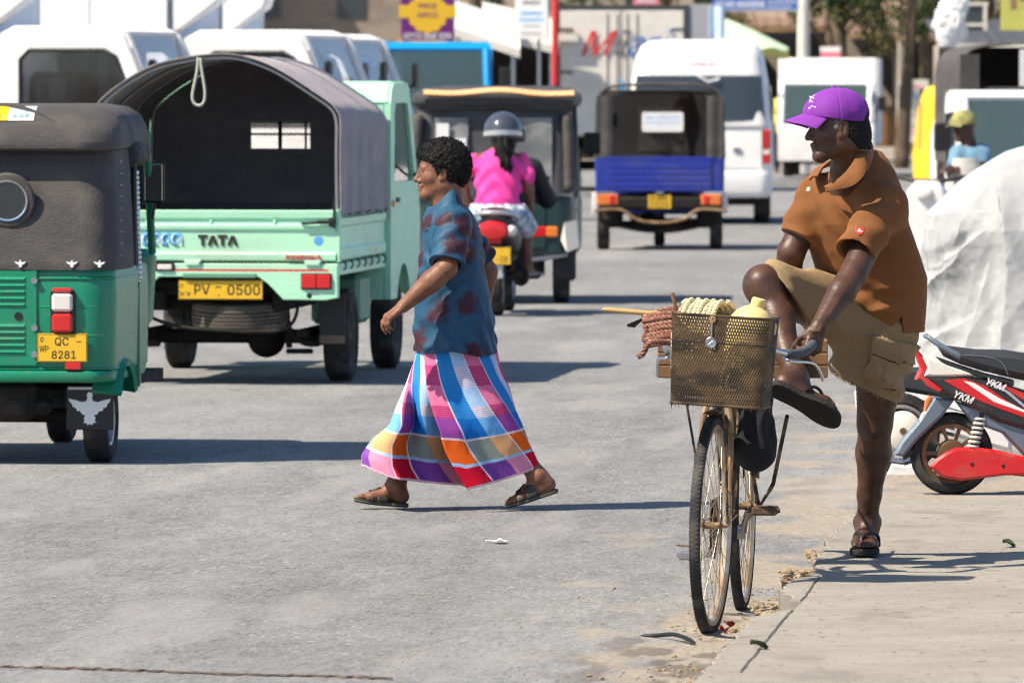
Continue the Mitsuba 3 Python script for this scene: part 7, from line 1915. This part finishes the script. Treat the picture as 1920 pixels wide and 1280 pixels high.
q = P(935, 1019, 30.06); q[2] = .004
solo('plastic_spoon', cat([slab([[q + A([.005 + .032 * u * math.cos(.0) , .10 * (v - .5) * (1 - u * u) , .010 + .004 * math.cos(5 * u)]) for v in np.linspace(0, 1, 7)] for u in np.linspace(-1, 1, 11)], .002), box(q[0] - .038, q[1], q[2] + .008, .03, .02, .004, .001)]), 'white_plain', 'crumpled white scrap of plastic lying on the road', 'litter', True)
lf = np.random.default_rng(21)
def leaf(px, py, z, L, w, mt, lab, ang, name='dead_leaf'):
    c = P(px, py, F * (CH - z) / (py - HY)); c[2] = z
    R = rotm(ang, [0, 0, 1])[:3, :3]
    g = [[c + R @ A([L * (u - .5), w * math.sin(math.pi * min(max(u, .03), .97)) * v, .006 + .012 * abs(v) + .010 * math.sin(3 * u + 1)]) for v in (-1, 0, 1)] for u in np.linspace(0, 1, 12)]
    solo(name, slab(g, .0016), mt, lab, 'leaf' if 'leaf' in name else 'petal', True, group='red petals' if name == 'petal' else None)


mat('leaf_green', (0.05, 0.075, 0.02), rough=0.6); mat('petal_red', (0.42, 0.03, 0.025), rough=0.7)
leaf(1424, 1218, PZ, .055, .03, 'leaf_green', 'dark green leaf on the front edge of the pavement', 20)
leaf(1893, 1026, PZ, .045, .05, 'leaf_green', 'small dark leaf on the pavement at the right', -10)
for i, (px, py) in enumerate(((1356, 1189), (1368, 1180))): leaf(px, py, -.028, .022, .035, 'petal_red', ('red petal touching the front tyre in the gutter', 'red petal between the front tyre and the kerb')[i], 30 * i, 'petal')
c = P(1250, 1188, 25.1)
solo('rubber_strip', tube(spline([(c[0] - .085, c[1] + .10, -.012), (c[0] - .02, c[1] + .06, -.005), (c[0] + .03, c[1] - .02, .002), (c[0] + .09, c[1] - .16, -.015)], 16), np.r_[.003, np.full(14, .007), .003], 8), 'black', 'torn strip of black rubber lying on the road left of the front wheel', 'litter', True)
solo('dry_stick', tube([P(1270, 1018, 29.9) * A([1, 1, 0]) + A([0, 0, .004]), P(1292, 1021, 29.8) * A([1, 1, 0]) + A([0, 0, .006])], .0035, 6), 'leaf_brown', 'short dry stick on the road behind the left pedal', 'stick', True)
# ---------------------------------------------------------------- far street: signs, stalls, trees, buildings
def B(px, py, d): return P(px, py, d)


def panel(name, px0, py0, px1, py1, d, m, label, c, th=.06, yaw=0.0):
    a, b_ = B(px0, py1, d), B(px1, py0, d); t = Thing(name, label, c, frame((a[0] + b_[0]) / 2, d, 0, yaw))
    w, h = b_[0] - a[0], b_[2] - a[2]
    k = t.part('board', box(0, 0, (a[2] + b_[2]) / 2, w, th, h, .008), m, False)
    return t, k, w, h, (a[2] + b_[2]) / 2


# purple poster
d = 108.0
t, k, w, h, zc = panel('advertising_sign', 752, -10, 852, 77, d, 'purple_print', 'purple sign with a yellow sun shape and white telephone number', 'sign')
s = d / F
t.part('sun_shape', extr([((20 * math.cos(a) * 2 + (-2 if False else 0)) * (1 + .045 * math.cos(12 * a)) * s * .92, zc + (8 + 0) * s + 40 * .92 * s * math.sin(a) * (1 + .045 * math.cos(12 * a))) for a in np.linspace(0, 2 * math.pi, 97)[:-1]], -.045, -.034, 'y'), 'plate', False, parent=k)
t.part('ribbon', box(0, -.038, zc + 11 * s, w + .05, .012, 24 * s, .002), 'plate', False, parent=k)
for st_, z_, hh, ww in (('PRCE', 17, 9, 34), ('(NPCI)', 0, 9, 38)): t.part('lettering', moved(text(st_, hh * s, .01, True, ww * s), -ww / 2 * s, -.047, zc + z_ * s), 'purple_print', False, parent=k)
t.part('telephone_number', moved(text('0773 068 399', 10 * s, .01, True, 88 * s), -44 * s, -.04, zc - 40 * s), 'white_plain', False, parent=k)
t.part('post', cat([box(x, .08, 1.5, .06, .06, 3.0) for x in (-.3, .3)]), 'steel', False)
# white banner
d = 118.0
t, k, w, h, zc = panel('banner', 966, -14, 1028, 74, d, 'white_plain', 'tall white banner with pale blue print beside a red pole', 'banner', yaw=6)
for i, (o, hh) in enumerate(((30, 9), (10, 7), (-2, 6), (-14, 6), (-28, 5))): t.part('printing', box(0, -.035, zc + (o - 6) * d / F, w * (.55 + .1 * (i % 3)), .008, hh * d / F * .8), ('canvas_pale', 'sky_print', 'sky_print', 'silver', 'canvas_pale')[i], False, parent=k)
t.part('post', box(.1, .1, 1.4, .05, .05, 2.8), 'steel', False)
solo('red_pole', tube([B(1041, 160, 116), B(1041, -20, 116)], .05, 8), 'red_print', 'dull red pole beside the cream lorry', 'pole', True)
# awnings
for pts_, lab, dd in (([(846, 52), (975, 96), (905, 52)], 'pale corrugated awning sloping down to the right', 120), ([(905, 56), (1048, 90), (990, 60)], 'second pale awning reaching to the cream lorry', 122)):
    (x0, y0), (x1, y1), _ = pts_
    a, b_ = B(x0, y0, dd), B(x1, y1, dd)
    g = [[a + (b_ - a) * u + A([0, 2.6 * v, .45 * v + .012 * math.sin(u * 90)]) for v in (0, .5, 1)] for u in np.linspace(0, 1, 120)]
    aw = Thing('awning', lab, 'awning'); aw.part('corrugated_sheet', slab(g, .02), 'cream', 30)
    aw.part('edge_board', slab([[a + (b_ - a) * u + A([0, -.02, -.11 * v]) for v in (0, 1)] for u in np.linspace(0, 1, 4)], .03), 'cream', False)
    aw.part('post', cat([tube([(p_[0], dd + .1, 0), (p_[0], dd + .1, p_[2])], .04, 6) for p_ in (a + (b_ - a) * .1, a + (b_ - a) * .9)]), 'steel', True)
# shop sign on its pole
d = 150.0
t, k, w, h, zc = panel('shop_sign', 1336, -14, 1498, 22, d, 'blue_print', 'blue sign with white lettering fixed to the concrete pole', 'sign')
t.part('lettering', moved(text('STAR MARINE', 11 * d / F, .01, True, 92 * d / F), -w / 2 + 6 * d / F, -.04, zc - 10 * d / F), 'white_plain', False, parent=k)
t.part('lettering', cat([moved(text('ENTERPRISES', 5 * d / F, .01, True, 52 * d / F), w / 2 - 58 * d / F, -.04, zc - 3 * d / F), moved(text('MAIN STREET', 4 * d / F, .01, True, 44 * d / F), w / 2 - 58 * d / F, -.04, zc - 12 * d / F)]), 'white_plain', False, parent=k)
t.part('frame', cat([box(0, -.035, zc - h / 2 + .02, w, .02, .035), box(w / 2 - .02, -.035, zc, .035, .02, h)]), 'silver', False, parent=k)
solo('concrete_pole', tube([B(1506, 400, 152) * A([1, 1, 0]), B(1506, -30, 152)], [.135, .115], 12), 'cream', 'pale concrete utility pole beside the blue sign', 'pole', True)
# umbrella and awnings on the right
d = 140.0
um = Thing('market_umbrella', 'pale green and yellow market umbrella left of the concrete pole', 'umbrella')
c = B(1362, 36, d); rr2 = 1.12
um.part('canopy', loft([[c + A([rr2 * f * math.cos(a), rr2 * f * math.sin(a), -.55 * f ** 1.15 + .03 * math.cos(8 * a) * f * f]) for a in np.linspace(0, 2 * math.pi, 49)[:-1]] for f in (.02, .3, .6, .85, 1.0)], cap=False), 'umbrella', 25)
um.part('yellow_valance', loft([[c + A([rr2 * f * math.cos(a), rr2 * f * math.sin(a), z + .03 * math.cos(8 * a)]) for a in np.linspace(0, 2 * math.pi, 49)[:-1]] for f, z in ((1.0, -.55), (1.01, -.70))], cap=False), 'umbrella_yellow', 25)
um.part('pole', tube([(c[0], c[1], 0), c], .03, 8), 'steel', True)
mat('umbrella', (0.55, 0.72, 0.50), rough=0.7); mat('umbrella_yellow', (0.78, 0.66, 0.16), rough=0.7)
solo('hanging_cloth', slab([[B(1330 + 28 * u, 74 - 62 * v, 132) + A([0, .05 * math.sin(6 * u), 0]) for v in np.linspace(0, 1, 6)] for u in np.linspace(0, 1, 8)], .02), 'sky_cloth', 'pale blue cloth hanging between the lorry and the umbrella', 'cloth', 35)
mat('sky_cloth', (0.48, 0.62, 0.80), rough=0.8)
t, k, w, h, zc = panel('grey_box_body', 1286, 10, 1340, 330, 134, 'silver_panel', 'grey side of a parked box lorry behind the cream one', 'lorry', th=1.6)
mat('silver_panel', (0.36, 0.37, 0.40), rough=0.6)
t.part('corner_post', box(-w / 2, -.81, zc, .06, .06, h), 'canvas_dark', False, parent=k)
for x in (-w * .3, w * .3): road_wheel(t, (x, 0, .4), .4, .2)
t, k, w, h, zc = panel('pink_board', 1538, 88, 1576, 130, 158, 'pink_print', 'small pink and white board above the white box truck', 'sign', yaw=10)
t.part('white_edge', box(0, -.04, zc + h * .38, w, .02, h * .22), 'white_plain', False, parent=k); t.part('post', box(0, .05, .9, .04, .04, 1.8), 'steel', False)
t, k, w, h, zc = panel('red_board', 1188, -12, 1236, 10, 135, 'pink_print', 'red and white board above the cream lorry', 'sign')
t.part('lettering', moved(text('SALE', .10, .01, True, w * .7), -w * .35, -.04, zc - .06), 'white_plain', False, parent=k); t.part('post', box(0, .08, 1.5, .05, .05, 3.0), 'steel', False)
# signboard standing by the road, far off
d = 188.0
t, k, w, h, zc = panel('signboard', 1683, 150, 1741, 268, d, 'cream', 'white signboard with a blue printed line standing far down the road', 'sign')
t.part('blue_printing', moved(text('ANNA & CO', 13 * d / F, .012, True, 40 * d / F), -20 * d / F, -.045, zc + 24 * d / F), 'sky_print', False, parent=k)
for o, m_, ww in ((46, 'pink_print', .6), (-8, 'canvas_pale', .4), (-28, 'canvas_pale', .55), (-40, 'pink_print', .45)): t.part('faded_printing', box((o % 3 - 1) * .06, -.04, zc + o * d / F, w * ww, .012, 5 * d / F), m_, False, parent=k)
t.part('base', box(0, 0, .15, w, .3, .30), 'rust', False)
# hanging white bags
hb = Thing('hanging_bags', 'bunch of white bags hanging from a stall roof', 'bags')
rb = np.random.default_rng(4)
for i in range(26):
    c = B(1783 + rb.normal(0, 9), 8 + 66 * (i / 26), 126 + rb.uniform(-.1, .1)); m_ = trimesh.creation.icosphere(subdivisions=2, radius=1.0); m_.vertices *= 1 + rb.normal(0, .12, (len(m_.vertices), 1)); m_.apply_scale([.13, .11, .17]); m_.apply_translation(c); hb.part('bag', m_, 'white_plain', 35)
hb.part('cord', tube([B(1783, 76, 126), B(1783, -40, 126)], .02, 6), 'rust', True)
# stalls: dark openings under low tiled or sheet roofs
mat('plaster', worn((0.30, 0.26, 0.22), (0.16, 0.14, 0.12), .8, .6), rough=0.9)
mat('brown_roof', worn((0.16, 0.10, 0.07), (0.26, 0.20, 0.15), 1.2, .7), rough=0.9)
mat('wall_beige', worn((0.36, 0.31, 0.25), (0.20, 0.17, 0.14), .7, .6), rough=0.9)
mat('goods', worn((0.42, 0.30, 0.20), (0.10, 0.10, 0.12), 2.2, .9, .4, .6, .5), rough=0.8)


def stall(label, px0, px1, ytop, d, yeave, roof_m='brown_roof', wall='plaster', seed=0, depth=4.0, front=1.2):
    a, b_ = B(px0, yeave, d), B(px1, yeave, d); w = b_[0] - a[0]; ze = a[2]; zt = B(0, ytop, d)[2]
    t = Thing('market_stall', label, 'stall', frame((a[0] + b_[0]) / 2, d, 0)); r = np.random.default_rng(seed)
    t.part('wall', cat([box(0, depth, ze / 2 + .2, w, .12, ze + .4), box(-w / 2, depth / 2, ze / 2, .12, depth, ze), box(w / 2, depth / 2, ze / 2, .12, depth, ze)]), wall, False)
    rf_ = t.part('roof', slab([[(-w / 2 - .2 + (w + .4) * u, -front + (depth + front + .3) * v, ze + (zt - ze) * v + .02 * math.sin(u * w * 30)) for v in (0, .5, 1)] for u in np.linspace(0, 1, max(20, int(w * 12)))], .05), roof_m, 30)
    t.part('roof_edge', box(0, -front, ze - .05, w + .4, .05, .12), 'cream' if seed % 2 else 'rust', False, parent=rf_)
    for x in np.linspace(-w / 2 + .1, w / 2 - .1, max(2, int(w / 2.2) + 1)): t.part('post', box(x, -front + .2, ze / 2, .09, .09, ze), 'wood', False)
    t.part('counter', box(0, .1, .45, w * .9, .6, .9, .02), 'wood', False)
    for i in range(int(w * 2.2)):
        sz = r.uniform(.15, .45); t.part('crate', box(r.uniform(-w / 2 + .3, w / 2 - .3), r.uniform(0, .6), .9 + sz / 2, sz, sz, sz, .02), ['goods', 'cream', 'rust', 'canvas_dark', 'sky_print', 'goods'][r.integers(0, 6)], False)
    return t


stall('dark open stall with goods under the pale awnings', 846, 1060, 30, 126, 66, 'brown_roof', seed=1)
stall('dark stall with brown roof between the pole and the box truck', 1400, 1560, -10, 170, 52, seed=2)
stall('wide dark stall under the trees at the end of the road', 1560, 1700, -20, 210, 66, seed=4)
stall('stall with reddish roof left of the hanging bags', 1690, 1830, 38, 208, 70, seed=6)
stall('stall with sloping dark roof at the right edge', 1780, 2080, 36, 132, 84, 'canvas_dark', seed=3)
# far houses close the street
def house(label, px0, px1, ytop, d, m, rm, seed):
    a, b_ = B(px0, ytop, d), B(px1, ytop, d); w = b_[0] - a[0]; h = a[2]; r = np.random.default_rng(seed)
    t = Thing('shop_house', label, 'building', frame((a[0] + b_[0]) / 2, d, 0))
    t.part('wall', box(0, 3, h / 2, w, 6, h), m, False)
    t.part('roof', extr([(-.6, h), (6.6, h), (3, h + 1.5)], -w / 2 - .3, w / 2 + .3, 'x'), rm, False)
    n = max(2, int(w / 2.4))
    for i in range(n):
        x = -w / 2 + w * (i + .5) / n; k = t.part('shutter' if r.random() < .6 else 'doorway', box(x, -.02, 1.25, w / n * .78, .08, 2.5), ['wood', 'plaster', 'steel', 'wood', 'blue_print'][r.integers(0, 5)], False)
        t.part('fascia', box(x, -.10, 2.85, w / n * .9, .12, .5), ['cream', 'goods', 'yellow', 'rust', 'sky_print', 'canvas_pale'][r.integers(0, 6)], False)
        if h > 4: t.part('window', box(x, -.02, 4.2, .9, .08, 1.0), 'glass_grey', False)
    return t


for i, (x0, x1, yt, d, m, rm, lab) in enumerate(((-150, 420, -180, 236, 'wall_beige', 'brown_roof', 'far beige house behind the first white truck'), (420, 900, -130, 240, 'plaster', 'brown_roof', 'far dark house behind the blue truck'), (900, 1300, -160, 234, 'wall_beige', 'brown_roof', 'far beige house behind the awnings'),
                                                 (1300, 1640, -150, 238, 'plaster', 'brown_roof', 'far dark house behind the concrete pole'), (1640, 1900, -100, 242, 'wall_beige', 'brown_roof', 'far beige house behind the trees'), (1900, 2500, -150, 236, 'plaster', 'brown_roof', 'far dark house at the right end of the street'))):
    house(lab, x0, x1, yt, d, m, rm, i)
# painted boards at the top right
t, k, w, h, zc = panel('painted_board', 1876, -30, 1990, 58, 128, 'yellow_green', 'yellow green painted board at the upper right corner', 'sign')
mat('yellow_green', worn((0.50, 0.50, 0.12), (0.30, 0.36, 0.10), 1.5, .6), rough=0.6)
t.part('painted_figure', cat([hull([(x + dx * s_, -.034, zc + z + dz * s_) for dx, dz in ((-.03, -.12), (.05, -.10), (.02, .16), (-.05, .10))] + [(x + dx * s_, -.040, zc + z + dz * s_) for dx, dz in ((-.03, -.12), (.05, -.10), (.02, .16), (-.05, .10))]) for x, z, s_ in ((-.30, .1, 1.3), (-.16, .2, 1.0), (-.02, .12, .9))]), 'rust', False, parent=k); t.part('post', box(0, .06, 1.2, .08, .08, 2.4), 'steel', False)
t, k, w, h, zc = panel('window_frame', 1806, 8, 1846, 58, 129, 'glass_grey', 'pale window frame with a dark pane painted for its shaded opening beside hanging bags', 'window')  # solid dark board painted for the shade inside the opening
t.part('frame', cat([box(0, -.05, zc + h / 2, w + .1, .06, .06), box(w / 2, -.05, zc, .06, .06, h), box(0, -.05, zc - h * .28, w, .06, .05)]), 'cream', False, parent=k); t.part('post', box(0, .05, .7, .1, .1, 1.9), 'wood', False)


# trees: tapered trunk, forked limbs, crown of leaf clumps
mat('bark', worn((0.10, 0.075, 0.05), (0.17, 0.13, 0.09), 3.0, .8), rough=0.95)
for nm, c_ in (('leaf_a', (0.045, 0.075, 0.018)), ('leaf_b', (0.075, 0.095, 0.022)), ('leaf_c', (0.12, 0.10, 0.035))):
    scene['mat_' + nm] = {'type': 'twosided', 'bsdf': {'type': 'principled', 'base_color': rgb(c_), 'roughness': 0.6}}


def leaves(centres, radii, n, size, seed):
    r = np.random.default_rng(seed); k = r.integers(0, len(centres), n)
    dirs = r.normal(0, 1, (n, 3)); dirs /= np.linalg.norm(dirs, axis=1, keepdims=True)
    p_ = centres[k] + dirs * (radii[k] * r.uniform(.35, 1.0, n) ** .6)[:, None]
    a = r.normal(0, 1, (n, 3)); a /= np.linalg.norm(a, axis=1, keepdims=True); b_ = np.cross(a, r.normal(0, 1, (n, 3))); b_ /= np.linalg.norm(b_, axis=1, keepdims=True)
    s_ = size * r.uniform(.6, 1.3, n)[:, None]
    v = np.stack([p_ - a * s_, p_ + b_ * s_ * .45, p_ + a * s_, p_ - b_ * s_ * .45], 1).reshape(-1, 3)
    return tri(v, np.arange(4 * n).reshape(-1, 4))


def tree(label, px, d, h, lean, seed, crown_z, crown_r, n=5000, leaf_m=('leaf_a', 'leaf_b'), size=.10, clumps=26):
    r = np.random.default_rng(seed); base = B(px, 400, d) * A([1, 1, 0]); t = Thing('tree', label, 'tree')
    tr = spline([base, base + A([lean * .3, 0, h * .35]), base + A([lean * .75, .1, h * .7]), base + A([lean, 0, h])], 16)
    t.part('trunk', tube(tr, np.linspace(.20, .07, 16) * (h / 5), 10), 'bark', True)
    cen = []
    for i in range(9):
        q0 = tr[r.integers(6, 15)]; q1 = base + A([lean + r.normal(0, crown_r * .8), r.normal(0, crown_r * .6), crown_z + r.uniform(-.4, .8) * crown_r])
        t.part('limb', tube(spline([q0, (q0 + q1) / 2 + r.normal(0, .15, 3), q1], 8), np.linspace(.06, .02, 8) * (h / 5), 6), 'bark', True); cen.append(q1)
    cen = A([cen[i % 9] + r.normal(0, crown_r * .42, 3) for i in range(clumps)]); rad = r.uniform(.25, .55, clumps) * crown_r * .6
    for j, m_ in enumerate(leaf_m): t.part('crown', leaves(cen[j::len(leaf_m)], rad[j::len(leaf_m)], n // len(leaf_m), size, seed + j), m_, False, kind='stuff')
    return t


tree('leaning tree with dark trunk right of the concrete pole', 1600, 160, 4.6, -.5, 1, 4.2, 1.5, 5200)
tree('tree with straight trunk above the white box truck', 1545, 166, 4.4, .2, 2, 4.3, 1.4, 4600, ('leaf_b', 'leaf_c'))
tree('forked tree left of the signboard', 1690, 158, 4.4, .3, 3, 4.0, 1.3, 4600, ('leaf_a', 'leaf_c'))
tree('tree with yellowish crown far behind the signboard', 1740, 200, 5.5, -.2, 5, 4.6, 1.9, 4200, ('leaf_b', 'leaf_a'))
tree('bushy tree at the far left of the lorry', 1240, 190, 5.6, .1, 6, 4.6, 1.9, 4200, ('leaf_a', 'leaf_b'))
tree('dark tree behind the purple sign', 880, 180, 6.0, .2, 7, 5.0, 1.9, 4200, ('leaf_a',))
tree('big tree over the stall roofs at the upper right', 1860, 186, 6.4, -.4, 8, 5.2, 2.2, 5200, ('leaf_a', 'leaf_b'))
far_p = Thing('person', 'far pedestrian in a yellow green top beside the white van', 'person')
b = Blob(); c = B(1466, 330, 150) * A([1, 1, 0])
b.ell(c + A([0, 0, 1.60]), [.08, .1, .12], None, .02).rc(c + A([0, 0, 1.5]), c + A([0, 0, 1.4]), .05, None, .03).rc(c + A([-.14, 0, 1.36]), c + A([.14, 0, 1.36]), .06, None, .04).rc(c + A([0, 0, 1.3]), c + A([0, 0, .9]), .13, .13, .05)
for sg in (-1, 1): b.chain([c + A([sg * .18, 0, 1.36]), c + A([sg * .25, 0, 1.08]), c + A([sg * .24, -.08, .84])], [.05, .04, .03], .02); b.chain([c + A([sg * .09, 0, .92]), c + A([sg * .10, 0, .48]), c + A([sg * .1, 0, .08])], [.09, .06, .04], .02); add_hand(b, c + A([sg * .24, -.08, .84]), (0, -.1, -1), (-sg, 0, 0), (0, -1, 0)); add_foot(b, c + A([sg * .1, 0, .085]), (0, -1, 0), (0, 0, 1), (-sg, 0, 0))
far_p.part('body', blob_mesh(b, c - .4, c + A([.4, .4, 1.85]), .014), 'skin_dark', True)
b = Blob(); b.rc(c + A([-.14, 0, 1.36]), c + A([.14, 0, 1.36]), .08, None, .04).rc(c + A([0, 0, 1.3]), c + A([0, 0, .85]), .155, .16, .05)
far_p.part('shirt', blob_mesh(b, c - .4, c + A([.4, .4, 1.6]), .014), 'umbrella_yellow', True)
b = Blob()
for sg in (-1, 1): b.chain([c + A([sg * .09, 0, .92]), c + A([sg * .10, 0, .48]), c + A([sg * .1, 0, .14])], [.11, .08, .065], .03)
far_p.part('trousers', blob_mesh(b, c - .4, c + A([.4, .4, 1.6]), .014), 'jacket', True)
